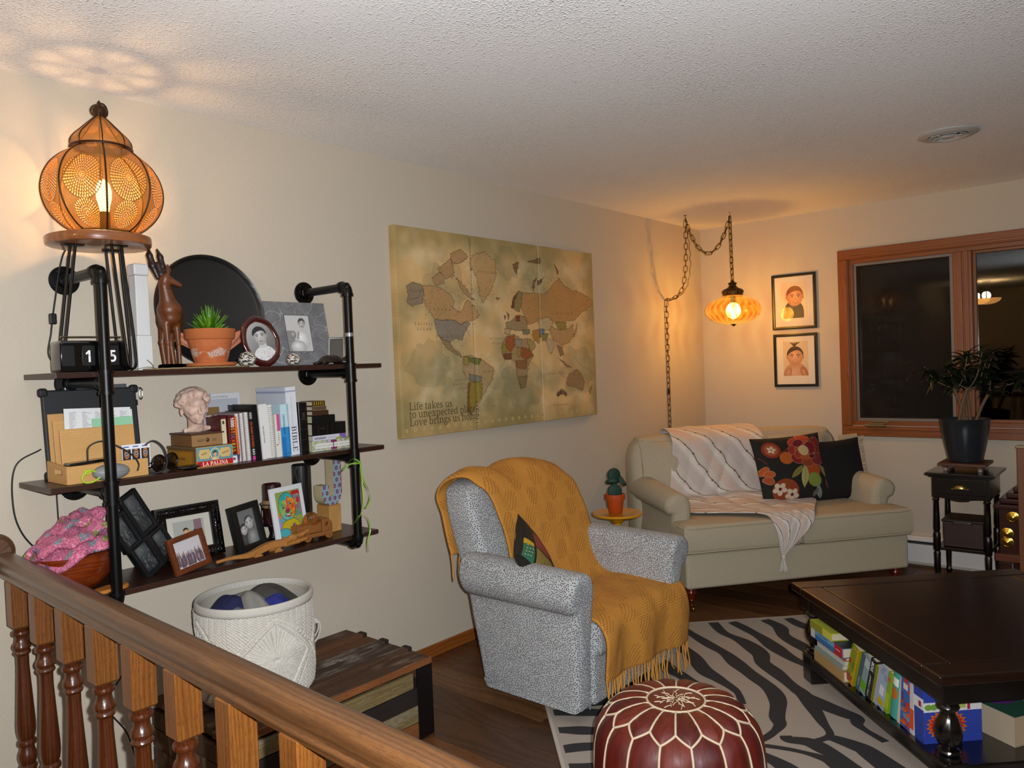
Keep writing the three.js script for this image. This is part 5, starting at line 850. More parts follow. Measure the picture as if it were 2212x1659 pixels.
[[-3.19, -2.676, 'left canvas of the antique style world map, showing most of North America'], [-2.662, -2.118, 'middle canvas of the antique style world map, with Greenland and Africa'], [-2.104, -1.558, 'right canvas of the antique style world map, with Russia and Australia']].forEach(([a, b, label]) => {
  const t = thing('map_canvas', label, 'wall art', [(a + b) / 2, 1.612, 0.001], 0, 'three piece world map'), W = b - a, H = 1.018, g = new RoundedBoxGeometry(W, H, 0.038, 2, 0.0035), p = g.attributes.position, uv = [];
  for (let i = 0; i < p.count; i++) uv.push((p.getX(i) + (a + b) / 2 + 3.19) / 1.632, p.getY(i) / H * 0.998 + 0.5);
  g.setAttribute('uv', new THREE.Float32BufferAttribute(uv, 2)); g.translate(0, 0, 0.019);
  part('printed_canvas', g, withMap(mapTex, 0.75, { bumpMap: canvasWeave, bumpScale: 0.0002 }), t);
});

// ---------- picture frames ----------
// hollow frame in x, y with depth d; border b
function frameGeo(w, h, b, d, bev = 0.003) {
  const s = shape([[-w / 2, -h / 2], [w / 2, -h / 2], [w / 2, h / 2], [-w / 2, h / 2]]), o = new THREE.Path(V2([[-w / 2 + b, -h / 2 + b], [-w / 2 + b, h / 2 - b], [w / 2 - b, h / 2 - b], [w / 2 - b, -h / 2 + b], [-w / 2 + b, -h / 2 + b]]));
  s.holes.push(o); return uvBox(extr(s, d, bev, 2));
}
const mFrameGlass = phys(0xffffff, 0, { transmission: 1, thickness: 0, ior: 1.45 });
const mMatBoard = mat(0xd9d2c4, 0.9), mBlackFrame = phys(0x0b0a0a, 0.35, { clearcoat: 0.2 });
function framed(name, label, cat, { w, h, b, d = 0.02, frame = mBlackFrame, art, aw, ah, ax = 0, ay = 0, glass = true, mount = mMatBoard, geo }, pos, turn, group) {
  const f = thing(name, label, cat, pos, turn, group);
  part('frame', geo ?? frameGeo(w, h, b, d), frame, f);
  part('mount', new THREE.BoxGeometry(w - 2 * b + 0.004, h - 2 * b + 0.004, 0.003).translate(0, 0, d * 0.4), mount, f);
  part('photograph', new THREE.BoxGeometry(aw, ah, 0.0006).translate(ax, ay, d * 0.4 + 0.0019), withMap(art, 0.5), f);
  part('back_board', bx(w - 0.006, h - 0.006, 0.003, 0, 0, 0.0006), mat(0x17130f, 0.9), f);
  if (glass) { const g = part('glass', new THREE.PlaneGeometry(w - 2 * b + 0.003, h - 2 * b + 0.003), mFrameGlass, f); g.position.z = d * 0.4 + 0.0055; }
  return f;
}
{
  const boy = photos.cell(300, 420, (c, w, h) => { c.fillStyle = '#d8c7ae'; c.fillRect(0, 0, w, h); c.fillStyle = '#33363c'; c.beginPath(); c.moveTo(20, h); c.quadraticCurveTo(30, h * 0.62, 90, h * 0.56); c.lineTo(150, h * 0.66); c.lineTo(215, h * 0.58); c.quadraticCurveTo(275, h * 0.66, 262, h); c.fill(); c.fillStyle = '#4e5258'; c.beginPath(); c.moveTo(90, h * 0.56); c.lineTo(150, h * 0.68); c.lineTo(120, h * 0.75); c.fill(); head(c, 160, 170, 92, { hair: '#8a4f26', baby: true, turn: 0.5, hairTop: 0.62, skin: ['#e4b088', '#bd8058'] }); });
  const girl = photos.cell(300, 420, (c, w, h) => { c.fillStyle = '#cdbba0'; c.fillRect(0, 0, w, h); shadeDisc(c, 150, h * 0.98, 150, 150, '#cfa98c', '#b98a6a'); shadeDisc(c, 55, h * 0.93, 40, 80, '#c99c7c', '#a87656', 0.4); shadeDisc(c, 252, h * 0.92, 38, 80, '#c99c7c', '#a05f3a', -0.4); head(c, 145, 185, 92, { hair: '#3e2416', baby: true, tuft: true, hairTop: 0.72, skin: ['#e0b08c', '#b98560'] }); });
  framed('picture_frame', 'black framed portrait of a smiling toddler in a dark jacket beside the window', 'picture', { w: 0.32, h: 0.4, b: 0.02, art: boy, aw: 0.185, ah: 0.262, ay: 0.01 }, [-0.0005, 1.818, 0.731], -PI / 2);
  framed('picture_frame', 'black framed portrait of a baby with a tied hair tuft beside the window', 'picture', { w: 0.318, h: 0.388, b: 0.02, art: girl, aw: 0.18, ah: 0.25, ay: 0.012 }, [-0.0005, 1.391, 0.731], -PI / 2);
}

// ---------- swag lamp ----------
{
  const l = thing('swag_lamp', 'amber glass pendant lamp hung by a swagged brass chain in the corner', 'lamp', [0, 0, 0]);
  const cx = -0.508, cz = 0.492, br = mat(0x5a4420, 0.38, { metalness: 0.85 }), dark = mat(0x3c2a12, 0.45, { metalness: 0.7 });
  const ribs = field(512, 256, (x, y, u, v) => 128 + 70 * Math.sin(u * 2 * PI * 14 + 2 * Math.sin(v * 9)) + 30 * tile(u, v, 12, 3), null, false);
  const amberMap = field(512, 256, (x, y, u, v) => { const k = 0.5 + 0.5 * Math.sin(u * 2 * PI * 22 + 1.5 * Math.sin(v * 14)), n = 0.5 + 0.5 * Math.sin(v * 2 * PI * 3.2 + 1 + 0.8 * Math.sin(u * 2 * PI * 5)), d = clamp(0.35 * k + 0.5 * n * k + 0.3 * tile(u, v, 18, 4)); return mixc([255, 216, 124], [222, 142, 34], d); });
  const amber = phys(0xffffff, 0.17, { map: amberMap, transmission: 0.96, thickness: 0, ior: 1.5, bumpMap: ribs, bumpScale: 0.006 });
  const P = []; for (let i = 0; i <= 40; i++) { const a = lerp(0.24, PI - 0.04, i / 40); P.push([0.19 * Math.pow(Math.sin(a), 0.92), 1.76 + 0.1 * Math.cos(a) * (a > PI / 2 ? 1 : 0.98)]); }
  const gl = new THREE.LatheGeometry(V2(P), 72).translate(cx, 0, cz); part('glass_shade', gl, amber, l);
  part('bulb', new THREE.SphereGeometry(0.05, 28, 20).scale(1, 1.15, 1).translate(cx, 1.755, cz), mat(0xffe2a8, 0.5, { emissive: 0xffd88a, emissiveIntensity: 26 }), l);
  part('cap', lathe([[0, 1.858], [0.066, 1.858], [0.07, 1.864], [0.068, 1.876], [0.071, 1.89], [0.062, 1.903], [0.038, 1.914], [0.026, 1.926], [0.024, 1.938], [0.031, 1.943], [0.03, 1.948], [0.014, 1.956], [0.008, 1.97], [0, 1.972]], 36).translate(cx, 0, cz), br, l);
  part('cap_lobe', [...Array(16)].map((_, k) => new THREE.SphereGeometry(0.0095, 10, 8).scale(1, 1.5, 1).translate(cx + 0.064 * Math.cos(k * PI / 8), 1.885, cz + 0.064 * Math.sin(k * PI / 8))), br, l).userData.kind = 'stuff';
  part('finial', lathe([[0, 1.645], [0.006, 1.648], [0.012, 1.655], [0.02, 1.66], [0.02, 1.663], [0, 1.663]], 20).translate(cx, 0, cz), br, l);
  part('socket', rod([cx, 1.79, cz], [cx, 1.86, cz], 0.017, 18), dark, l);
  const sw = []; for (let i = 0; i <= 60; i++) { const a = i / 60 * 2 * PI, s = Math.sign(Math.cos(a)); sw.push(V3(0.0118 * Math.sin(a), 0.0135 * s + 0.0118 * Math.cos(a), 0)); }
  const linkG = new THREE.TubeGeometry(curve(sw.slice(0, -1), true), 24, 0.0024, 6, true);
  const A = V3(-0.669, 2.41, 0.231), B = V3(-0.517, 2.41, 0.492), W = V3(-0.588, 1.868, 0.016);
  const chain = (pts) => {
    const c = curve(pts), n = Math.round(c.getLength() / 0.0405);
    for (let i = 0; i < n; i++) { const t = (i + 0.5) / n, q = c.getPointAt(t), d = c.getTangentAt(t), m = part('chain_link', linkG, br, l); m.position.copy(q); m.quaternion.setFromUnitVectors(V3(0, 1, 0), d).multiply(new THREE.Quaternion().setFromAxisAngle(V3(0, 1, 0), i % 2 ? PI / 2 + 0.3 : 0.3)); }
    return c;
  };
  const mix = (t, y) => [lerp(A.x, W.x, t), y, lerp(A.z, W.z, t)], sag = (t) => [lerp(A.x, B.x, t), 2.41 - 0.245 * (1 - (2 * t - 1) ** 2) ** 0.9, lerp(A.z, B.z, t)];
  const c1 = chain([[B.x, B.y, B.z], [cx, 1.965, cz]]), c2 = chain([0, 0.12, 0.3, 0.5, 0.7, 0.88, 1].map(sag));
  const c3 = chain([mix(0, 2.4), mix(0.02, 2.2), mix(0.08, 2.05), mix(0.22, 1.94), mix(0.45, 1.89), mix(0.75, 1.868), mix(1, 1.868)]), c4 = chain([[W.x, 1.86, 0.014], [-0.592, 1.4, 0.013], [-0.596, 0.9, 0.013]]);
  const cord = mat(0x6a5024, 0.5), along = (c, off, n = 30) => { const P = []; for (let i = 0; i <= n; i++) { const q = c.getPointAt(i / n), s = Math.sin(i / n * PI); P.push(V3(q.x + off * s * 0.7 + 0.004 * Math.sin(i * 1.9), q.y, q.z + off * s * 0.7 + 0.004 * Math.cos(i * 1.9))); } return P; };
  part('cord', tube(along(c1, 0.002), 0.0022, 60, 6), cord, l); part('cord', tube(along(c2, -0.006), 0.0022, 60, 6), cord, l); part('cord', tube(along(c3, 0.035), 0.0022, 60, 6), cord, l); part('cord', tube(along(c4, 0.003, 40), 0.0022, 80, 6), cord, l);
  part('cord_switch', bx(0.014, 0.03, 0.014, -0.594, 1.2, 0.014, 0.004), mat(0x1a0f08, 0.4), l);
  for (const [q, m] of [[A, br], [B, mat(0xb9b4ac, 0.3, { metalness: 0.6 })]]) part('ceiling_hook', [tube([[q.x, 2.4395, q.z], [q.x, 2.425, q.z], [q.x + 0.007, 2.415, q.z + 0.003], [q.x + 0.003, 2.403, q.z], [q.x - 0.007, 2.406, q.z], [q.x - 0.007, 2.413, q.z]], 0.0022, 26, 8), lathe([[0, 2.434], [0.009, 2.436], [0.01, 2.4398], [0, 2.4398]], 16).translate(q.x, 0, q.z)], m, l);
  part('wall_hook', tube([[W.x, 1.87, 0.0008], [W.x, 1.868, 0.018], [W.x, 1.874, 0.026], [W.x, 1.882, 0.026]], 0.0024, 20, 8), br, l);
  const p = new THREE.PointLight(0xffe0ac, 0.82); p.name = 'swag_lamp_light'; p.position.set(cx, 1.755, cz); shadowed(p, 0.8);
}
// ---------- things on the top board ----------
const TOP = SH[0] + 0.0006, MID = SH[1] + 0.0006, LOW = SH[2] + 0.0006;
{ // hairpin stool
  const s = thing('hairpin_stool', 'tiny round wooden stool with black hairpin legs on the top shelf, carrying the lantern', 'stool', [-4.565, TOP, 0.19]);
  const P = []; for (let k = 0; k < 64; k++) { const a = k / 64 * 2 * PI, r = 0.153 + 0.0025 * Math.sin(a * 5); P.push([r * Math.cos(a), r * Math.sin(a)]); }
  part('seat', uvBox(extr(P, 0.03, 0.006, 2).rotateX(-PI / 2).translate(0, 0.404, 0)), phys(0xffffff, 0.35, { map: woodTex(0x7a4420, 0x9a6034, { lines: 10, seed: 81, rep: [0.5, 0.16] }), clearcoat: 0.3 }), s);
  const bk = mat(0x0b0b0c, 0.4, { metalness: 0.5 });
  for (const [x, z] of [[-0.135, 0.0], [0.1, -0.1], [0.045, 0.085]]) {
    const n = Math.hypot(x, z), tx2 = -z / n * 0.022, tz = x / n * 0.022, k = 0.62;
    part('hairpin_leg', [tube([[x * k + tx2, 0.402, z * k + tz], [x * 0.98 + tx2 * 0.9, 0.05, z * 0.98 + tz * 0.9], [x + tx2 * 0.7, 0.014, z + tz * 0.7], [x, 0.0045, z], [x - tx2 * 0.7, 0.014, z - tz * 0.7], [x * 0.98 - tx2 * 0.9, 0.05, z * 0.98 - tz * 0.9], [x * k - tx2, 0.402, z * k - tz]], 0.0044, 90, 10), bx(0.06, 0.004, 0.03, x * k, 0.402, z * k, 0.001)], bk, s);
  }
}
{ // pierced lantern
  const LX = -4.548, LZ = 0.192, LY = TOP + 0.4345, g = thing('pierced_lantern', 'onion shaped pierced brass table lantern glowing on the tiny stool', 'lamp', [LX, LY, LZ], 0.03);
  const N = 8, prof = curve([[0.088, 0.012, 0], [0.118, 0.03, 0], [0.158, 0.075, 0], [0.177, 0.135, 0], [0.17, 0.19, 0], [0.142, 0.24, 0], [0.1, 0.274, 0], [0.078, 0.284, 0]]), capP = curve([[0.088, 0.289, 0], [0.091, 0.297, 0], [0.082, 0.322, 0], [0.055, 0.35, 0], [0.03, 0.375, 0], [0.012, 0.392, 0]]);
  const pierced = (big) => tex(512, 1024, (c, w, h) => { // white metal, dark holes
    c.fillStyle = '#dcdcdc'; c.fillRect(0, 0, w, h); c.strokeStyle = '#8c8c8c'; c.lineWidth = 2.4; for (let i = -h; i < w + h; i += 13) { c.beginPath(); c.moveTo(i, 0); c.lineTo(i + h * 0.5, h); c.stroke(); c.beginPath(); c.moveTo(i, 0); c.lineTo(i - h * 0.5, h); c.stroke(); }
    const mandala = (x, y, R) => { c.fillStyle = '#fff'; c.beginPath(); c.arc(x, y, R, 0, 7); c.fill(); c.fillStyle = '#000'; const rings = Math.max(4, Math.round(R / 30)); for (let q = 1; q <= rings; q++) { const r = (q / rings) * R * 0.9, n = Math.round(9 + q * 5), l = R / rings * 0.42 * (q === rings ? 1.1 : 1), b = Math.min(l * 0.9, r * PI / n * 0.66); for (let k = 0; k < n; k++) { const a = (k + (q % 2) / 2) / n * 2 * PI; c.save(); c.translate(x + r * Math.cos(a), y + r * Math.sin(a)); c.rotate(a); c.beginPath(); c.ellipse(0, 0, l, b, 0, 0, 7); c.fill(); c.restore(); } } c.beginPath(); c.arc(x, y, R * 0.05, 0, 7); c.fill(); };
    if (big) { mandala(w / 2, h * 0.46, w * 0.43); mandala(w / 2, h * 0.815, w * 0.31); mandala(w / 2, h * 0.1, w * 0.27); } else mandala(w / 2, h * 0.66, w * 0.32);
    c.fillStyle = '#fff'; c.fillRect(0, 0, 14, h); c.fillRect(w - 14, 0, 14, h); c.fillRect(0, 0, w, 12); c.fillRect(0, h - 12, w, 12);
  }, null, false);
  const metal = (m) => new THREE.MeshStandardMaterial({ color: 0x94601f, roughness: 0.5, metalness: 0.25, alphaMap: m, transparent: true, side: THREE.DoubleSide});
  const mBig = metal(pierced(true)), mCap = metal(pierced(false)), ribM = mat(0x3c2410, 0.45, { metalness: 0.6 });
  const at = (c, t, a) => { const p = c.getPointAt(t); return V3(p.x * Math.cos(a), p.y, p.x * Math.sin(a)); };
  for (let k = 0; k < N; k++) {
    const a0 = k / N * 2 * PI + 0.36, a1 = a0 + 2 * PI / N, pan = (c) => patchGeo((u, v) => at(c, v, a1).lerp(at(c, v, a0), u).multiply(V3(1, 1, 1)).add(V3(0, 0, 0)).multiply((() => { const b = 1 + 0.035 * Math.sin(u * PI); return V3(b, 1, b); })()), 10, 26);
    part('pierced_panel', pan(prof), mBig, g); part('cap_panel', pan(capP), mCap, g);
    part('rib', tube([...Array(14)].map((_, i) => at(prof, i / 13, a0)), 0.0026, 40, 6), ribM, g); part('cap_rib', tube([...Array(9)].map((_, i) => at(capP, i / 8, a0)), 0.0022, 24, 6), ribM, g);
  }
  const ring8 = (r, y, h2) => new THREE.CylinderGeometry(r * 0.98, r, h2, 8, 1).rotateY(PI / 8 - 0.36 + PI / 8).translate(0, y, 0);
  part('base_ring', [ring8(0.096, 0.006, 0.0115), ring8(0.09, 0.0145, 0.006)], mat(0x3a3420, 0.5, { metalness: 0.6 }), g);
  part('shoulder_ring', lathe([[0.074, 0.281], [0.092, 0.283], [0.094, 0.287], [0.09, 0.291], [0.07, 0.288], [0.074, 0.281]], 40), ribM, g);
  part('finial', lathe([[0, 0.386], [0.013, 0.388], [0.02, 0.4], [0.022, 0.412], [0.017, 0.423], [0.008, 0.428], [0.005, 0.436], [0, 0.445]], 20), ribM, g);
  part('hanging_ring', [new THREE.TorusGeometry(0.021, 0.0023, 8, 30).rotateY(0.5).translate(0.006, 0.41, 0.012), new THREE.TorusGeometry(0.019, 0.0021, 8, 30).rotateY(-0.6).translate(-0.004, 0.412, -0.008)], ribM, g);
  part('socket', [rod([0, 0.012, 0], [0, 0.083, 0], 0.0155, 18)], mat(0x4a3418, 0.5, { metalness: 0.4 }), g);
  part('bulb', lathe([[0, 0.08], [0.013, 0.083], [0.016, 0.1], [0.022, 0.125], [0.0235, 0.15], [0.019, 0.172], [0.009, 0.186], [0, 0.19]], 28), mat(0xffe4b0, 0.5, { emissive: 0xffc766, emissiveIntensity: 22 }), g);
  const p = new THREE.PointLight(0xffc98a, 0.5); p.name = 'pierced_lantern_light'; p.position.set(LX, LY + 0.135, LZ); shadowed(p, 1);
  const cd = thing('lamp_cord', 'thin black lamp cord with a switch hanging behind the tiny stool', 'cord', [0, 0, 0]);
  part('cord', tube([[-4.6, TOP + 0.43, 0.028], [-4.62, 1.86, 0.024], [-4.655, 1.7, 0.03], [-4.672, 1.6, 0.034], [-4.68, 1.52, 0.03], [-4.64, 1.472, 0.05]], 0.0028, 60, 8), mat(0x0d0c0c, 0.5), cd);
  part('switch', bx(0.022, 0.036, 0.016, -4.664, 1.645, 0.031, 0.004), mat(0x100f0f, 0.4), cd);
}
{ // flip clock
  const c = thing('flip_clock', 'black flip clock with white digits under the tiny stool on the top shelf', 'clock', [-4.625, TOP, 0.225]), gl = phys(0x070707, 0.14, { clearcoat: 0.6 });
  part('case', [extr([[-0.095, 0], [0.095, 0], [0.1, 0.006], [0.1, 0.086], [0.092, 0.097], [-0.092, 0.097], [-0.1, 0.086], [-0.1, 0.006]], 0.085, 0.006, 3).translate(0, 0, -0.05)], gl, c);
  const flap = (s) => prints.cell(96, 128, (q, w, h) => { q.fillStyle = '#0a0a0a'; q.fillRect(0, 0, w, h); q.fillStyle = '#e9e9e9'; q.font = 'bold 104px sans-serif'; q.textAlign = 'center'; q.textBaseline = 'middle'; q.fillText(s, w / 2, h / 2 + 4); q.fillStyle = '#0a0a0a'; q.fillRect(0, h / 2 - 1, w, 2); });
  [['', -0.079], ['1', -0.02], ['5', 0.052]].forEach(([s, x]) => part('digit_card', new THREE.BoxGeometry(0.036, 0.062, 0.001).translate(x, 0.05, 0.0358), withMap(flap(s), 0.4), c));
  part('feet', [-0.07, 0.07].map((x) => bx(0.02, 0.001, 0.05, x, 0.0003, 0)), gl, c).userData.kind = 'stuff';
  part('top_wire', tube([[-0.085, 0.099, 0.01], [-0.09, 0.108, 0.012], [-0.06, 0.109, 0.012], [0.06, 0.109, 0.012], [0.09, 0.108, 0.012], [0.085, 0.099, 0.01]], 0.0024, 50, 8), mat(0x8d836a, 0.3, { metalness: 1 }), c);
}
{ // white wooden post
  const w = thing('wooden_candlestick', 'square white painted wooden pillar standing between stool and antelope', 'ornament', [-4.42, TOP, 0.12], 0.05), m = mat(0xd3d3d2, 0.55);
  part('shaft', bb(-0.023, 0.023, 0.12, 0.326, -0.023, 0.023, 0.003), m, w); part('cap', bb(-0.0265, 0.0265, 0.3262, 0.366, -0.0265, 0.0265, 0.006), m, w); part('plinth', bb(-0.026, 0.026, 0, 0.1198, -0.026, 0.026, 0.003), m, w);
}
const mat_y = TOP + 0.006;
{ // straw mat
  const m = thing('straw_mat', 'flat braided straw mat under the antelope and the terracotta pot', 'mat', [-4.245, TOP, 0.165]), straw = mat(0x8d7650, 0.9), S = [];
  for (let k = 0; k < 9; k++) { const a = 0.185 - k * 0.02, b = 0.118 - k * 0.0128; if (b < 0.01) break; const P = []; for (let i = 0; i < 120; i++) { const t = i / 120 * 2 * PI; P.push(V3(a * Math.cos(t), 0.003 + 0.0012 * Math.sin(i * 1.57 + k), b * Math.sin(t))); } S.push(new THREE.TubeGeometry(curve(P, true), 200, 0.0058, 6, true).scale(1, 0.5, 1).translate(0, 0.0014, 0)); }
  part('braid', S, straw, m).userData.kind = 'stuff';
  part('loose_straw', [tube([[-0.17, 0.004, 0.05], [-0.21, 0.01, 0.075], [-0.245, 0.004, 0.07]], 0.001, 12, 5), tube([[-0.175, 0.004, 0.04], [-0.19, 0.02, 0.06], [-0.2, 0.034, 0.05]], 0.001, 12, 5)], straw, m).userData.kind = 'stuff';
}
{ // carved antelope
  const a = thing('antelope_figurine', 'carved reddish brown wooden antelope with tall dark ears, standing on the straw mat', 'figurine', [-4.35, mat_y, 0.2], 0.15); a.scale.set(1.12, 1, 1.12);
  const w = withMap(woodTex(0x55290f, 0x6e3c1a, { lines: 5, seed: 91, rep: [0.3, 0.12], pore: 0.1 }), 0.42), d = mat(0x23110b, 0.42);
  part('body', blob([[-0.012, 0.198, 0.01, 0.036, 0.026, 0.165, -0.045, 0.04], [-0.01, 0.172, 0.01, 0.03, 0.006, 0.155, -0.02, 0.031], [-0.018, 0.222, 0.014, 0.025, -0.03, 0.276, 0.018, 0.0155], [-0.03, 0.276, 0.018, 0.0155, -0.028, 0.305, 0.018, 0.016], [-0.026, 0.302, 0.022, 0.0145, 0.01, 0.28, 0.038, 0.0068], [-0.028, 0.15, 0.014, 0.0115, -0.026, 0.085, 0.016, 0.0062], [-0.026, 0.085, 0.016, 0.0062, -0.024, 0.012, 0.014, 0.0062], [0.008, 0.15, 0.012, 0.0115, 0.012, 0.085, 0.013, 0.0062], [0.012, 0.085, 0.013, 0.0062, 0.014, 0.012, 0.012, 0.0062], [0.01, 0.145, -0.05, 0.0185, 0.002, 0.09, -0.056, 0.009], [0.002, 0.09, -0.056, 0.009, 0.006, 0.012, -0.05, 0.0075], [0.036, 0.145, -0.056, 0.0185, 0.036, 0.085, -0.062, 0.009], [0.036, 0.085, -0.062, 0.009, 0.04, 0.012, -0.056, 0.0075], [0.036, 0.165, -0.075, 0.007, 0.042, 0.13, -0.084, 0.004]], 0.0026, 0.006), w, a);
  const ear = (p) => blob(p, 0.0026, 0.006);
  part('ear', ear([[-0.044, 0.306, 0.01, 0.008, -0.056, 0.345, 0.004, 0.0115], [-0.056, 0.345, 0.004, 0.0115, -0.062, 0.38, 0.0, 0.0085], [-0.062, 0.38, 0, 0.0085, -0.064, 0.407, 0, 0.0022]]), d, a); part('ear', ear([[-0.024, 0.314, 0.012, 0.008, -0.028, 0.345, 0.008, 0.0105], [-0.028, 0.345, 0.008, 0.0105, -0.03, 0.378, 0.004, 0.0085], [-0.03, 0.378, 0.004, 0.0085, -0.038, 0.404, 0.002, 0.0022]]), d, a); part('ear', ear([[-0.014, 0.308, 0.008, 0.007, -0.004, 0.335, -0.002, 0.0098], [-0.004, 0.335, -0.002, 0.0098, 0.0, 0.356, -0.004, 0.002]]), w, a); part('horn', ear([[-0.036, 0.316, 0.014, 0.012, -0.042, 0.35, 0.008, 0.01], [-0.036, 0.316, 0.014, 0.012, -0.024, 0.33, 0.012, 0.008]]), d, a);
  part('eye', [new THREE.SphereGeometry(0.0028, 10, 8).translate(-0.022, 0.303, 0.0355)], d, a);
  part('base', extr(splineShape([[-0.042, 0.03], [0.02, 0.03], [0.052, -0.03], [0.055, -0.075], [0.0, -0.07], [-0.038, -0.01]], 40), 0.012, 0.002, 1).rotateX(-PI / 2).scale(1, 1, -1).translate(0, 0, 0), d, a, 'dark base');
}
{ // tray
  const t = thing('round_tray', 'large round black tray leaning against the wall on the top shelf', 'tray', [-4.128, TOP + 0.0005, 0.086]);
  const m = phys(0x141414, 0.42, { clearcoat: 0.25, clearcoatRoughness: 0.3 });
  part('plate', lathe([[0, 0], [0.192, 0], [0.203, 0.004], [0.211, 0.018], [0.215, 0.02], [0.2185, 0.017], [0.209, -0.002], [0.194, -0.006], [0, -0.006]], 90).rotateX(PI / 2).translate(0, 0.2185, 0), m, t);
  t.rotation.x = -0.16;
}
{ // terracotta pot with succulent
  const pt = thing('succulent_pot', 'terracotta pot with white bloom and saucer, holding a spiky green succulent', 'plant', [-4.205, mat_y, 0.185]);
  const clay = field(512, 256, (x, y, u, v) => { const n = tile(u, v, 9, 3) + 0.6 * tile(u, v, 24, 6), band = Math.exp(-(((v - 0.19) / 0.075) ** 2)); let q = mixc([176, 92, 46], [190, 108, 62], clamp(0.5 + n)); const bl = clamp((n + band * 0.75 - 0.42) * 3.4) * (band > 0.18 ? 1 : 0); q = mixc(q, [196, 170, 160], bl * 0.85); if (noise(u * 90, v * 60, 3) > 0.45 && bl > 0.3) q = mixc(q, [50, 34, 26], 0.6); return q; });
  const mc = withMap(clay, 0.85), plain = mat(0xb0622f, 0.85);
  part('saucer', lathe([[0, 0], [0.078, 0], [0.086, 0.004], [0.088, 0.012], [0.085, 0.014], [0.08, 0.008], [0, 0.007]], 48), plain, pt);
  const pot = lathe([[0, 0.0085], [0.053, 0.0085], [0.055, 0.011], [0.077, 0.098]], 48); part('pot', pot, mc, pt);
  part('rim', lathe([[0.076, 0.097], [0.083, 0.098], [0.085, 0.101], [0.0885, 0.132], [0.087, 0.1345], [0.08, 0.134], [0.077, 0.11], [0, 0.11]], 48), plain, pt);
  part('soil', lathe([[0, 0.122], [0.05, 0.121], [0.078, 0.117], [0.078, 0.112], [0, 0.112]].reverse(), 30), mat(0x2a1c12, 1), pt);
  const lm = [0x4f7f16, 0x3a6614, 0x6a961c].map((h) => phys(h, 0.4, { clearcoat: 0.2 })), lf = (l) => { const g = sheet(4, 12, (u, v) => { const w = 0.0105 * Math.pow(1 - v, 0.75) * (0.55 + 0.45 * Math.min(1, v * 6)); return V3((u - 0.5) * 2 * w * 0.75, 0.15 * l * v * v + (u - 0.5) ** 2 * w * 1.2, v * l); }, 0.0022); return g; }, G = [lf(0.06), lf(0.075), lf(0.05)];
  for (let k = 0; k < 70; k++) { const t = k / 70, a = k * 2.399, m = part('leaf', G[k % 3], lm[k % 3], pt), e = lerp(0.15, 1.5, Math.pow(t, 0.8)); m.position.set(Math.sin(a) * 0.008, 0.118 + t * 0.035, Math.cos(a) * 0.008); m.rotation.set(-e, a, 0, 'YXZ'); m.scale.setScalar(lerp(1.0, 0.8, t) * rr(1.05, 1.35)); }
}
{ // clay shell
  const s = thing('clay_dish', 'pinkish clay shell dish leaning on the black tray behind the terracotta pot', 'dish', [-4.155, TOP + 0.002, 0.105]);
  part('shell', sheet(90, 14, (u, v) => { const a = lerp(PI * 1.02, -0.05, u), k = lerp(0.12, 1, v), e = 1 + 0.04 * Math.sin(u * 40); return V3(Math.cos(a) * 0.15 * k * e, 0.022 + (Math.sin(a) * 0.07 + 0.095 * Math.abs(Math.cos(a))) * k * e, 0.02 * (1 - k) - 0.004 + 0.0045 * Math.cos(u * 44) * k - 0.012 * k * k); }, 0.006), mat(0xb87658, 0.65), s);
  s.rotation.x = -0.12;
}
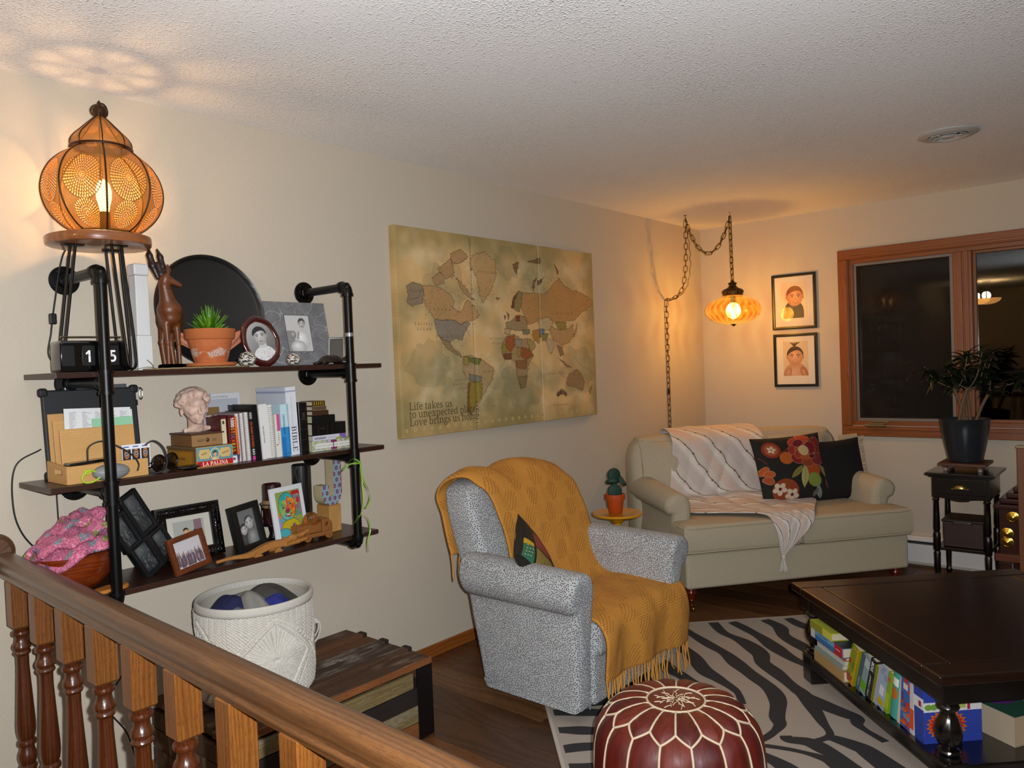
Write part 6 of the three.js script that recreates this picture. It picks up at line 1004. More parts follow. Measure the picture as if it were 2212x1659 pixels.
{ // oval portrait
  const o = thing('oval_frame', 'oval burgundy frame with an old portrait of a woman in a white high collar', 'picture', [-3.985, TOP, 0.205]);
  const woman = photos.cell(300, 380, (c, w, h) => { const g = c.createLinearGradient(0, 0, w, h); g.addColorStop(0, '#b9b9b7'); g.addColorStop(1, '#555'); c.fillStyle = g; c.fillRect(0, 0, w, h); c.fillStyle = '#d9d9d8'; c.beginPath(); c.moveTo(10, h); c.quadraticCurveTo(50, 255, 120, 240); c.lineTo(195, 240); c.quadraticCurveTo(262, 262, 292, h); c.fill(); c.fillStyle = '#c4c4c2'; c.fillRect(118, 205, 76, 46); for (let k = 0; k < 60; k++) { c.fillStyle = 'rgba(90,90,90,.25)'; c.beginPath(); c.arc(rr(70, 240), rr(262, 380), rr(2, 6), 0, 7); c.fill(); } head(c, 152, 140, 66, { ...GREY, smile: false, hair: '#2e2e2e', hairTop: 0.62 }); grainy(c, w, h); });
  const burg = phys(0x3d0a09, 0.2, { clearcoat: 0.7 }), E = (rx, ry, d) => { const g = new THREE.CylinderGeometry(1, 1, d, 60).rotateX(PI / 2); return g.scale(rx, ry, 1); };
  const ring = []; for (let i = 0; i <= 14; i++) { const a = i / 14 * 2 * PI; ring.push([1 + 0.145 * Math.cos(a), 0.0085 * Math.sin(a)]); }
  const rg = new THREE.LatheGeometry(V2(ring), 96).rotateX(PI / 2), rp = rg.attributes.position; for (let i = 0; i < rp.count; i++) { const a = Math.atan2(rp.getY(i), rp.getX(i)), k = 1 + 0.022 * Math.cos(a * 4) ** 8; rp.setXY(i, rp.getX(i) * 0.0605 * k, rp.getY(i) * 0.081 * k); }
  rg.computeVertexNormals(); const T = (g) => g.translate(0, 0.0935, 0);
  part('frame', T(rg), burg, o); part('gilt_line', T(new THREE.TorusGeometry(1, 0.016, 8, 80).scale(0.0535, 0.0735, 0.05).translate(0, 0, 0.0052)), mat(0x7a4a34, 0.35, { metalness: 0.5 }), o);
  const pg = T(E(0.0545, 0.0745, 0.003)), pp = pg.attributes.position, uv = pg.attributes.uv; for (let i = 0; i < pp.count; i++) uv.setXY(i, pp.getX(i) / 0.109 + 0.5, (pp.getY(i) - 0.0935) / 0.149 + 0.5);
  part('photograph', pg, withMap(woman, 0.35), o);
  part('strut', bx(0.03, 0.12, 0.004, 0, 0.062, -0.024, 0.001).applyMatrix4(M4(0, 0, 0, -0.18)), mat(0x1a1310, 0.7), o);
  o.rotation.set(-0.2, 0.05, 0.16, 'YXZ'); o.scale.set(1.2, 1.07, 1);
}
{ // two mottled stone balls
  const mot = field(256, 128, (x, y, u, v) => { const k = tile(u, v, 14, 3) + 0.7 * tile(u, v, 30, 5); return k > 0.02 ? [208, 202, 190] : k > -0.14 ? [120, 112, 100] : [28, 27, 28]; }), g = new THREE.SphereGeometry(1, 36, 24), p = g.attributes.position;
  for (let i = 0; i < p.count; i++) { const v = V3().fromBufferAttribute(p, i), k = 1 + 0.14 * noise(v.x * 4, v.y * 4, v.z * 4); p.setXYZ(i, v.x * k, v.y * k * 0.92, v.z * k); } g.computeVertexNormals();
  [['mottled black and white stone ball left of the oval portrait', -4.073, 0.205, 0.031], ['mottled black and white stone ball right of the oval portrait', -3.886, 0.222, 0.026]].forEach(([l, x, z, r]) => { const b = thing('stone_ball', l, 'ornament', [x, TOP + r * 0.96, z], 0, 'mottled stone balls'); const m = part('ball', g, withMap(mot, 0.35), b); m.scale.setScalar(r); });
}
{ // slate frame with old photo
  const child = photos.cell(220, 280, (c, w, h) => { c.fillStyle = '#c4c4c4'; c.fillRect(0, 0, w, h); c.fillStyle = '#8a8a88'; c.fillRect(0, 120, 70, 160); shadeDisc(c, 140, 190, 66, 80, '#eee', '#b9b9b9'); shadeDisc(c, 95, 245, 70, 50, '#e8e8e8', '#aaa'); c.strokeStyle = '#9a9a98'; c.lineWidth = 16; c.beginPath(); c.moveTo(110, 130); c.lineTo(95, 185); c.stroke(); shadeDisc(c, 60, 150, 26, 30, '#b5b5b3', '#7a7a78'); head(c, 150, 62, 30, { ...GREY, smile: false, hair: '#4a4a4a' }); grainy(c, w, h, 3000, 0.1); });
  const slate = field(256, 256, (x, y, u, v) => { const k = 112 + 26 * tile(u, v, 6, 2) + 14 * tile(u, v, 25, 4) + (Math.abs(tile(u, v, 5, 8)) < 0.012 ? 40 : 0); return [k, k * 1.01, k * 1.03]; }, [0.25, 0.25]);
  const f = thing('slate_frame', 'large square grey slate frame with a small old photograph of a child', 'picture', [-3.757, TOP, 0.085]); f.scale.setScalar(1.05);
  const sg = frameGeo(0.285, 0.255, 0.06, 0.014, 0.002); f.position.y = TOP + 0.001;
  const board = part('slate_board', bb(-0.143, 0.143, 0, 0.256, 0, 0.012, 0.002), withMap(slate, 0.6), f); void sg; void board;
  part('photograph', new THREE.BoxGeometry(0.11, 0.146, 0.0012).translate(0.0, 0.128, 0.0128), withMap(child, 0.25), f);
  part('metal_lip', [bx(0.114, 0.002, 0.004, 0, 0.2025, 0.0138), bx(0.114, 0.002, 0.004, 0, 0.0535, 0.0138), bx(0.002, 0.151, 0.004, -0.056, 0.128, 0.0138), bx(0.002, 0.151, 0.004, 0.056, 0.128, 0.0138)], mat(0x9a9a9a, 0.3, { metalness: 0.8 }), f);
  f.rotation.x = -0.2;
  const s = thing('silver_frame', 'little silver frame leaning by the right pipe behind the turtle', 'picture', [-3.607, TOP, 0.12]);
  part('frame', frameGeo(0.072, 0.12, 0.009, 0.014, 0.002).translate(0, 0.06, 0), mat(0x9d9d9a, 0.25, { metalness: 0.9 }), s); part('back_board', bb(-0.034, 0.034, 0.003, 0.117, -0.003, 0.004, 0.001), mat(0x17130f, 0.8), s); part('picture', new THREE.BoxGeometry(0.055, 0.103, 0.001).translate(0, 0.06, 0.0045), mat(0x4c4a44, 0.3), s); part('strut', bx(0.02, 0.09, 0.003, 0, 0.045, -0.02).applyMatrix4(M4(0, 0, 0, -0.2)), mat(0x0d0c0c, 0.6), s);
  s.rotation.set(-0.3, -0.75, 0, 'YXZ');
}
{ // turtle
  const t = thing('turtle_figurine', 'dark carved turtle with raised head at the right end of the top shelf', 'figurine', [-3.715, TOP, 0.228]), m = mat(0x1d110b, 0.38);
  part('shell', lathe([[0, 0.03], [0.016, 0.029], [0.032, 0.023], [0.043, 0.013], [0.046, 0.008], [0.042, 0.006], [0, 0.006]], 28).scale(1.15, 1.15, 0.85), m, t);
  part('body', blob([[0.036, 0.012, 0, 0.01, 0.06, 0.018, 0.002, 0.0085], [0.06, 0.018, 0.002, 0.0085, 0.078, 0.034, 0.004, 0.0105], [0.078, 0.034, 0.004, 0.0105, 0.088, 0.037, 0.006, 0.007], [0.03, 0.01, 0.024, 0.008, 0.052, 0.0062, 0.04, 0.006], [0.03, 0.01, -0.024, 0.008, 0.05, 0.0062, -0.036, 0.006], [-0.028, 0.01, 0.022, 0.008, -0.046, 0.0062, 0.034, 0.006], [-0.028, 0.01, -0.022, 0.008, -0.046, 0.0062, -0.034, 0.006], [-0.045, 0.008, 0, 0.005, -0.06, 0.004, 0, 0.003]], 0.0024, 0.006), m, t);
  const ridges = []; for (let k = 0; k < 6; k++) { const a = k / 6 * 2 * PI; ridges.push(tube([[0.012 * Math.cos(a), 0.0335, 0.01 * Math.sin(a)], [0.034 * Math.cos(a), 0.0275, 0.025 * Math.sin(a)], [0.049 * Math.cos(a), 0.014, 0.037 * Math.sin(a)]], 0.0014, 10, 5)); } part('shell_ridges', ridges, m, t).userData.kind = 'stuff';
  t.rotation.y = -0.1; t.scale.setScalar(1.12);
}
// ---------- things on the middle board ----------
{ // tablet case, slim tablet, organizer
  const t = thing('tablet_case', 'black rubber cornered tablet case leaning upright behind the bamboo organizer', 'case', [-4.557, MID, 0.045]), m = mat(0x1d1f22, 0.6);
  part('shell', bb(-0.152, 0.152, 0.003, 0.292, -0.008, 0.008, 0.008), m, t);
  for (const x of [-0.145, 0.145]) for (const y of [0.012, 0.284]) part('corner_bumper', bx(0.03, 0.03, 0.024, x, y, 0, 0.009), mat(0x141517, 0.65), t);
  part('side_button', bx(0.004, 0.02, 0.006, 0.154, 0.235, 0, 0.001), m, t);
  t.rotation.x = -0.1;
  const k = thing('carabiner', 'small shiny metal clip hanging at the top right corner of the tablet case', 'clip', [-4.393, MID + 0.25, 0.03]);
  part('clip', [tube([[0, 0.036, 0], [0.006, 0.028, 0], [0.005, 0.0, 0], [0.0, -0.006, 0], [-0.004, 0.0, 0], [-0.003, 0.028, 0], [0, 0.036, 0]], 0.0022, 40, 8), rod([-0.01, 0.036, 0], [0.002, 0.034, 0], 0.002)], mat(0xc8c8c6, 0.15, { metalness: 1 }), k);
  const sv = thing('laptop', 'edge of a slim silver laptop standing behind the black tablet case', 'laptop', [-4.535, MID, 0.016]);
  part('lid', bb(-0.1, 0.1, 0, 0.302, -0.003, 0.003, 0.002), mat(0x8d949c, 0.3, { metalness: 0.8 }), sv); part('base', bb(-0.1, 0.1, 0, 0.3, -0.0085, -0.0035, 0.002), mat(0x7d848c, 0.3, { metalness: 0.8 }), sv);
  const bam = withMap(woodTex(0xb98a4e, 0xc89c60, { lines: 30, seed: 101, rep: [0.5, 0.1], pore: 0.12, wave: 0.3 }), 0.5);
  const o = thing('bamboo_organizer', 'stepped bamboo desk organizer holding papers and stamps on the middle shelf', 'organizer', [-4.606, MID, 0.178]);
  part('front_wall', bb(-0.118, 0.128, 0, 0.056, 0.072, 0.08, 0.002), bam, o); part('floor_plate', bb(-0.118, 0.128, 0, 0.008, -0.085, 0.0718, 0.001), bam, o);
  const side = (x) => { const s = shape([[-0.085, 0.008], [0.072, 0.008], [0.072, 0.054], [-0.085, 0.066]]); s.holes.push(new THREE.Path(V2([[-0.02, 0.028], [0.04, 0.028], [0.04, 0.044], [-0.02, 0.044]]))); return uvBox(new THREE.ExtrudeGeometry(s, { depth: 0.008, bevelEnabled: false }).rotateY(-PI / 2).translate(x, 0, 0), 'z'); };
  part('side_wall', side(-0.11), bam, o); part('side_wall', side(0.128), bam, o);
  const plate = (z, h, lean) => part('divider', bb(-0.108, 0.118, 0.009, h, -0.003, 0.003, 0.0015).applyMatrix4(M4(0, 0, z, -lean)), bam, o);
  plate(0.02, 0.168, 0.1); plate(-0.03, 0.195, 0.1); plate(-0.074, 0.215, 0.08);
  const pg = prints.cell(340, 220, (c, w, h) => { c.fillStyle = '#d8d8d8'; c.fillRect(0, 0, w, h); c.fillStyle = '#8a8a90'; for (let k = 0; k < 5; k++) for (let y = 20; y < h; y += 6) c.fillRect(26 + k * 64, y, rr(14, 46), 2); });
  const pa = thing('papers', 'sheaf of white printed papers tucked in the bamboo organizer', 'papers', [-4.58, MID + 0.1, 0.178]); const pa1 = part('sheet', new THREE.BoxGeometry(0.205, 0.135, 0.0016), withMap(pg, 0.9), pa); pa1.position.set(-0.006, 0.062, -0.018); part('sheet', new THREE.BoxGeometry(0.2, 0.13, 0.0016), mat(0xd2d2d2, 0.9), pa).position.set(0.006, 0.054, -0.024); pa.rotation.x = -0.1; pa1.rotation.z = -0.035;
  const gp = thing('green_paper', 'pale green sheet of paper in front of the white papers', 'papers', [-4.558, MID + 0.1, 0.18]); part('sheet', new THREE.BoxGeometry(0.128, 0.11, 0.0012).translate(0.012, 0.04, -0.008), mat(0x8fc09c, 0.9), gp); gp.rotation.x = -0.1;
  const st = prints.cell(240, 110, (c, w, h) => { c.fillStyle = '#d9d9dc'; c.fillRect(0, 0, w, h); for (let k = 0; k < 3; k++) { c.fillStyle = '#1a1a2c'; c.fillRect(8 + k * 78, 22, 68, 84); for (const y of [42, 86]) { c.strokeStyle = '#c8741c'; c.lineWidth = 6; c.beginPath(); c.arc(42 + k * 78, y, 17, 0, 7); c.stroke(); c.strokeStyle = '#b7b7c4'; c.lineWidth = 4; c.beginPath(); c.arc(42 + k * 78, y, 8, 0, 7); c.stroke(); } c.fillStyle = '#4a5a9a'; c.fillRect(16 + k * 78, 9, 46, 5); } });
  const sp = thing('stamp_sheet', 'sheet of dark round stamps peeking from the front slot of the organizer', 'stamps', [-4.508, MID + 0.06, 0.24]); part('sheet', new THREE.BoxGeometry(0.09, 0.08, 0.0006).translate(0.0, 0.004, 0), withMap(st, 0.7), sp);
  const ph = thing('phone', 'black phone lying across the top of the organizer front slot', 'phone', [-4.65, MID + 0.0562, 0.25]); part('body', bx(0.13, 0.009, 0.055, 0, 0.006, -0.02, 0.004), phys(0x09090a, 0.2, { clearcoat: 0.5 }), ph); part('screen', bx(0.122, 0.0008, 0.048, 0, 0.0108, -0.02), mat(0x0c0d12, 0.08), ph); ph.rotation.z = 0.05;
}
{ // cables
  const k = mat(0x0e0d10, 0.5), cable = (l, pts, n = 60) => part('wire', tube(pts, 0.0026, n, 7), k, thing('charging_cable', l, 'cable'));
  cable('black charging cable arching over the front of the bamboo organizer', [[-4.66, MID + 0.069, 0.25], [-4.655, MID + 0.11, 0.25], [-4.62, MID + 0.125, 0.26], [-4.57, MID + 0.1, 0.275], [-4.535, MID + 0.07, 0.28], [-4.518, MID + 0.04, 0.279], [-4.522, MID + 0.022, 0.278]]);
  cable('black charging cable looping down from the right end of the organizer', [[-4.478, MID + 0.098, 0.24], [-4.455, MID + 0.11, 0.25], [-4.43, MID + 0.09, 0.258], [-4.418, MID + 0.05, 0.262], [-4.424, MID + 0.015, 0.262], [-4.445, MID + 0.004, 0.258], [-4.47, MID + 0.003, 0.24]]);
  cable('black cable hanging in a curve from the left end of the middle shelf', [[-4.72, MID + 0.1, 0.03], [-4.79, MID + 0.06, 0.03], [-4.805, 1.04, 0.03], [-4.785, 0.96, 0.03], [-4.745, 0.9, 0.025], [-4.7, 0.86, 0.02]]);
  cable('black cable hanging straight behind the crocheted cloth under the middle shelf', [[-4.672, MID + 0.08, 0.008], [-4.672, 1.1, 0.0045], [-4.671, 1.0, 0.0045], [-4.668, 0.85, 0.0045], [-4.67, 0.6, 0.005]]);
  part('wire', tube([[-4.654, 1.1, 0.0042], [-4.65, 1.02, 0.0042], [-4.643, 0.94, 0.0042], [-4.64, 0.8, 0.0042]], 0.002, 40, 6), mat(0xc4c2be, 0.5), thing('white_cord', 'thin white cord hanging on the wall above the crocheted cloth', 'cable'));
  cable('dark cable coiling down the wall behind the balusters', [[-4.5, 0.7, 0.0045], [-4.46, 0.55, 0.02], [-4.5, 0.42, 0.03], [-4.56, 0.33, 0.03], [-4.5, 0.2, 0.04], [-4.47, 0.02, 0.06]]);
}
{ // grey gadget with lanyard
  const g = thing('pebble_speaker', 'oval grey pebble shaped gadget in front of the organizer, with a neon lanyard', 'gadget', [-4.6, MID, 0.27]);
  part('shell', new THREE.SphereGeometry(1, 36, 24).scale(0.056, 0.0265, 0.028).translate(0, 0.0267, 0), mat(0x7c7f80, 0.5), g); part('seam', new THREE.TorusGeometry(1, 0.02, 6, 60).rotateX(PI / 2).scale(0.0563, 0.02, 0.0283).translate(0, 0.0267, 0), mat(0x5d6061, 0.5), g);
  const y = mat(0xa3c41c, 0.5); part('lanyard', [tube([[-0.05, 0.034, 0.01], [-0.068, 0.04, 0.012], [-0.09, 0.022, 0.012], [-0.085, 0.006, 0.013], [-0.06, 0.004, 0.013], [-0.044, 0.016, 0.024]], 0.0026, 50, 8), tube([[-0.066, 0.036, 0.012], [-0.08, 0.042, 0.012], [-0.078, 0.03, 0.013], [-0.066, 0.034, 0.012]], 0.0022, 30, 8)], y, g, 'neon yellow green lanyard');
}
{ // sunglasses and case
  const s = thing('sunglasses', 'pair of black sunglasses with brown lenses standing beside the cigar box', 'sunglasses', [-4.402, MID, 0.215], 0.5), fr = phys(0x080707, 0.2, { clearcoat: 0.6 }), ln = phys(0x150a06, 0.08, { clearcoat: 0.8 });
  for (const x of [-0.033, 0.033]) { part('rim', new THREE.TorusGeometry(0.0285, 0.0034, 10, 40).scale(1.08, 0.95, 1).translate(x, 0.031, 0), fr, s); part('lens', new THREE.SphereGeometry(0.05, 24, 16, 0, 2 * PI, 0, 0.6).rotateX(PI / 2).translate(x, 0.031, -0.042).scale(1, 1, 1), ln, s); }
  part('bridge', tube([[-0.008, 0.038, 0], [0, 0.043, 0.003], [0.008, 0.038, 0]], 0.003, 12, 8), fr, s);
  for (const x of [-1, 1]) part('temple', tube([[x * 0.064, 0.036, 0], [x * 0.066, 0.034, -0.02], [x * 0.05, 0.02, -0.07], [x * 0.045, 0.004, -0.1]], 0.003, 24, 8), fr, s);
  const c = thing('sunglasses_case', 'flat oval glossy black case lying in front of the cigar box', 'case', [-4.345, MID, 0.262], 0.12); part('lower_half', new THREE.SphereGeometry(1, 36, 20).scale(0.044, 0.0085, 0.024).translate(0, 0.0088, 0), fr, c); part('rim_line', new THREE.TorusGeometry(1, 0.02, 6, 60).rotateX(PI / 2).scale(0.0443, 0.03, 0.0243).translate(0, 0.0088, 0), mat(0x2a2826, 0.3), c);
}
{ // boxes and bust
  const tin = prints.cell(420, 200, (c, w, h) => { c.fillStyle = '#5f8fa0'; c.fillRect(0, 0, w, h); c.strokeStyle = '#b9964a'; c.lineWidth = 7; c.strokeRect(4, 4, w - 8, h - 8); for (const x of [22, 258]) { c.fillStyle = '#c6ab72'; c.beginPath(); c.moveTo(x + 18, 24); c.lineTo(x + 122, 24); c.lineTo(x + 140, 72); c.lineTo(x + 122, 118); c.lineTo(x + 18, 118); c.lineTo(x, 72); c.fill(); c.strokeStyle = '#8a6a2c'; c.lineWidth = 3; c.stroke(); } c.fillStyle = '#6a3a1c'; c.font = 'italic bold 26px serif'; c.save(); c.translate(42, 84); c.rotate(-0.18); c.fillText('mild', 14, 0); c.restore(); c.save(); c.translate(282, 90); c.rotate(-0.22); c.fillText('smoke', 8, 0); c.restore(); c.fillStyle = '#d9c488'; c.beginPath(); c.arc(w / 2, 74, 56, 0, 7); c.fill(); c.fillStyle = '#4f8f9a'; c.beginPath(); c.arc(w / 2, 74, 46, 0, 7); c.fill(); shadeDisc(c, w / 2, 128, 44, 26, '#d8c8a4', '#b9986c'); head(c, w / 2, 76, 21, { hair: '#1c1210', turn: -0.3, smile: true }); c.fillStyle = '#b01f22'; c.fillRect(6, 138, w - 12, 54); c.fillStyle = '#ecdcc4'; c.font = 'bold 52px serif'; c.textAlign = 'center'; c.textBaseline = 'middle'; c.fillText('LA PALINA', w / 2, 168); });
  const goldS = prints.cell(220, 120, (c, w, h) => { c.fillStyle = '#8a5c1a'; c.fillRect(0, 0, w, h); c.fillStyle = '#a4701e'; c.fillRect(12, 12, w - 24, h - 24); c.fillStyle = '#3a220c'; c.font = 'bold 24px serif'; c.fillText('CIGARS', 60, 70); grainy(c, w, h, 900); });
  const b = thing('cigar_box', 'blue and red printed cigar box lettered LA PALINA, under the smaller wooden box', 'box', [-4.252, MID, 0.163], 0.05);
  part('box_body', bb(-0.07, 0.07, 0, 0.062, -0.095, 0.095, 0.002), withMap(woodTex(0x6a4820, 0x84602e, { seed: 103, rep: [0.3, 0.1] }), 0.55), b); part('lid', bb(-0.072, 0.072, 0.0624, 0.072, -0.097, 0.097, 0.002), withMap(woodTex(0x5a4a2a, 0x74603a, { seed: 104, rep: [0.3, 0.1] }), 0.55), b);
  part('front_label', new THREE.BoxGeometry(0.139, 0.071, 0.0008).translate(0, 0.0358, 0.0978), withMap(tin, 0.4), b); part('side_label', new THREE.BoxGeometry(0.0008, 0.056, 0.165).translate(-0.0708, 0.031, -0.005), withMap(goldS, 0.45), b);
  const kraft = prints.cell(260, 100, (c, w, h) => { c.fillStyle = '#8f6a42'; c.fillRect(0, 0, w, h); c.fillStyle = '#2c1c10'; c.font = 'bold 15px sans-serif'; c.fillText('made by', 44, 50); c.fillRect(44, 56, 50, 4); c.beginPath(); c.ellipse(128, 50, 14, 18, 0, 0, 7); c.fill(); c.fillStyle = '#8f6a42'; c.beginPath(); c.arc(124, 46, 5, 0, 7); c.fill(); c.fillStyle = '#2c1c10'; c.fillRect(168, 44, 34, 4); c.fillRect(168, 56, 26, 4); grainy(c, w, h, 700, 0.06); });
  const w = thing('wooden_box', 'small flat brown wooden box with burned marks, carrying the clay bust', 'box', [-4.256, MID + 0.0722, 0.155], 0.03), wm = withMap(woodTex(0x6a4626, 0x82592f, { seed: 105, rep: [0.25, 0.08] }), 0.6);
  part('box_body', bb(-0.06, 0.06, 0, 0.04, -0.072, 0.072, 0.002), wm, w); part('lid', bb(-0.063, 0.063, 0.0404, 0.046, -0.075, 0.075, 0.001), mat(0x4a2f20, 0.5), w); part('burned_label', new THREE.BoxGeometry(0.118, 0.039, 0.0008).translate(0, 0.02, 0.0725), withMap(kraft, 0.6), w);
  const bu = thing('clay_bust', 'pale pink clay bust of a curly haired head on the little wooden box', 'sculpture', [-4.254, MID + 0.1186, 0.15], -0.12); bu.scale.setScalar(1.13);
  const clay = new THREE.MeshStandardMaterial({ map: field(256, 256, (x, y, u, v) => mixc([186, 150, 132], [214, 188, 172], clamp(0.5 + tile(u, v, 8, 3) * 1.2 + 0.3 * tile(u, v, 40))), [0.12, 0.12]), roughness: 0.9, bumpMap: bumpGrain, bumpScale: 0.0012 });
  const B = [[0, 0.088, -0.008, 0.04, 0.0, 0.08, 0.01, 0.036], [0, 0.06, 0.014, 0.03, 0, 0.05, 0.02, 0.023], [0, 0.05, 0.0, 0.021, 0.004, 0.016, -0.012, 0.024], [-0.03, 0.008, -0.01, 0.0075, 0.045, 0.006, -0.012, 0.0075], [0.004, 0.01, -0.012, 0.014, 0.03, 0.008, -0.012, 0.01], [0.0, 0.078, 0.043, 0.0045, 0, 0.062, 0.052, 0.0068], [-0.016, 0.092, 0.036, 0.0075, 0.016, 0.092, 0.036, 0.0075], [-0.017, 0.066, 0.032, 0.011, -0.016, 0.066, 0.032, 0.011], [0.017, 0.066, 0.032, 0.011, 0.016, 0.066, 0.032, 0.011], [-0.009, 0.048, 0.041, 0.0042, 0.009, 0.048, 0.041, 0.0042], [-0.007, 0.0425, 0.04, 0.0042, 0.007, 0.0425, 0.04, 0.0042], [0, 0.033, 0.034, 0.0085, 0, 0.034, 0.034, 0.0085], [-0.039, 0.072, 0.0, 0.0055, -0.039, 0.06, 0.002, 0.004], [0.039, 0.072, 0, 0.0055, 0.039, 0.06, 0.002, 0.004]];
  for (let k = 0; k < 46; k++) { const a = (k * 2.4), e = lerp(-0.15, 1.4, (k + 0.5) / 46), x = Math.cos(e) * Math.cos(a), z = Math.cos(e) * Math.sin(a), y = Math.sin(e); if (z > 0.55 && y < 0.62) continue; const c = [0.043 * x, 0.094 + 0.039 * y, -0.006 + 0.043 * z, 0.0115]; B.push([...c, c[0] + 0.003, c[1] + 0.002, c[2], 0.0105]); }
  part('head', blob(B, 0.0021, 0.005, [[-0.0155, 0.08, 0.047, 0.0048, -0.0125, 0.08, 0.048, 0.0048], [0.0155, 0.08, 0.047, 0.0048, 0.0125, 0.08, 0.048, 0.0048], [-0.008, 0.0453, 0.047, 0.0013, 0.008, 0.0453, 0.047, 0.0013]]), clay, bu);
  bu.rotation.z = 0.08;
}
{ // books on the middle board: spine at z = 0.238
  const Z = 0.238, sp = (w, h, bg, draw) => prints.cell(w, h, (c) => { c.fillStyle = bg; c.fillRect(0, 0, w, h); draw && draw(c, w, h); }), B = (label, x, o, lean = 0, z = Z) => book(label, o, [x, MID, z], 0, lean, 0);
  B('thin wine red book with a cream label left of the sticker book', -4.187, { t: 0.02, h: 0.168, d: 0.14, cover: 0x4a0d10, map: sp(40, 300, '#4d0e12', (c, w, h) => { c.fillStyle = '#c8bd9a'; c.fillRect(4, 14, 32, 200); c.fillStyle = '#3a3a20'; c.fillRect(12, 26, 14, 20); }) }, 0.03, 0.225);
  B('maroon book lettered 1000 STICKERS with a white foot', -4.163, { t: 0.023, h: 0.172, d: 0.16, cover: 0x5a0d14, map: sp(60, 480, '#5c0f16', (c, w, h) => { let y = 20; [['1000', '#e8e4da'], ['S', '#d9a01c'], ['T', '#d9a01c'], ['I', '#3f8a5a'], ['C', '#8a6aa0'], ['K', '#d05a1c'], ['E', '#d9c01c'], ['R', '#5f9a3a'], ['S', '#d9a01c']].forEach(([s, col]) => { vText(c, s, w / 2 + 2, y, 46, col); c.font = 'bold 46px sans-serif'; y += c.measureText(s).width + 5; }); c.fillStyle = '#d6d6da'; c.fillRect(0, 396, w, 84); c.fillStyle = '#3a86b4'; c.fillRect(0, 396, w, 12); c.fillStyle = '#9a3a6a'; c.beginPath(); c.arc(w / 2, 438, 14, 0, 7); c.fill(); }) }, 0.02);
  const coil = (x, h, th, label, dark) => { const b = thing('spiral_notebook', label, 'notebook', [x, MID, Z]); part('cover', bx(th, h, 0.15, 0, h / 2, -0.078), mat(dark, 0.6), b); part('pages', bx(th * 0.7, h - 0.004, 0.148, 0, h / 2, -0.0765), mat(0xd0cec8, 0.9), b); const P = [], n = 26; for (let i = 0; i <= n * 12; i++) { const a = i / 12 * 2 * PI; P.push(V3(th * 0.36 * Math.cos(a), 0.005 + (h - 0.01) * i / (n * 12), 0.0 + th * 0.36 * Math.sin(a))); } part('wire_coil', new THREE.TubeGeometry(curve(P), n * 14, 0.0011, 5), mat(0xc9c6c2, 0.3, { metalness: 0.5 }), b); b.rotation.z = 0.04; return b; };
  coil(-4.139, 0.178, 0.017, 'first of three wire bound notebooks right of the sticker book', 0x8d7d80); coil(-4.1205, 0.179, 0.017, 'second of three wire bound notebooks right of the sticker book', 0x7a5a60); coil(-4.102, 0.18, 0.017, 'third of three wire bound notebooks right of the sticker book', 0x9a8a8c);
  B('black book with orange lettering about stickers next to the notebooks', -4.0835, { t: 0.0175, h: 0.183, d: 0.16, cover: 0x14110f, map: sp(46, 480, '#15120f', (c, w, h) => { vText(c, 'ODD', w / 2, 14, 30, '#d8d4cc'); vText(c, 'SO MANY STICKERS', w / 2, 106, 27, '#d0501c'); vText(c, '&RO', w / 2, 366, 30, '#d8d4cc'); c.fillStyle = '#c23a8a'; c.fillRect(10, 436, 26, 40); }) }, 0.05);
  B('plain black binder between the sticker books and the white book', -4.062, { t: 0.022, h: 0.205, d: 0.17, cover: 0x101114, rough: 0.3 }, 0.06);
  B('thick white paperback with a thin line of black print', -4.031, { t: 0.034, h: 0.205, d: 0.16, cover: 0xd0cfcb, map: sp(90, 480, '#d3d2ce', (c, w, h) => vText(c, 'one quiet book', w * 0.4, 190, 20, '#2c2c30', 'serif')) }, 0.055);
  coil(-4.003, 0.201, 0.02, 'tall white comb bound notebook beside the thick white paperback', 0xd4d2cc);
  B('small white and pink book with spaced letters between the comb notebook and blue puzzle book', -3.978, { t: 0.022, h: 0.162, d: 0.15, cover: 0xcfc9c0, map: sp(60, 420, '#d6d1c6', (c, w, h) => { c.fillStyle = '#c0528a'; c.fillRect(w * 0.4, 0, w * 0.6, 165); vText(c, 'S I M P L E', w * 0.6, 185, 20, '#4a463e', 'serif'); c.fillStyle = '#b0241c'; c.fillRect(w * 0.2, 290, 12, 14); }) }, 0.03);
  B('white and bright blue puzzle book lettered CROSSWORDS', -3.944, { t: 0.036, h: 0.199, d: 0.16, cover: 0xb9d0d8, map: sp(100, 500, '#b5d2da', (c, w, h) => { c.fillStyle = '#2f86c4'; c.fillRect(0, h * 0.44, w, h * 0.56); c.fillStyle = '#1f6fb4'; c.fillRect(0, h * 0.62, w * 0.5, h * 0.38); vText(c, 'CROSSWORDS', w * 0.36, 96, 30, '#16445c'); c.fillStyle = '#12324a'; c.fillRect(w * 0.3, h * 0.94, 16, 8); c.fillRect(w * 0.6, h * 0.94, 16, 8); }) }, 0.03);
  const bsp = sp(130, 640, '#d0d2d8', (c, w, h) => { c.fillStyle = '#7b86ac'; for (let k = 0; k < 9; k++) { c.beginPath(); c.ellipse(8 + k * 15, 42, 9, 7, 0, 0, 7); c.fill(); } c.fillStyle = '#d0d2d8'; for (let k = 0; k < 9; k++) { c.beginPath(); c.arc(8 + k * 15, 42, 3, 0, 7); c.fill(); } vText(c, 'The Children’s Illustrated', w * 0.5, 90, 24, '#9aa0b4', 'serif', 'normal'); vText(c, 'BIBLE', w * 0.58, 366, 82, '#2a2224', 'serif', 'normal'); });
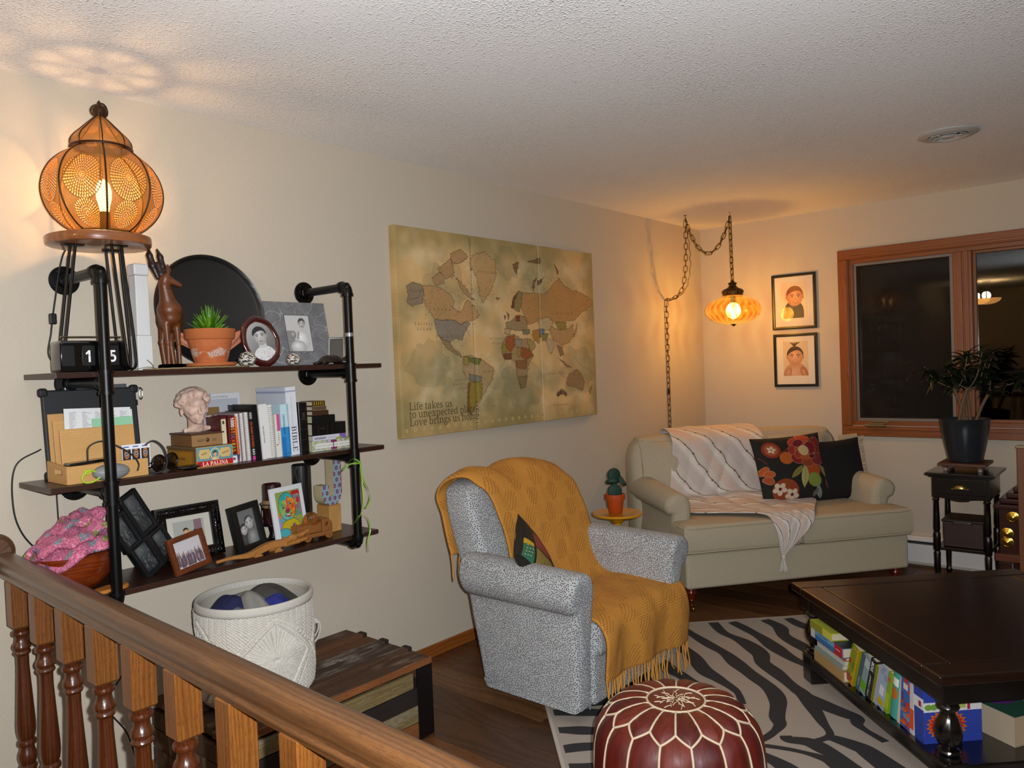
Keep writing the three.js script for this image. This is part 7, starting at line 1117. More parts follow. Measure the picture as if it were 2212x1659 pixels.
  const bfr = sp(300, 400, '#c5c9d4', (c, w, h) => { c.fillStyle = '#7b86ac'; for (let k = 0; k < 20; k++) { c.beginPath(); c.ellipse(8 + k * 15, 30, 9, 6, 0, 0, 7); c.fill(); } c.fillStyle = '#c5c9d4'; for (let k = 0; k < 20; k++) { c.beginPath(); c.arc(8 + k * 15, 30, 3, 0, 7); c.fill(); } });
  const bible = B('tall white illustrated book lettered BIBLE with a blue ornament band', -3.91, { t: 0.044, h: 0.264, d: 0.205, cover: 0xc8cad2, map: bsp }, 0.035); part('back_cover_print', new THREE.BoxGeometry(0.0008, 0.263, 0.203).translate(-0.0224, 0.132, -0.103), withMap(bfr, 0.45), bible);
  B('standing black leather book with ribbed spine right of the tall white one', -3.864, { t: 0.04, h: 0.2, d: 0.15, cover: 0x0c0b0b, rough: 0.3, map: sp(90, 460, '#0d0c0c', (c, w, h) => { c.fillStyle = '#2e2b28'; for (const y of [60, 150, 240, 330, 420]) c.fillRect(0, y, w, 3); vText(c, 'HOLY', w * 0.5, 90, 22, '#5a5348', 'serif'); }), round: 0.25 }, 0.02);
  const lie = (label, x0, len, y, t, d, cover, map, turn = 0, rough = 0.4, z = 0.225) => { const b = thing('book', label, 'book', [x0 + len / 2, MID + y, z], turn), m = mat(cover, rough), k = 0.0022; part('cover', merge([bx(len, k, d, 0, k / 2, -d / 2), bx(len, k, d, 0, t - k / 2, -d / 2), bx(len, t - 2 * k, k, 0, t / 2, -k / 2)]), m, b); part('pages', bx(len - 0.006, t - 2 * k - 0.0004, d - k - 0.003, 0, t / 2, -d / 2 - 0.001), mPages, b); if (map) part('spine', new THREE.BoxGeometry(len, t, 0.0016).translate(0, t / 2, 0.0008), withMap(map, rough), b); return b; };
  lie('thick pale green flowered book on first years, lowest of the lying stack', -3.824, 0.212, 0, 0.042, 0.14, 0xa8b08a, sp(520, 104, '#b6bb9e', (c, w, h) => { for (let k = 0; k < 60; k++) { c.fillStyle = ['#8fa04a', '#9a8ab0', '#c2c08a', '#7f9a9a'][k % 4]; c.beginPath(); c.ellipse(rnd() * w, rnd() * h, rr(6, 22), rr(4, 12), rnd() * 3, 0, 7); c.fill(); } c.fillStyle = '#7a2a5e'; c.fillRect(w * 0.43, 6, w * 0.14, h - 12); c.fillStyle = '#dcdcd2'; c.fillRect(40, 30, w * 0.4, 46); c.fillRect(w * 0.5, 30, w * 0.42, 46); c.fillStyle = '#8a8a80'; c.font = '24px serif'; c.fillText('WHAT TO EXPECT', 46, 62); c.fillText('THE FIRST YEAR', w * 0.51, 62); }), 0.02);
  lie('lilac and white paperback lettered mindset in the lying stack', -3.82, 0.165, 0.0426, 0.02, 0.13, 0xb4a8c4, sp(420, 54, '#c9c6d4', (c, w, h) => { c.fillStyle = '#7d62a4'; c.fillRect(w * 0.8, 0, w * 0.2, h); c.fillStyle = '#8fa83a'; c.fillRect(w * 0.68, 36, w * 0.2, 18); c.fillStyle = '#2a2430'; c.font = 'bold 36px sans-serif'; c.fillText('mindset', 22, 40); c.fillStyle = '#8a8496'; c.font = '16px sans-serif'; c.fillText('a short study', 190, 34); }), 0.03);
  lie('thick worn black leather book lying above the lilac paperback', -3.818, 0.162, 0.0632, 0.048, 0.12, 0x0c0b0a, sp(340, 100, '#0e0d0c', (c, w, h) => { c.fillStyle = '#34302a'; for (const x of [60, 150, 200, 290]) c.fillRect(x, 8, 3, h - 16); c.fillStyle = '#5a5348'; c.font = '16px serif'; c.fillText('HOLY', 84, 50); }), 0.01, 0.35);
  lie('medium black book lying fourth from the bottom of the stack', -3.815, 0.108, 0.1118, 0.031, 0.1, 0x0a0a0a, null, -0.02, 0.4);
  lie('little brown book lying third from the top of the stack', -3.814, 0.078, 0.1434, 0.019, 0.09, 0x3a2413, null, 0.02, 0.5);
  lie('little tan brown book lying second from the top of the stack', -3.813, 0.066, 0.163, 0.018, 0.085, 0x4a3522, sp(160, 46, '#54402c', (c, w, h) => { c.strokeStyle = '#8a7450'; c.lineWidth = 3; c.strokeRect(6, 6, w - 12, h - 12); }), 0.0, 0.5);
  lie('little black and gold book topmost of the lying stack', -3.812, 0.06, 0.1816, 0.02, 0.08, 0x14100a, sp(160, 52, '#1c160a', (c, w, h) => { c.fillStyle = '#9a7a1e'; for (let k = 0; k < 5; k++) c.fillRect(16 + k * 27, 10, 15, 32); c.strokeStyle = '#9a7a1e'; c.lineWidth = 3; c.strokeRect(4, 4, w - 8, h - 8); }), 0.02, 0.35);
  const face = (label, x0, x1, h, z, t, col, map) => { const b = thing('book', label, 'book', [(x0 + x1) / 2, MID, z]); part('cover', bx(x1 - x0, h, t, 0, h / 2, 0, 0.001), mat(col, 0.5), b); if (map) part('front_cover', new THREE.BoxGeometry(x1 - x0, h, 0.0008).translate(0, h / 2, t / 2 + 0.0004), withMap(map, 0.5), b); b.rotation.x = -0.06; return b; };
  face('tall white book standing flat against the wall behind the notebooks', -4.13, -4.01, 0.25, 0.034, 0.012, 0xc6c7ca, sp(240, 300, '#c9cacd', (c, w, h) => { c.fillStyle = '#6a6a70'; c.font = '13px sans-serif'; c.fillText('a journal of small days', 10, 22); c.strokeStyle = '#9a9aa0'; c.strokeRect(2, 2, w - 4, h - 4); }));
  face('light grey book facing out behind the wine red one', -4.16, -4.03, 0.228, 0.054, 0.012, 0xa9abb4, null);
  face('brown board standing behind the wine red book', -4.165, -4.12, 0.2, 0.075, 0.01, 0x7a5a30, null);
  face('pinkish grey book facing out between the clay bust and the wine red book', -4.208, -4.15, 0.172, 0.12, 0.014, 0xa8a0a0, sp(120, 300, '#aaa2a4', (c, w, h) => { c.fillStyle = '#7a7278'; c.fillRect(30, h * 0.62, 60, 4); }));
  const pen = thing('orange_pen', 'bright orange pen standing against the sticker book', 'pen', [-4.148, MID, 0.2455]); part('barrel', rod([0, 0.075, 0], [0, 0.155, 0], 0.0048, 14), mat(0xc85a0e, 0.35), pen); part('grip', rod([0, 0.03, 0], [0, 0.075, 0], 0.0052, 14), mat(0xb8520c, 0.5), pen); part('tip', rod([0, 0.0005, 0], [0, 0.03, 0], 0.0012, 12, 0.005), mat(0x3a3a40, 0.4), pen); part('clip', bx(0.0025, 0.04, 0.002, 0, 0.148, 0.0062), mat(0xd2691c, 0.35), pen); part('button', rod([0, 0.155, 0], [0, 0.166, 0], 0.0028, 10), mat(0xd2691c, 0.35), pen); pen.rotation.z = 0.05;
}
// ---------- things on the bottom board ----------
{ // bowl with crocheted cloth
  const b = thing('wooden_bowl', 'large glossy orange brown turned wooden bowl at the left end of the bottom shelf', 'bowl', [-4.69, LOW, 0.152]);
  const P = [[0, 0], [0.05, 0], [0.056, 0.003], [0.09, 0.022], [0.118, 0.06], [0.128, 0.1], [0.126, 0.124], [0.122, 0.126], [0.12, 0.1], [0.108, 0.062], [0.08, 0.03], [0, 0.012]];
  part('turned_body', uvBox(lathe(P, 64), 'x'), phys(0xffffff, 0.22, { map: woodTex(0x5a1e08, 0x8a3a12, { lines: 16, seed: 111, rep: [0.4, 0.1], pore: 0.2 }), clearcoat: 0.5 }), b);
  const yarn = tex(512, 512, (c, w) => { c.fillStyle = '#e0789c'; c.fillRect(0, 0, w, w); for (let k = 0; k < 46; k++) { const x = rnd() * w, y = rnd() * w; c.fillStyle = ['#7d8490', '#8d9aa4', '#7f9a3a', '#9ab04a', '#8a6a94', '#76808e'][k % 6]; c.beginPath(); for (let i = 0; i < 9; i++) { const a = i / 9 * 2 * PI, r = rr(12, 34); c.lineTo(x + r * 1.3 * Math.cos(a), y + r * Math.sin(a)); } c.fill(); } for (let k = 0; k < 5000; k++) { const x = rnd() * w, y = rnd() * w; c.strokeStyle = rnd() > 0.5 ? 'rgba(255,190,205,.45)' : 'rgba(150,50,84,.3)'; c.lineWidth = 2; c.beginPath(); c.arc(x, y, 5, rnd() * 6, rnd() * 6 + 2); c.stroke(); } });
  const yb = tex(256, 256, (c, w) => { c.fillStyle = '#555'; c.fillRect(0, 0, w, w); for (let k = 0; k < 2600; k++) { c.strokeStyle = rnd() > 0.45 ? '#fff' : '#000'; c.lineWidth = 2.4; c.beginPath(); c.arc(rnd() * w, rnd() * w, 4, rnd() * 6, rnd() * 6 + 2.4); c.stroke(); } }, null, false); for (const q of [yarn, yb]) { q.wrapS = q.wrapT = THREE.RepeatWrapping; } yb.repeat.set(2, 2);
  const d = thing('crocheted_cloth', 'ruffled pink crocheted cloth with grey and green patches heaped over the wooden bowl', 'cloth', [-4.695, LOW, 0.152]);
  const my = new THREE.MeshStandardMaterial({ map: yarn, roughness: 0.95, bumpMap: yb, bumpScale: 0.004 });
  const F = (rad, y0, droop, seed) => (u, v) => { const a = u * 2 * PI, rf = smooth(0.45, 1, v), r = rad * v * (1 + 0.06 * Math.sin(a * 7 + seed) * rf + 0.05 * Math.sin(a * 11 + seed * 2) * rf), up = 0.035 * noise(Math.cos(a) * 1.4 + seed, Math.sin(a) * 1.4, v * 2) + 0.009 * Math.sin(a * 8 + seed) * rf; return V3(r * Math.cos(a), y0 + up - droop * v * v + 0.045 * v * Math.cos(a - 0.5) * (1 - v * 0.4), r * Math.sin(a) * 0.95); };
  part('lower_layer', sheet(140, 24, F(0.138, 0.18, 0.066, 1.2), 0.012, [3, 0.6]), my, d); part('middle_layer', sheet(130, 22, F(0.118, 0.206, 0.05, 3.1), 0.012, [2.6, 0.55]), my, d); part('upper_fold', sheet(110, 20, F(0.09, 0.228, 0.034, 5.2), 0.012, [2, 0.5]).translate(0.02, 0.0, -0.02), my, d);
  const o = thing('wooden_puzzle', 'flat orange wooden cut out piece lying by the left pipe on the bottom shelf', 'puzzle', [-4.615, LOW, 0.255], 0.2); part('piece', extr(splineShape([[-0.05, -0.022], [0, -0.03], [0.05, -0.02], [0.052, 0.012], [0.02, 0.02], [0.012, 0.03], [-0.02, 0.026], [-0.05, 0.016]], 60), 0.012, 0.002, 1).rotateX(-PI / 2), withMap(woodTex(0xa86420, 0xc07e34, { lines: 14, seed: 113, rep: [0.2, 0.06] }), 0.5), o); part('burned_hole', new THREE.CylinderGeometry(0.006, 0.006, 0.001, 18).translate(0.038, 0.0124, 0.002), mat(0x1c0f06, 0.8), o);
}
const grayScene = (c, w, h, k) => { c.fillStyle = '#2c2e30'; c.fillRect(0, 0, w, h); shadeDisc(c, w * 0.5, h * 0.25, w * 0.6, h * 0.4, '#5f6262', '#303234'); for (let i = 0; i < 26; i++) shadeDisc(c, rnd() * w, h * rr(0.2, 1), rr(4, 16), rr(8, 40), k ? 'rgba(110,112,112,.5)' : 'rgba(150,152,152,.5)', 'rgba(30,32,34,.3)'); for (let i = 0; i < 3; i++) { const x = rr(0.2, 0.8) * w, y = rr(0.45, 0.65) * h; shadeDisc(c, x, y + 26, 8, 30, '#767878', '#26282a'); shadeDisc(c, x, y - 8, 5, 7, '#8f9190', '#4a4c4c'); } grainy(c, w, h, 1800, 0.1); };
{ // collage frame
  const f = thing('collage_frame', 'black four picture collage frame propped at a slant beside the left pipe', 'picture', [-4.5, LOW, 0.15]);
  const wood = mat(0x0e0f11, 0.5);
  [[-0.056, 0.21, 0.082, 0.15], [0.036, 0.235, 0.09, 0.18], [-0.04, 0.075, 0.095, 0.142], [0.052, 0.075, 0.085, 0.13]].forEach(([x, y, w, h], i) => {
    const p = part('picture_block', frameGeo(w, h, 0.0155, 0.03 - 0.004 * (i % 2), 0.003).translate(x, y, 0), wood, f);
    part('photograph', new THREE.BoxGeometry(w - 0.03, h - 0.03, 0.002).translate(x, y, 0.014), withMap(photos.cell(150, 200, (c, ww, hh) => grayScene(c, ww, hh, i % 2)), 0.2), p); part('backing', bx(w - 0.012, h - 0.012, 0.004, x, y, 0.006), wood, p);
  });
  f.rotation.set(-0.2, 0.25, 0.44, 'YXZ'); f.position.set(-4.408, LOW + 0.016, 0.15); f.scale.setScalar(0.86);
}
{ // ornate frame
  const fam = photos.cell(300, 220, (c, w, h) => { c.fillStyle = '#a8a8a0'; c.fillRect(0, 0, w, h); c.fillStyle = '#6a5058'; for (let k = 0; k < 8; k++) c.fillRect(205 + k * 9, 0, 6, h); c.fillStyle = '#84686e'; c.fillRect(200, 0, 70, h * 0.62); shadeDisc(c, 120, 210, 62, 80, '#2c2620', '#15110e'); shadeDisc(c, 190, 200, 60, 66, '#4a2220', '#241010'); shadeDisc(c, 250, 200, 50, 46, '#c8b8b8', '#8a7a7a'); head(c, 118, 98, 25, { hair: '#241610' }); head(c, 165, 128, 23, { hair: '#b08a50', baby: true }); shadeDisc(c, 205, 108, 16, 18, '#3a2a24', '#1c1210'); });
  const o = framed('picture_frame', 'ornate glossy black carved frame with a family snapshot, largest landscape frame on bottom shelf', 'picture', { w: 0.248, h: 0.2, b: 0.04, d: 0.022, frame: phys(0x070607, 0.12, { clearcoat: 0.8 }), art: fam, aw: 0.118, ah: 0.086, mount: mat(0xc6c1b4, 0.9) }, [-4.268, LOW + 0.099, 0.075], 0.04);
  o.children.filter((q) => q.name === 'photograph')[0].position.x = 0;
  const car = []; for (let k = 0; k < 64; k++) { const t = k / 64 * 2 * (0.2 + 0.152), L = [0.2, 0.352, 0.552, 0.704], e = t < L[0] ? [t - 0.1, 0.081] : t < L[1] ? [0.105, 0.081 - (t - L[0])] : t < L[2] ? [0.1 - (t - L[1]), -0.081] : [-0.105, -0.081 + (t - L[2])]; car.push(new THREE.TorusGeometry(rr(0.006, 0.009), 0.0028, 6, 12, 4.4).rotateZ(rnd() * 6).translate(e[0], e[1], 0.0225)); }
  part('carving', car, phys(0x070607, 0.12, { clearcoat: 0.8 }), o).userData.kind = 'stuff';
  o.rotation.x = -0.2;
  const grp = photos.cell(260, 200, (c, w, h) => { c.fillStyle = '#c2bcc0'; c.fillRect(0, 0, w, h); for (let k = 0; k < 16; k++) { const x = 20 + k * 15 + rr(-5, 5), y = rr(80, 112); shadeDisc(c, x, y + 58, 11, 50, ['#6a5c66', '#b0a4a8', '#5a4a54', '#8a6c74'][k % 4], '#52424c'); shadeDisc(c, x, y, 6, 8, '#b49a92', '#7a6660'); } shadeDisc(c, 200, 160, 5, 5, '#e05a1c', '#c04a1c'); grainy(c, w, h, 1500, 0.1); });
  const b = framed('picture_frame', 'small plain brown wooden frame with a faded group photograph, in front', 'picture', { w: 0.135, h: 0.116, b: 0.017, d: 0.016, frame: withMap(woodTex(0x54260f, 0x6e3818, { lines: 10, seed: 121, rep: [0.2, 0.05] }), 0.4), art: grp, aw: 0.1, ah: 0.08, mount: mat(0xcac6c2, 0.9) }, [-4.345, LOW + 0.0575, 0.236], 0.28); b.rotation.set(-0.24, 0.22, 0.1, 'YXZ'); b.scale.setScalar(1.1); b.position.set(-4.352, LOW + 0.0635, 0.236);
  part('strut', bx(0.03, 0.085, 0.003, 0, -0.012, -0.018, 0.001).applyMatrix4(M4(0, 0, 0, -0.3)), mat(0x1a120c, 0.7), b);
  const cou = photos.cell(260, 360, (c, w, h) => { c.fillStyle = '#6e6e6e'; c.fillRect(0, 0, w, h); for (let k = 0; k < 400; k++) shadeDisc(c, rnd() * w, rnd() * h * 0.5, rr(2, 8), rr(2, 8), 'rgba(190,190,190,.35)', 'rgba(60,60,60,.2)'); shadeDisc(c, 80, 320, 70, 100, '#4a4a4a', '#2a2a2a'); shadeDisc(c, 190, 310, 90, 120, '#a2a2a0', '#5a5a5a'); head(c, 80, 195, 46, { ...GREY, hair: '#3c3c3c', hairTop: 0.6 }); head(c, 168, 140, 54, { ...GREY, tilt: -0.2, hair: '#444', hairTop: 0.85 }); grainy(c, w, h, 2500, 0.1); });
  const p = framed('picture_frame', 'black portrait frame with a black and white photo of two smiling people', 'picture', { w: 0.118, h: 0.152, b: 0.02, d: 0.026, art: cou, aw: 0.08, ah: 0.114, frame: mat(0x090909, 0.5) }, [-4.06, LOW + 0.0755, 0.155], 0.16); p.rotation.set(-0.2, 0.25, 0.06, 'YXZ'); p.scale.setScalar(1.16); p.position.set(-4.075, LOW + 0.0875, 0.13);
  part('strut', bx(0.04, 0.1, 0.003, 0, -0.02, -0.022, 0.001).applyMatrix4(M4(0, 0, 0, -0.3)), mat(0x0c0c0c, 0.7), p);
}
{ // candles
  const m = thing('red_candle', 'dark red pillar candle in a black metal holder behind the colourful print', 'candle', [-3.918, LOW, 0.075]); part('wax', lathe([[0, 0.07], [0.036, 0.07], [0.037, 0.074], [0.037, 0.222], [0.034, 0.228], [0.028, 0.22], [0, 0.216]], 40), phys(0x2c070b, 0.35, { clearcoat: 0.2 }), m); part('wick', rod([0, 0.216, 0], [0.002, 0.226, 0], 0.001, 6), mat(0x0a0808, 0.9), m);
  const bk = mat(0x0c0b0b, 0.45, { metalness: 0.4 }), hold = [lathe([[0, 0], [0.04, 0], [0.044, 0.006], [0.02, 0.012], [0.014, 0.03], [0.02, 0.06], [0.046, 0.064], [0.046, 0.069], [0, 0.069]], 36)]; for (let k = 0; k < 8; k++) { const a = k * PI / 4; hold.push(tube([[0.045 * Math.cos(a), 0.066, 0.045 * Math.sin(a)], [0.043 * Math.cos(a + 0.35), 0.11, 0.043 * Math.sin(a + 0.35)], [0.047 * Math.cos(a), 0.15, 0.047 * Math.sin(a)]], 0.0018, 14, 6)); } hold.push(new THREE.TorusGeometry(0.0475, 0.002, 6, 44).rotateX(PI / 2).translate(0, 0.15, 0)); part('holder', hold, bk, m, 'black openwork metal holder'); part('label_band', new THREE.CylinderGeometry(0.0376, 0.0376, 0.03, 40, 1, true).translate(0, 0.15, 0), mat(0x8a6a4a, 0.7), m);
  const b = thing('black_candle', 'tall black marbled pillar candle below the middle shelf', 'candle', [-3.775, LOW, 0.072]); const marb = field(256, 256, (x, y, u, v) => { const k = Math.abs(tile(u, v, 5, 4) + 0.4 * tile(u, v, 14, 7)) < 0.02 ? 60 : 16 + 8 * tile(u, v, 30, 2); return [k, k * 0.95, k * 0.97]; }); part('wax', lathe([[0, 0], [0.037, 0], [0.0385, 0.004], [0.0385, 0.284], [0.035, 0.289], [0.03, 0.283], [0, 0.279]], 44), withMap(marb, 0.4), b); part('wick', rod([0, 0.279, 0], [0.002, 0.288, 0], 0.001, 6), mat(0x0a0808, 0.9), b);
}
{ // baby print
  const pop = photos.cell(360, 480, (c, w, h) => { c.fillStyle = '#8f9a4a'; c.fillRect(0, 0, w, h); const blot = (n, cols, x0, x1, y0, y1, s) => { for (let k = 0; k < n; k++) { c.fillStyle = cols[k % cols.length]; c.beginPath(); c.ellipse(rr(x0, x1), rr(y0, y1), rr(s * 0.5, s), rr(s * 0.3, s * 0.7), rnd() * 3, 0, 7); c.fill(); } }; blot(40, ['#7a6a74', '#a8a24a', '#b8303a', '#5f8a6a', '#8a7a84'], 240, 360, 0, 260, 50); c.fillStyle = '#b3202c'; c.fillRect(230, 14, 110, 40); blot(16, ['#5aa0a0', '#8d8dc0', '#d07a3a'], 0, 80, 250, 400, 46); c.save(); c.beginPath(); c.ellipse(150, 165, 122, 150, -0.08, 0, 7); c.clip(); c.fillStyle = '#7aa85a'; c.fillRect(0, 0, w, h); blot(16, ['#2f9a9c', '#3aa8a4'], 40, 260, 10, 80, 66); blot(22, ['#d8761c', '#e0902a', '#c85a3a', '#d06a5a'], 110, 270, 100, 190, 50); blot(18, ['#6fae5a', '#58a86a', '#8ab05a'], 30, 130, 120, 280, 46); blot(14, ['#d85a1c', '#c8401c', '#d8861c'], 215, 280, 160, 260, 34); blot(8, ['#5aa8a8', '#6ab0a0'], 80, 200, 260, 315, 40); c.restore(); c.strokeStyle = '#221a1c'; c.lineWidth = 4; c.beginPath(); c.ellipse(150, 165, 122, 150, -0.08, 0, 7); c.stroke(); for (const [x, y] of [[92, 168], [200, 140]]) { shadeDisc(c, x, y, 26, 15, '#c8c8b0', '#5a7a6a'); shadeDisc(c, x, y, 10, 11, '#111', '#2a2a2a'); c.beginPath(); c.arc(x, y + 10, 40, 4.0, 5.6); c.stroke(); } c.fillStyle = '#8a2c4a'; c.beginPath(); c.ellipse(150, 212, 36, 24, -0.2, 0, 7); c.fill(); c.fillStyle = '#b01e30'; c.beginPath(); c.moveTo(104, 250); c.quadraticCurveTo(160, 262, 212, 236); c.quadraticCurveTo(172, 306, 104, 250); c.fill(); c.stroke(); c.fillStyle = '#e4e0d8'; c.fillRect(128, 251, 60, 8); c.fillStyle = '#b8a81e'; c.beginPath(); c.moveTo(10, h); c.quadraticCurveTo(20, 330, 110, 310); c.lineTo(220, 300); c.quadraticCurveTo(330, 340, 340, h); c.fill(); c.strokeStyle = '#221a1c'; c.stroke(); c.fillStyle = '#4aa4ae'; c.beginPath(); c.ellipse(80, 440, 90, 50, 0.2, 0, 7); c.fill(); c.stroke(); blot(10, ['#b02c2c', '#c8741c', '#3a3a9a'], 140, 260, 340, 440, 24); });
  const t = thing('baby_print', 'bright multicoloured print of a laughing baby with a white border', 'picture', [-3.892, LOW + 0.002, 0.165]); part('board', bb(-0.072, 0.072, 0, 0.196, 0, 0.01, 0.001), mat(0xd6d8da, 0.6), t); part('printed_face', new THREE.BoxGeometry(0.108, 0.158, 0.0006).translate(0.001, 0.1, 0.0104), withMap(pop, 0.5), t); part('strut', bx(0.03, 0.12, 0.003, 0, 0.06, -0.022, 0.001).applyMatrix4(M4(0, 0, 0, -0.26)), mat(0xb4b4b0, 0.7), t); t.rotation.set(-0.14, 0.14, 0.02, 'YXZ'); t.scale.setScalar(1.12);
}
{ // truck with bulb
  const w = withMap(woodTex(0x7a4a20, 0x96602e, { lines: 16, seed: 131, rep: [0.16, 0.045], pore: 0.5 }), 0.45), t = thing('wooden_truck', 'wooden toy dump truck facing right on the bottom shelf', 'toy', [-3.826, LOW, 0.21], -0.05); t.scale.setScalar(0.9);
  part('chassis', bb(-0.075, 0.085, 0.014, 0.032, -0.024, 0.024, 0.002), w, t);
  const cabS = shape([[0.034, 0.032], [0.087, 0.032], [0.087, 0.066], [0.068, 0.088], [0.034, 0.088]]), hole = new THREE.Path(); hole.absarc(0.058, 0.064, 0.0085, 0, 2 * PI); cabS.holes.push(hole); part('cab', uvBox(extr(cabS, 0.05, 0.002, 1).translate(0, 0, -0.025), 'x'), w, t);
  part('dump_bed', [bb(-0.092, 0.028, 0.036, 0.074, 0.021, 0.026, 0.0015), bb(-0.092, 0.028, 0.036, 0.074, -0.026, -0.021, 0.0015), bb(-0.092, 0.028, 0.034, 0.04, -0.021, 0.021), bb(0.022, 0.028, 0.04, 0.078, -0.021, 0.021)], w, t);
  part('bed_lip', bb(0.02, 0.05, 0.0885, 0.094, -0.02, 0.02, 0.002).applyMatrix4(M4(0, 0, 0, 0, 0, 0)), w, t);
  for (const x of [-0.045, 0.062]) for (const z of [-0.03, 0.03]) part('wheel', lathe([[0, -0.005], [0.0165, -0.005], [0.018, -0.003], [0.018, 0.003], [0.0165, 0.005], [0.008, 0.0045], [0.007, 0.006], [0, 0.006]], 28).rotateX(z > 0 ? PI / 2 : -PI / 2).translate(x, 0.0182, z), w, t);
  for (const x of [-0.045, 0.062]) part('axle', rod([x, 0.0182, -0.036], [x, 0.0182, 0.036], 0.003, 10), mat(0x9a9488, 0.3, { metalness: 0.9 }), t);
  const b = thing('amber_bulb', 'unlit amber glass globe bulb lying in the bed of the toy truck', 'light bulb', [-3.835, LOW + 0.082, 0.222]);
  part('glass', new THREE.LatheGeometry(V2([[0.013, -0.066], [0.0135, -0.05], [0.018, -0.034], [0.027, -0.02], [0.033, -0.004], [0.0335, 0.008], [0.029, 0.022], [0.018, 0.031], [0.0005, 0.034]]), 40), phys(0xf0c070, 0.0, { transmission: 0.92, thickness: 0, clearcoat: 0.5, ior: 1.5 }), b); part('screw_base', lathe([[0, -0.092], [0.005, -0.092], [0.012, -0.086], [0.013, -0.08], [0.012, -0.076], [0.0135, -0.072], [0.013, -0.066], [0, -0.066]], 24), mat(0xb08a2c, 0.25, { metalness: 1 }), b); part('filament', tube([[0, -0.06, 0], [0.006, -0.03, 0], [0.01, 0.0, 0.004], [0.003, 0.016, -0.004], [-0.005, 0.014, 0.005], [-0.01, 0.0, -0.004], [-0.006, -0.03, 0], [0, -0.06, 0]], 0.0006, 60, 5), mat(0x6a4a1c, 0.4, { metalness: 0.8 }), b);
  b.rotation.set(0, 0, -0.95); b.position.set(-3.832, LOW + 0.079, 0.208); b.scale.setScalar(0.95);
}
{ // crocodile of linked wooden pieces
  const w = withMap(woodTex(0x96602a, 0xb88040, { lines: 22, seed: 133, rep: [0.1, 0.03], pore: 0.25 }), 0.42), c = thing('crocodile_toy', 'long jointed wooden crocodile with striped tail along the front edge of bottom shelf', 'toy', [-4.072, LOW, 0.256]);
  const N = 30, S = (t) => [lerp(-0.19, 0.09, t), 0.012 + 0.012 * smooth(0.35, 0.8, t) + 0.004 * Math.sin(t * 9), 0.006 * Math.sin(t * 7)], R = (t) => lerp(0.0065, 0.0165, smooth(0.05, 0.75, t));
  for (let i = 0; i < N; i++) { const t = (i + 0.5) / N, q = S(t), r = R(t), m = part('body_segment', bx(0.0112, r * 1.55, r * 1.7, 0, 0, 0, 0.0028), w, c); m.position.set(q[0], Math.max(q[1], r * 0.79), q[2]); m.rotation.z = 0.12 * Math.cos(t * 9); }
  part('lower_jaw', blob([[0.095, 0.018, 0, 0.012, 0.15, 0.019, 0.0, 0.0085], [0.15, 0.019, 0, 0.0085, 0.188, 0.022, 0, 0.0065]], 0.0028, 0.006), w, c); part('upper_jaw', blob([[0.09, 0.03, 0, 0.0145, 0.13, 0.036, 0, 0.012], [0.13, 0.036, 0, 0.012, 0.17, 0.042, 0, 0.007], [0.17, 0.042, 0, 0.007, 0.198, 0.052, 0, 0.0055], [0.115, 0.046, 0.006, 0.005, 0.12, 0.047, 0.006, 0.005]], 0.0028, 0.008), w, c); part('eye', [new THREE.SphereGeometry(0.0024, 10, 8).translate(0.14, 0.04, 0.0112)], mat(0x0c0806, 0.4), c);
  for (const x of [-0.035, 0.05]) for (const z of [-1, 1]) part('leg', extr([[-0.016, 0], [0.016, 0], [0.018, 0.005], [0.01, 0.008], [0.009, 0.016], [-0.009, 0.016], [-0.01, 0.008], [-0.018, 0.005]], 0.007, 0.001, 1).translate(x, 0, z > 0 ? 0.014 : -0.021), w, c);
  c.rotation.y = 0.03;
}
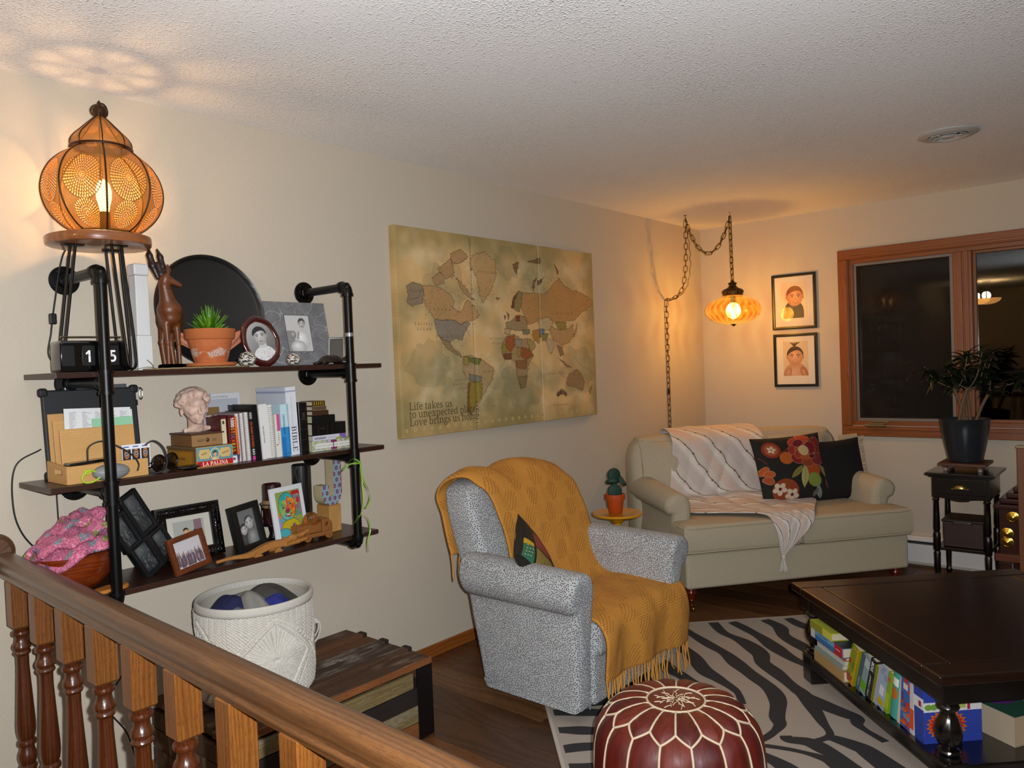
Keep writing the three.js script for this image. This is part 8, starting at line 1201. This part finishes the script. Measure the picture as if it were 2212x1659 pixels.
{ // pine block, letter J
  const p = thing('pine_block', 'pale pine wooden block standing on end under the letter J', 'block', [-3.68, LOW, 0.12], 0.05), w = withMap(woodTex(0xa9793f, 0xc09455, { lines: 8, seed: 137, rep: [0.25, 0.07], pore: 0.1 }), 0.5); part('block_body', bb(-0.03, 0.03, 0, 0.108, -0.04, 0.04, 0.002, 'y'), w, p); part('top_groove', bb(-0.03, 0.03, 0.1082, 0.112, -0.04, 0.04, 0.0015), w, p);
  const dotsJ = prints.cell(200, 400, (c, ww, h) => { c.fillStyle = '#6f9aa6'; c.fillRect(0, 0, ww, h); for (let j = 0; j < 9; j++) for (let i = 0; i < 5; i++) { const x = i * 52 + (j % 2) * 26, y = j * 48 + 10; c.fillStyle = '#a9b4c0'; c.beginPath(); c.ellipse(x, y, 22, 25, 0, 0, 7); c.fill(); c.fillStyle = '#6a4a66'; c.beginPath(); c.ellipse(x, y, 17, 20, 0, 0, 7); c.fill(); c.strokeStyle = '#8f7a90'; c.lineWidth = 2; for (let k = 0; k < 6; k++) { c.beginPath(); c.moveTo(x, y); c.lineTo(x + 16 * Math.cos(k), y + 18 * Math.sin(k)); c.stroke(); } } });
  const J = new THREE.Shape(); J.moveTo(0.012, 0.205); J.lineTo(0.05, 0.205); J.lineTo(0.05, 0.05); J.quadraticCurveTo(0.05, 0, 0.0, 0); J.quadraticCurveTo(-0.05, 0, -0.05, 0.055); J.lineTo(-0.05, 0.085); J.lineTo(-0.014, 0.085); J.lineTo(-0.014, 0.055); J.quadraticCurveTo(-0.014, 0.036, 0.0, 0.036); J.quadraticCurveTo(0.012, 0.036, 0.012, 0.055); J.lineTo(0.012, 0.205);
  const t = thing('letter_ornament', 'cardboard letter J with a blue and plum dotted face standing on the pine block', 'ornament', [-3.69, LOW + 0.1124, 0.13], 0.05); const jb = new THREE.ExtrudeGeometry(J, { depth: 0.05, bevelEnabled: false, curveSegments: 20 }).translate(0, 0, -0.025); part('letter_sides', uvBox(toCreasedNormals(jb, 0.5)), mat(0xb9a982, 0.7), t);
  const jf = new THREE.ExtrudeGeometry(J, { depth: 0.0012, bevelEnabled: false, curveSegments: 20 }).translate(0, 0, 0.0251), jp = jf.attributes.position, ju = jf.attributes.uv; for (let i = 0; i < jp.count; i++) ju.setXY(i, (jp.getX(i) + 0.05) / 0.1, jp.getY(i) / 0.205); part('letter_face', jf, withMap(dotsJ, 0.5), t); part('magenta_edge', bb(0.0505, 0.056, 0.04, 0.205, -0.024, 0.024, 0.002), mat(0x7a1440, 0.45), t);
}
{ // ribbon tied to the right pipe
  const r = thing('curling_ribbon', 'thin lime green curling ribbon tied round the right pipe upright', 'ribbon', [-3.682, 0, 0.311]), m = new THREE.MeshStandardMaterial({ color: 0x7fae3a, roughness: 0.3, side: THREE.DoubleSide });
  const rib = (pts, w = 0.0055) => { const c = curve(pts); return sheet(2, 60, (u, v) => { const p = c.getPoint(v), a = v * 5; return V3(p.x + (u - 0.5) * w * Math.cos(a), p.y + (u - 0.5) * w * 0.5, p.z + (u - 0.5) * w * Math.sin(a)); }, 0.0006); };
  part('loop', rib([[0.015, 1.065, 0.018], [-0.02, 1.085, 0.02], [-0.06, 1.07, 0.025], [-0.085, 1.045, 0.03], [-0.06, 1.062, 0.028], [-0.01, 1.07, 0.024], [0.02, 1.062, 0.012]]), m, r); part('knot', new THREE.TorusGeometry(0.0195, 0.0026, 8, 30).rotateX(PI / 2).translate(0, 1.064, 0), m, r);
  part('tail', rib([[0.018, 1.064, 0.012], [0.024, 1.0, 0.016], [0.05, 0.95, 0.015], [0.06, 0.91, 0.01], [0.035, 0.88, 0.016], [0.02, 0.885, 0.02]]), m, r); part('tail', rib([[0.012, 1.064, 0.018], [0.016, 0.98, 0.022], [0.014, 0.9, 0.024], [-0.01, 0.85, 0.026], [-0.04, 0.83, 0.03], [-0.016, 0.855, 0.028], [0.02, 0.85, 0.022], [0.05, 0.82, 0.012], [0.055, 0.78, 0.008], [0.036, 0.74, 0.014], [0.034, 0.7, 0.016]]), m, r);
}
// ---------- trunk and macrame basket ----------
{
  const t = thing('slatted_crate', 'weathered dark wooden slatted crate trunk on the floor, under the macrame basket', 'crate', [-3.995, 0, 0.32]);
  const old = (a, b, seed, chalk) => withMap(field(512, 256, (x, y, u, v) => { const g = 0.5 + 0.5 * noise(u * 6, v * 46, seed), n = tile(u, v, 3, seed) + 0.6 * tile(u, v, 9, seed + 2); let q = mixc(hex(a), hex(b), clamp(g)); if (chalk) q = mixc(q, [150, 146, 138], clamp((n - 0.02) * 4) * clamp(0.45 + noise(u * 30, v * 120, seed)) * chalk); return noise(u * 40, v * 160, seed + 5) > 0.5 ? mixc(q, [10, 6, 4], 0.6) : q; }, [0.9, 0.24]), 0.8, { bumpMap: bumpGrain, bumpScale: 0.0006 });
  const W = [old(0x33200f, 0x5a3a20, 1, 0.9), old(0x4a2a12, 0x6e4422, 5, 0.5), old(0x2e1f14, 0x4e3a2a, 9, 1)], edge = old(0x6a3a14, 0x8a5222, 3, 0), pale = old(0x5a4a2c, 0x8a7648, 12, 0.7), dk = old(0x120b08, 0x261710, 15, 0);
  const X0 = -0.425, X1 = 0.425, Zb = -0.27, Zf = 0.268, H = 0.305;
  let z = Zb; [0.1, 0.04, 0.1, 0.04, 0.1, 0.04, 0.108].forEach((w, i) => { const hi = i % 2; part('lid_slat', bb(X0, X1, H - 0.022 + (hi ? 0.006 : 0), H + (hi ? 0.011 : 0), z + 0.0012, z + w - 0.0012, 0.003), hi ? W[(i + 1) / 2 % 3] : W[(i / 2) % 3], t); if (hi) part('slat_cap', bb(X1 - 0.018, X1 + 0.004, H - 0.02, H + 0.013, z, z + w, 0.003), dk, t); z += w + 0.0013; });
  part('lid_edge', bb(X0, X1, H - 0.024, H + 0.001, Zf + 0.0005, Zf + 0.008, 0.002), edge, t);
  [[0.205, 0.265, pale], [0.135, 0.2, dk], [0.07, 0.132, pale], [0.006, 0.066, edge]].forEach(([a, b, m], i) => { part('front_board', bb(X0 + 0.03, X1 - (i === 0 ? 0.09 : 0.005), a, b, Zf - 0.02, Zf - 0.002, 0.003), m, t); part('end_board', bb(X1 - 0.016, X1, a, b, Zb + 0.02, Zf - 0.022, 0.003), i % 2 ? dk : W[1], t); part('back_board', bb(X0, X1, a, b, Zb, Zb + 0.018, 0.003), W[2], t); part('end_board', bb(X0, X0 + 0.016, a, b, Zb + 0.02, Zf - 0.022, 0.003), W[0], t); });
  part('corner_iron', bb(X1 - 0.075, X1 + 0.003, 0.002, H - 0.026, Zf - 0.001, Zf + 0.003, 0.001), mat(0x140d0b, 0.5, { metalness: 0.4 }), t); part('corner_iron', bb(X1 + 0.0005, X1 + 0.0035, 0.002, H - 0.026, Zf - 0.06, Zf - 0.0015, 0.001), mat(0x140d0b, 0.5, { metalness: 0.4 }), t);
  part('floor_board', bb(X0 + 0.02, X1 - 0.02, 0.0005, 0.006, Zb + 0.02, Zf - 0.022), dk, t);
}
{
  const b = thing('macrame_basket', 'tall round white macrame laundry basket standing on the slatted crate', 'basket', [-4.165, 0.317, 0.335]), R = 0.206, H = 0.345;
  b.scale.set(0.95, 1, 0.95);
  const cotton = field(256, 256, (x, y, u, v) => { const k = 196 + 14 * tile(u, v, 20, 2) + rr(-8, 8); return [k, k * 0.975, k * 0.92]; }, [0.2, 0.2]);
  const knots = tex(1024, 512, (c, w, h) => { // knotted diamonds and sunbursts
    c.fillStyle = '#444'; c.fillRect(0, 0, w, h); c.lineCap = 'round';
    const seg = 4; for (let s = 0; s < seg; s++) { const x0 = s * w / seg, W = w / seg, cx = x0 + W / 2, cy = h * 0.5; for (let k = 0; k < 64; k++) { const a = k / 64 * 2 * PI, r0 = 10, rx = W * 0.4, ry = h * 0.33, q = 1 / (Math.abs(Math.cos(a)) / rx + Math.abs(Math.sin(a)) / ry); c.strokeStyle = k % 2 ? '#ddd' : '#aaa'; c.lineWidth = 3; c.beginPath(); c.moveTo(cx + r0 * Math.cos(a), cy + r0 * Math.sin(a)); c.lineTo(cx + q * Math.cos(a), cy + q * Math.sin(a)); c.stroke(); }
      c.fillStyle = '#fff'; for (const [sx, sy] of [[1, 1], [1, -1], [-1, 1], [-1, -1]]) for (let d = 0; d < 26; d++) for (let l = 0; l < 2; l++) { const t = d / 26; c.beginPath(); c.ellipse(cx + sx * W * (0.44 + l * 0.035) * (1 - t), cy + sy * h * (0.37 + l * 0.035) * t, 5, 4, sx * sy * 0.8, 0, 7); c.fill(); }
      for (let y = 0; y < h; y += 9) for (let x = 0; x < W; x += 11) { const dx = Math.abs(x - W / 2) / (W * 0.5), dy = Math.abs(y - cy) / (h * 0.44); if (dx + dy > 1.04) { c.fillStyle = ((x / 11 + y / 9) | 0) % 2 ? '#e8e8e8' : '#bbb'; c.beginPath(); c.ellipse(x0 + x + ((y / 9) % 2 ? 5 : 0), y, 5, 3.6, 0.4, 0, 7); c.fill(); } } } }, null, false);
  const mk = new THREE.MeshStandardMaterial({ map: cotton, roughness: 0.95 }), P = [[0.186, 0.004], [0.2, 0.03], [0.206, 0.12], [0.205, 0.2], [0.207, 0.27], [0.206, 0.318]];
  // woven wall: the knots are relief of the mesh itself
  const kc = knots.image.getContext('2d').getImageData(0, 0, 1024, 512).data, hAt = (u, v) => kc[(Math.floor(clamp(1 - v, 0, 0.999) * 512) * 1024 + Math.floor(((u % 1) + 1) % 1 * 1023)) * 4] / 255, pc = curve(P.map(([r, y]) => [r, y, 0]));
  const wall = (() => { const nu = 900, nv = 170, pos = [], uv = [], idx = []; for (let j = 0; j <= nv; j++) for (let i = 0; i <= nu; i++) { const u = i / nu, v = j / nv, p = pc.getPoint(v), a = u * 2 * PI, d = 0.0085 * hAt(u + 0.16, v) + 0.004 * noise(Math.cos(a) * 3, Math.sin(a) * 3, v * 4), r = p.x + d; pos.push(r * Math.cos(a), p.y, -r * Math.sin(a)); uv.push(u * 1.3, v * 0.34); } for (let j = 0; j < nv; j++) for (let i = 0; i < nu; i++) { const a = j * (nu + 1) + i; idx.push(a, a + 1, a + nu + 2, a, a + nu + 2, a + nu + 1); } const g = new THREE.BufferGeometry(); g.setAttribute('position', new THREE.Float32BufferAttribute(pos, 3)); g.setAttribute('uv', new THREE.Float32BufferAttribute(uv, 2)); g.setIndex(idx); g.computeVertexNormals(); return g; })();
  part('macrame_wall', wall, mk, b);
  part('lining', lathe([[0, 0.001], [0.18, 0.001], [0.19, 0.006], [0.2, 0.12], [0.201, 0.335], [0.196, 0.335], [0.195, 0.12], [0.184, 0.008], [0, 0.006]].reverse(), 64), mat(0xa9a396, 0.95), b);
  part('rolled_rim', lathe([...Array(15)].map((_, i) => { const a = i / 14 * 2 * PI; return [0.204 + 0.0085 * Math.cos(a), 0.331 + 0.016 * Math.sin(a)]; }), 80).applyMatrix4(M4(0, 0, 0)), new THREE.MeshStandardMaterial({ map: cotton, roughness: 0.95, bumpMap: bumpWeave, bumpScale: 0.0006 }), b);
  for (let k = 0; k < 14; k++) { const a = -0.2 + k * 0.045, y1 = 0.15 + 0.01 * (k % 3), o = k > 9 ? 0.02 : 0.006; part('loose_cord', tube([[0.212 * Math.cos(a), 0.25 - 0.004 * k, 0.212 * Math.sin(a)], [(0.214 + o) * Math.cos(a + 0.03), 0.2, (0.214 + o) * Math.sin(a + 0.03)], [(0.211 + o) * Math.cos(a + 0.05), y1, (0.211 + o) * Math.sin(a + 0.05)], [0.21 * Math.cos(a + 0.02), y1 - 0.03, 0.21 * Math.sin(a + 0.02)]], 0.0024, 20, 6), mk, b); }
  const cl = (name, label, col, f) => { const c = thing(name, label, 'clothes', [-4.165, 0.352, 0.335]); part('cloth', f, mat(col, 0.9), c); return c; };
  const heap = (x, z, rx, rz, y0, hh, s) => sheet(60, 24, (u, v) => { const a = u * 2 * PI, r = v; return V3(x + rx * r * Math.cos(a), y0 + hh * Math.cos(r * PI / 2) + 0.012 * noise(Math.cos(a) * 2 * r + s, Math.sin(a) * 2 * r, s) + 0.006 * Math.sin(a * 5 + s) * r, z + rz * r * Math.sin(a)); }, 0.006);
  cl('folded_clothes', 'dark grey garment heaped at the top of the white macrame basket', 0x3a3836, heap(0.05, -0.02, 0.125, 0.1, 0.24, 0.085, 1)); cl('folded_clothes', 'navy blue garment at the left in the white macrame basket', 0x161a44, heap(-0.07, -0.03, 0.1, 0.12, 0.235, 0.075, 4)); cl('folded_clothes', 'bright blue bundle in the middle of the white macrame basket', 0x1c2470, heap(0.035, 0.06, 0.085, 0.07, 0.24, 0.062, 7)); cl('folded_clothes', 'grey patterned garment with white trim at the front left of the basket', 0x55585e, heap(-0.1, 0.07, 0.075, 0.075, 0.235, 0.055, 9)); cl('folded_clothes', 'light grey fold lying across the navy garment in the basket', 0x7a7872, heap(-0.02, 0.0, 0.05, 0.13, 0.262, 0.058, 12));
}
renderer.render(scene, camera);
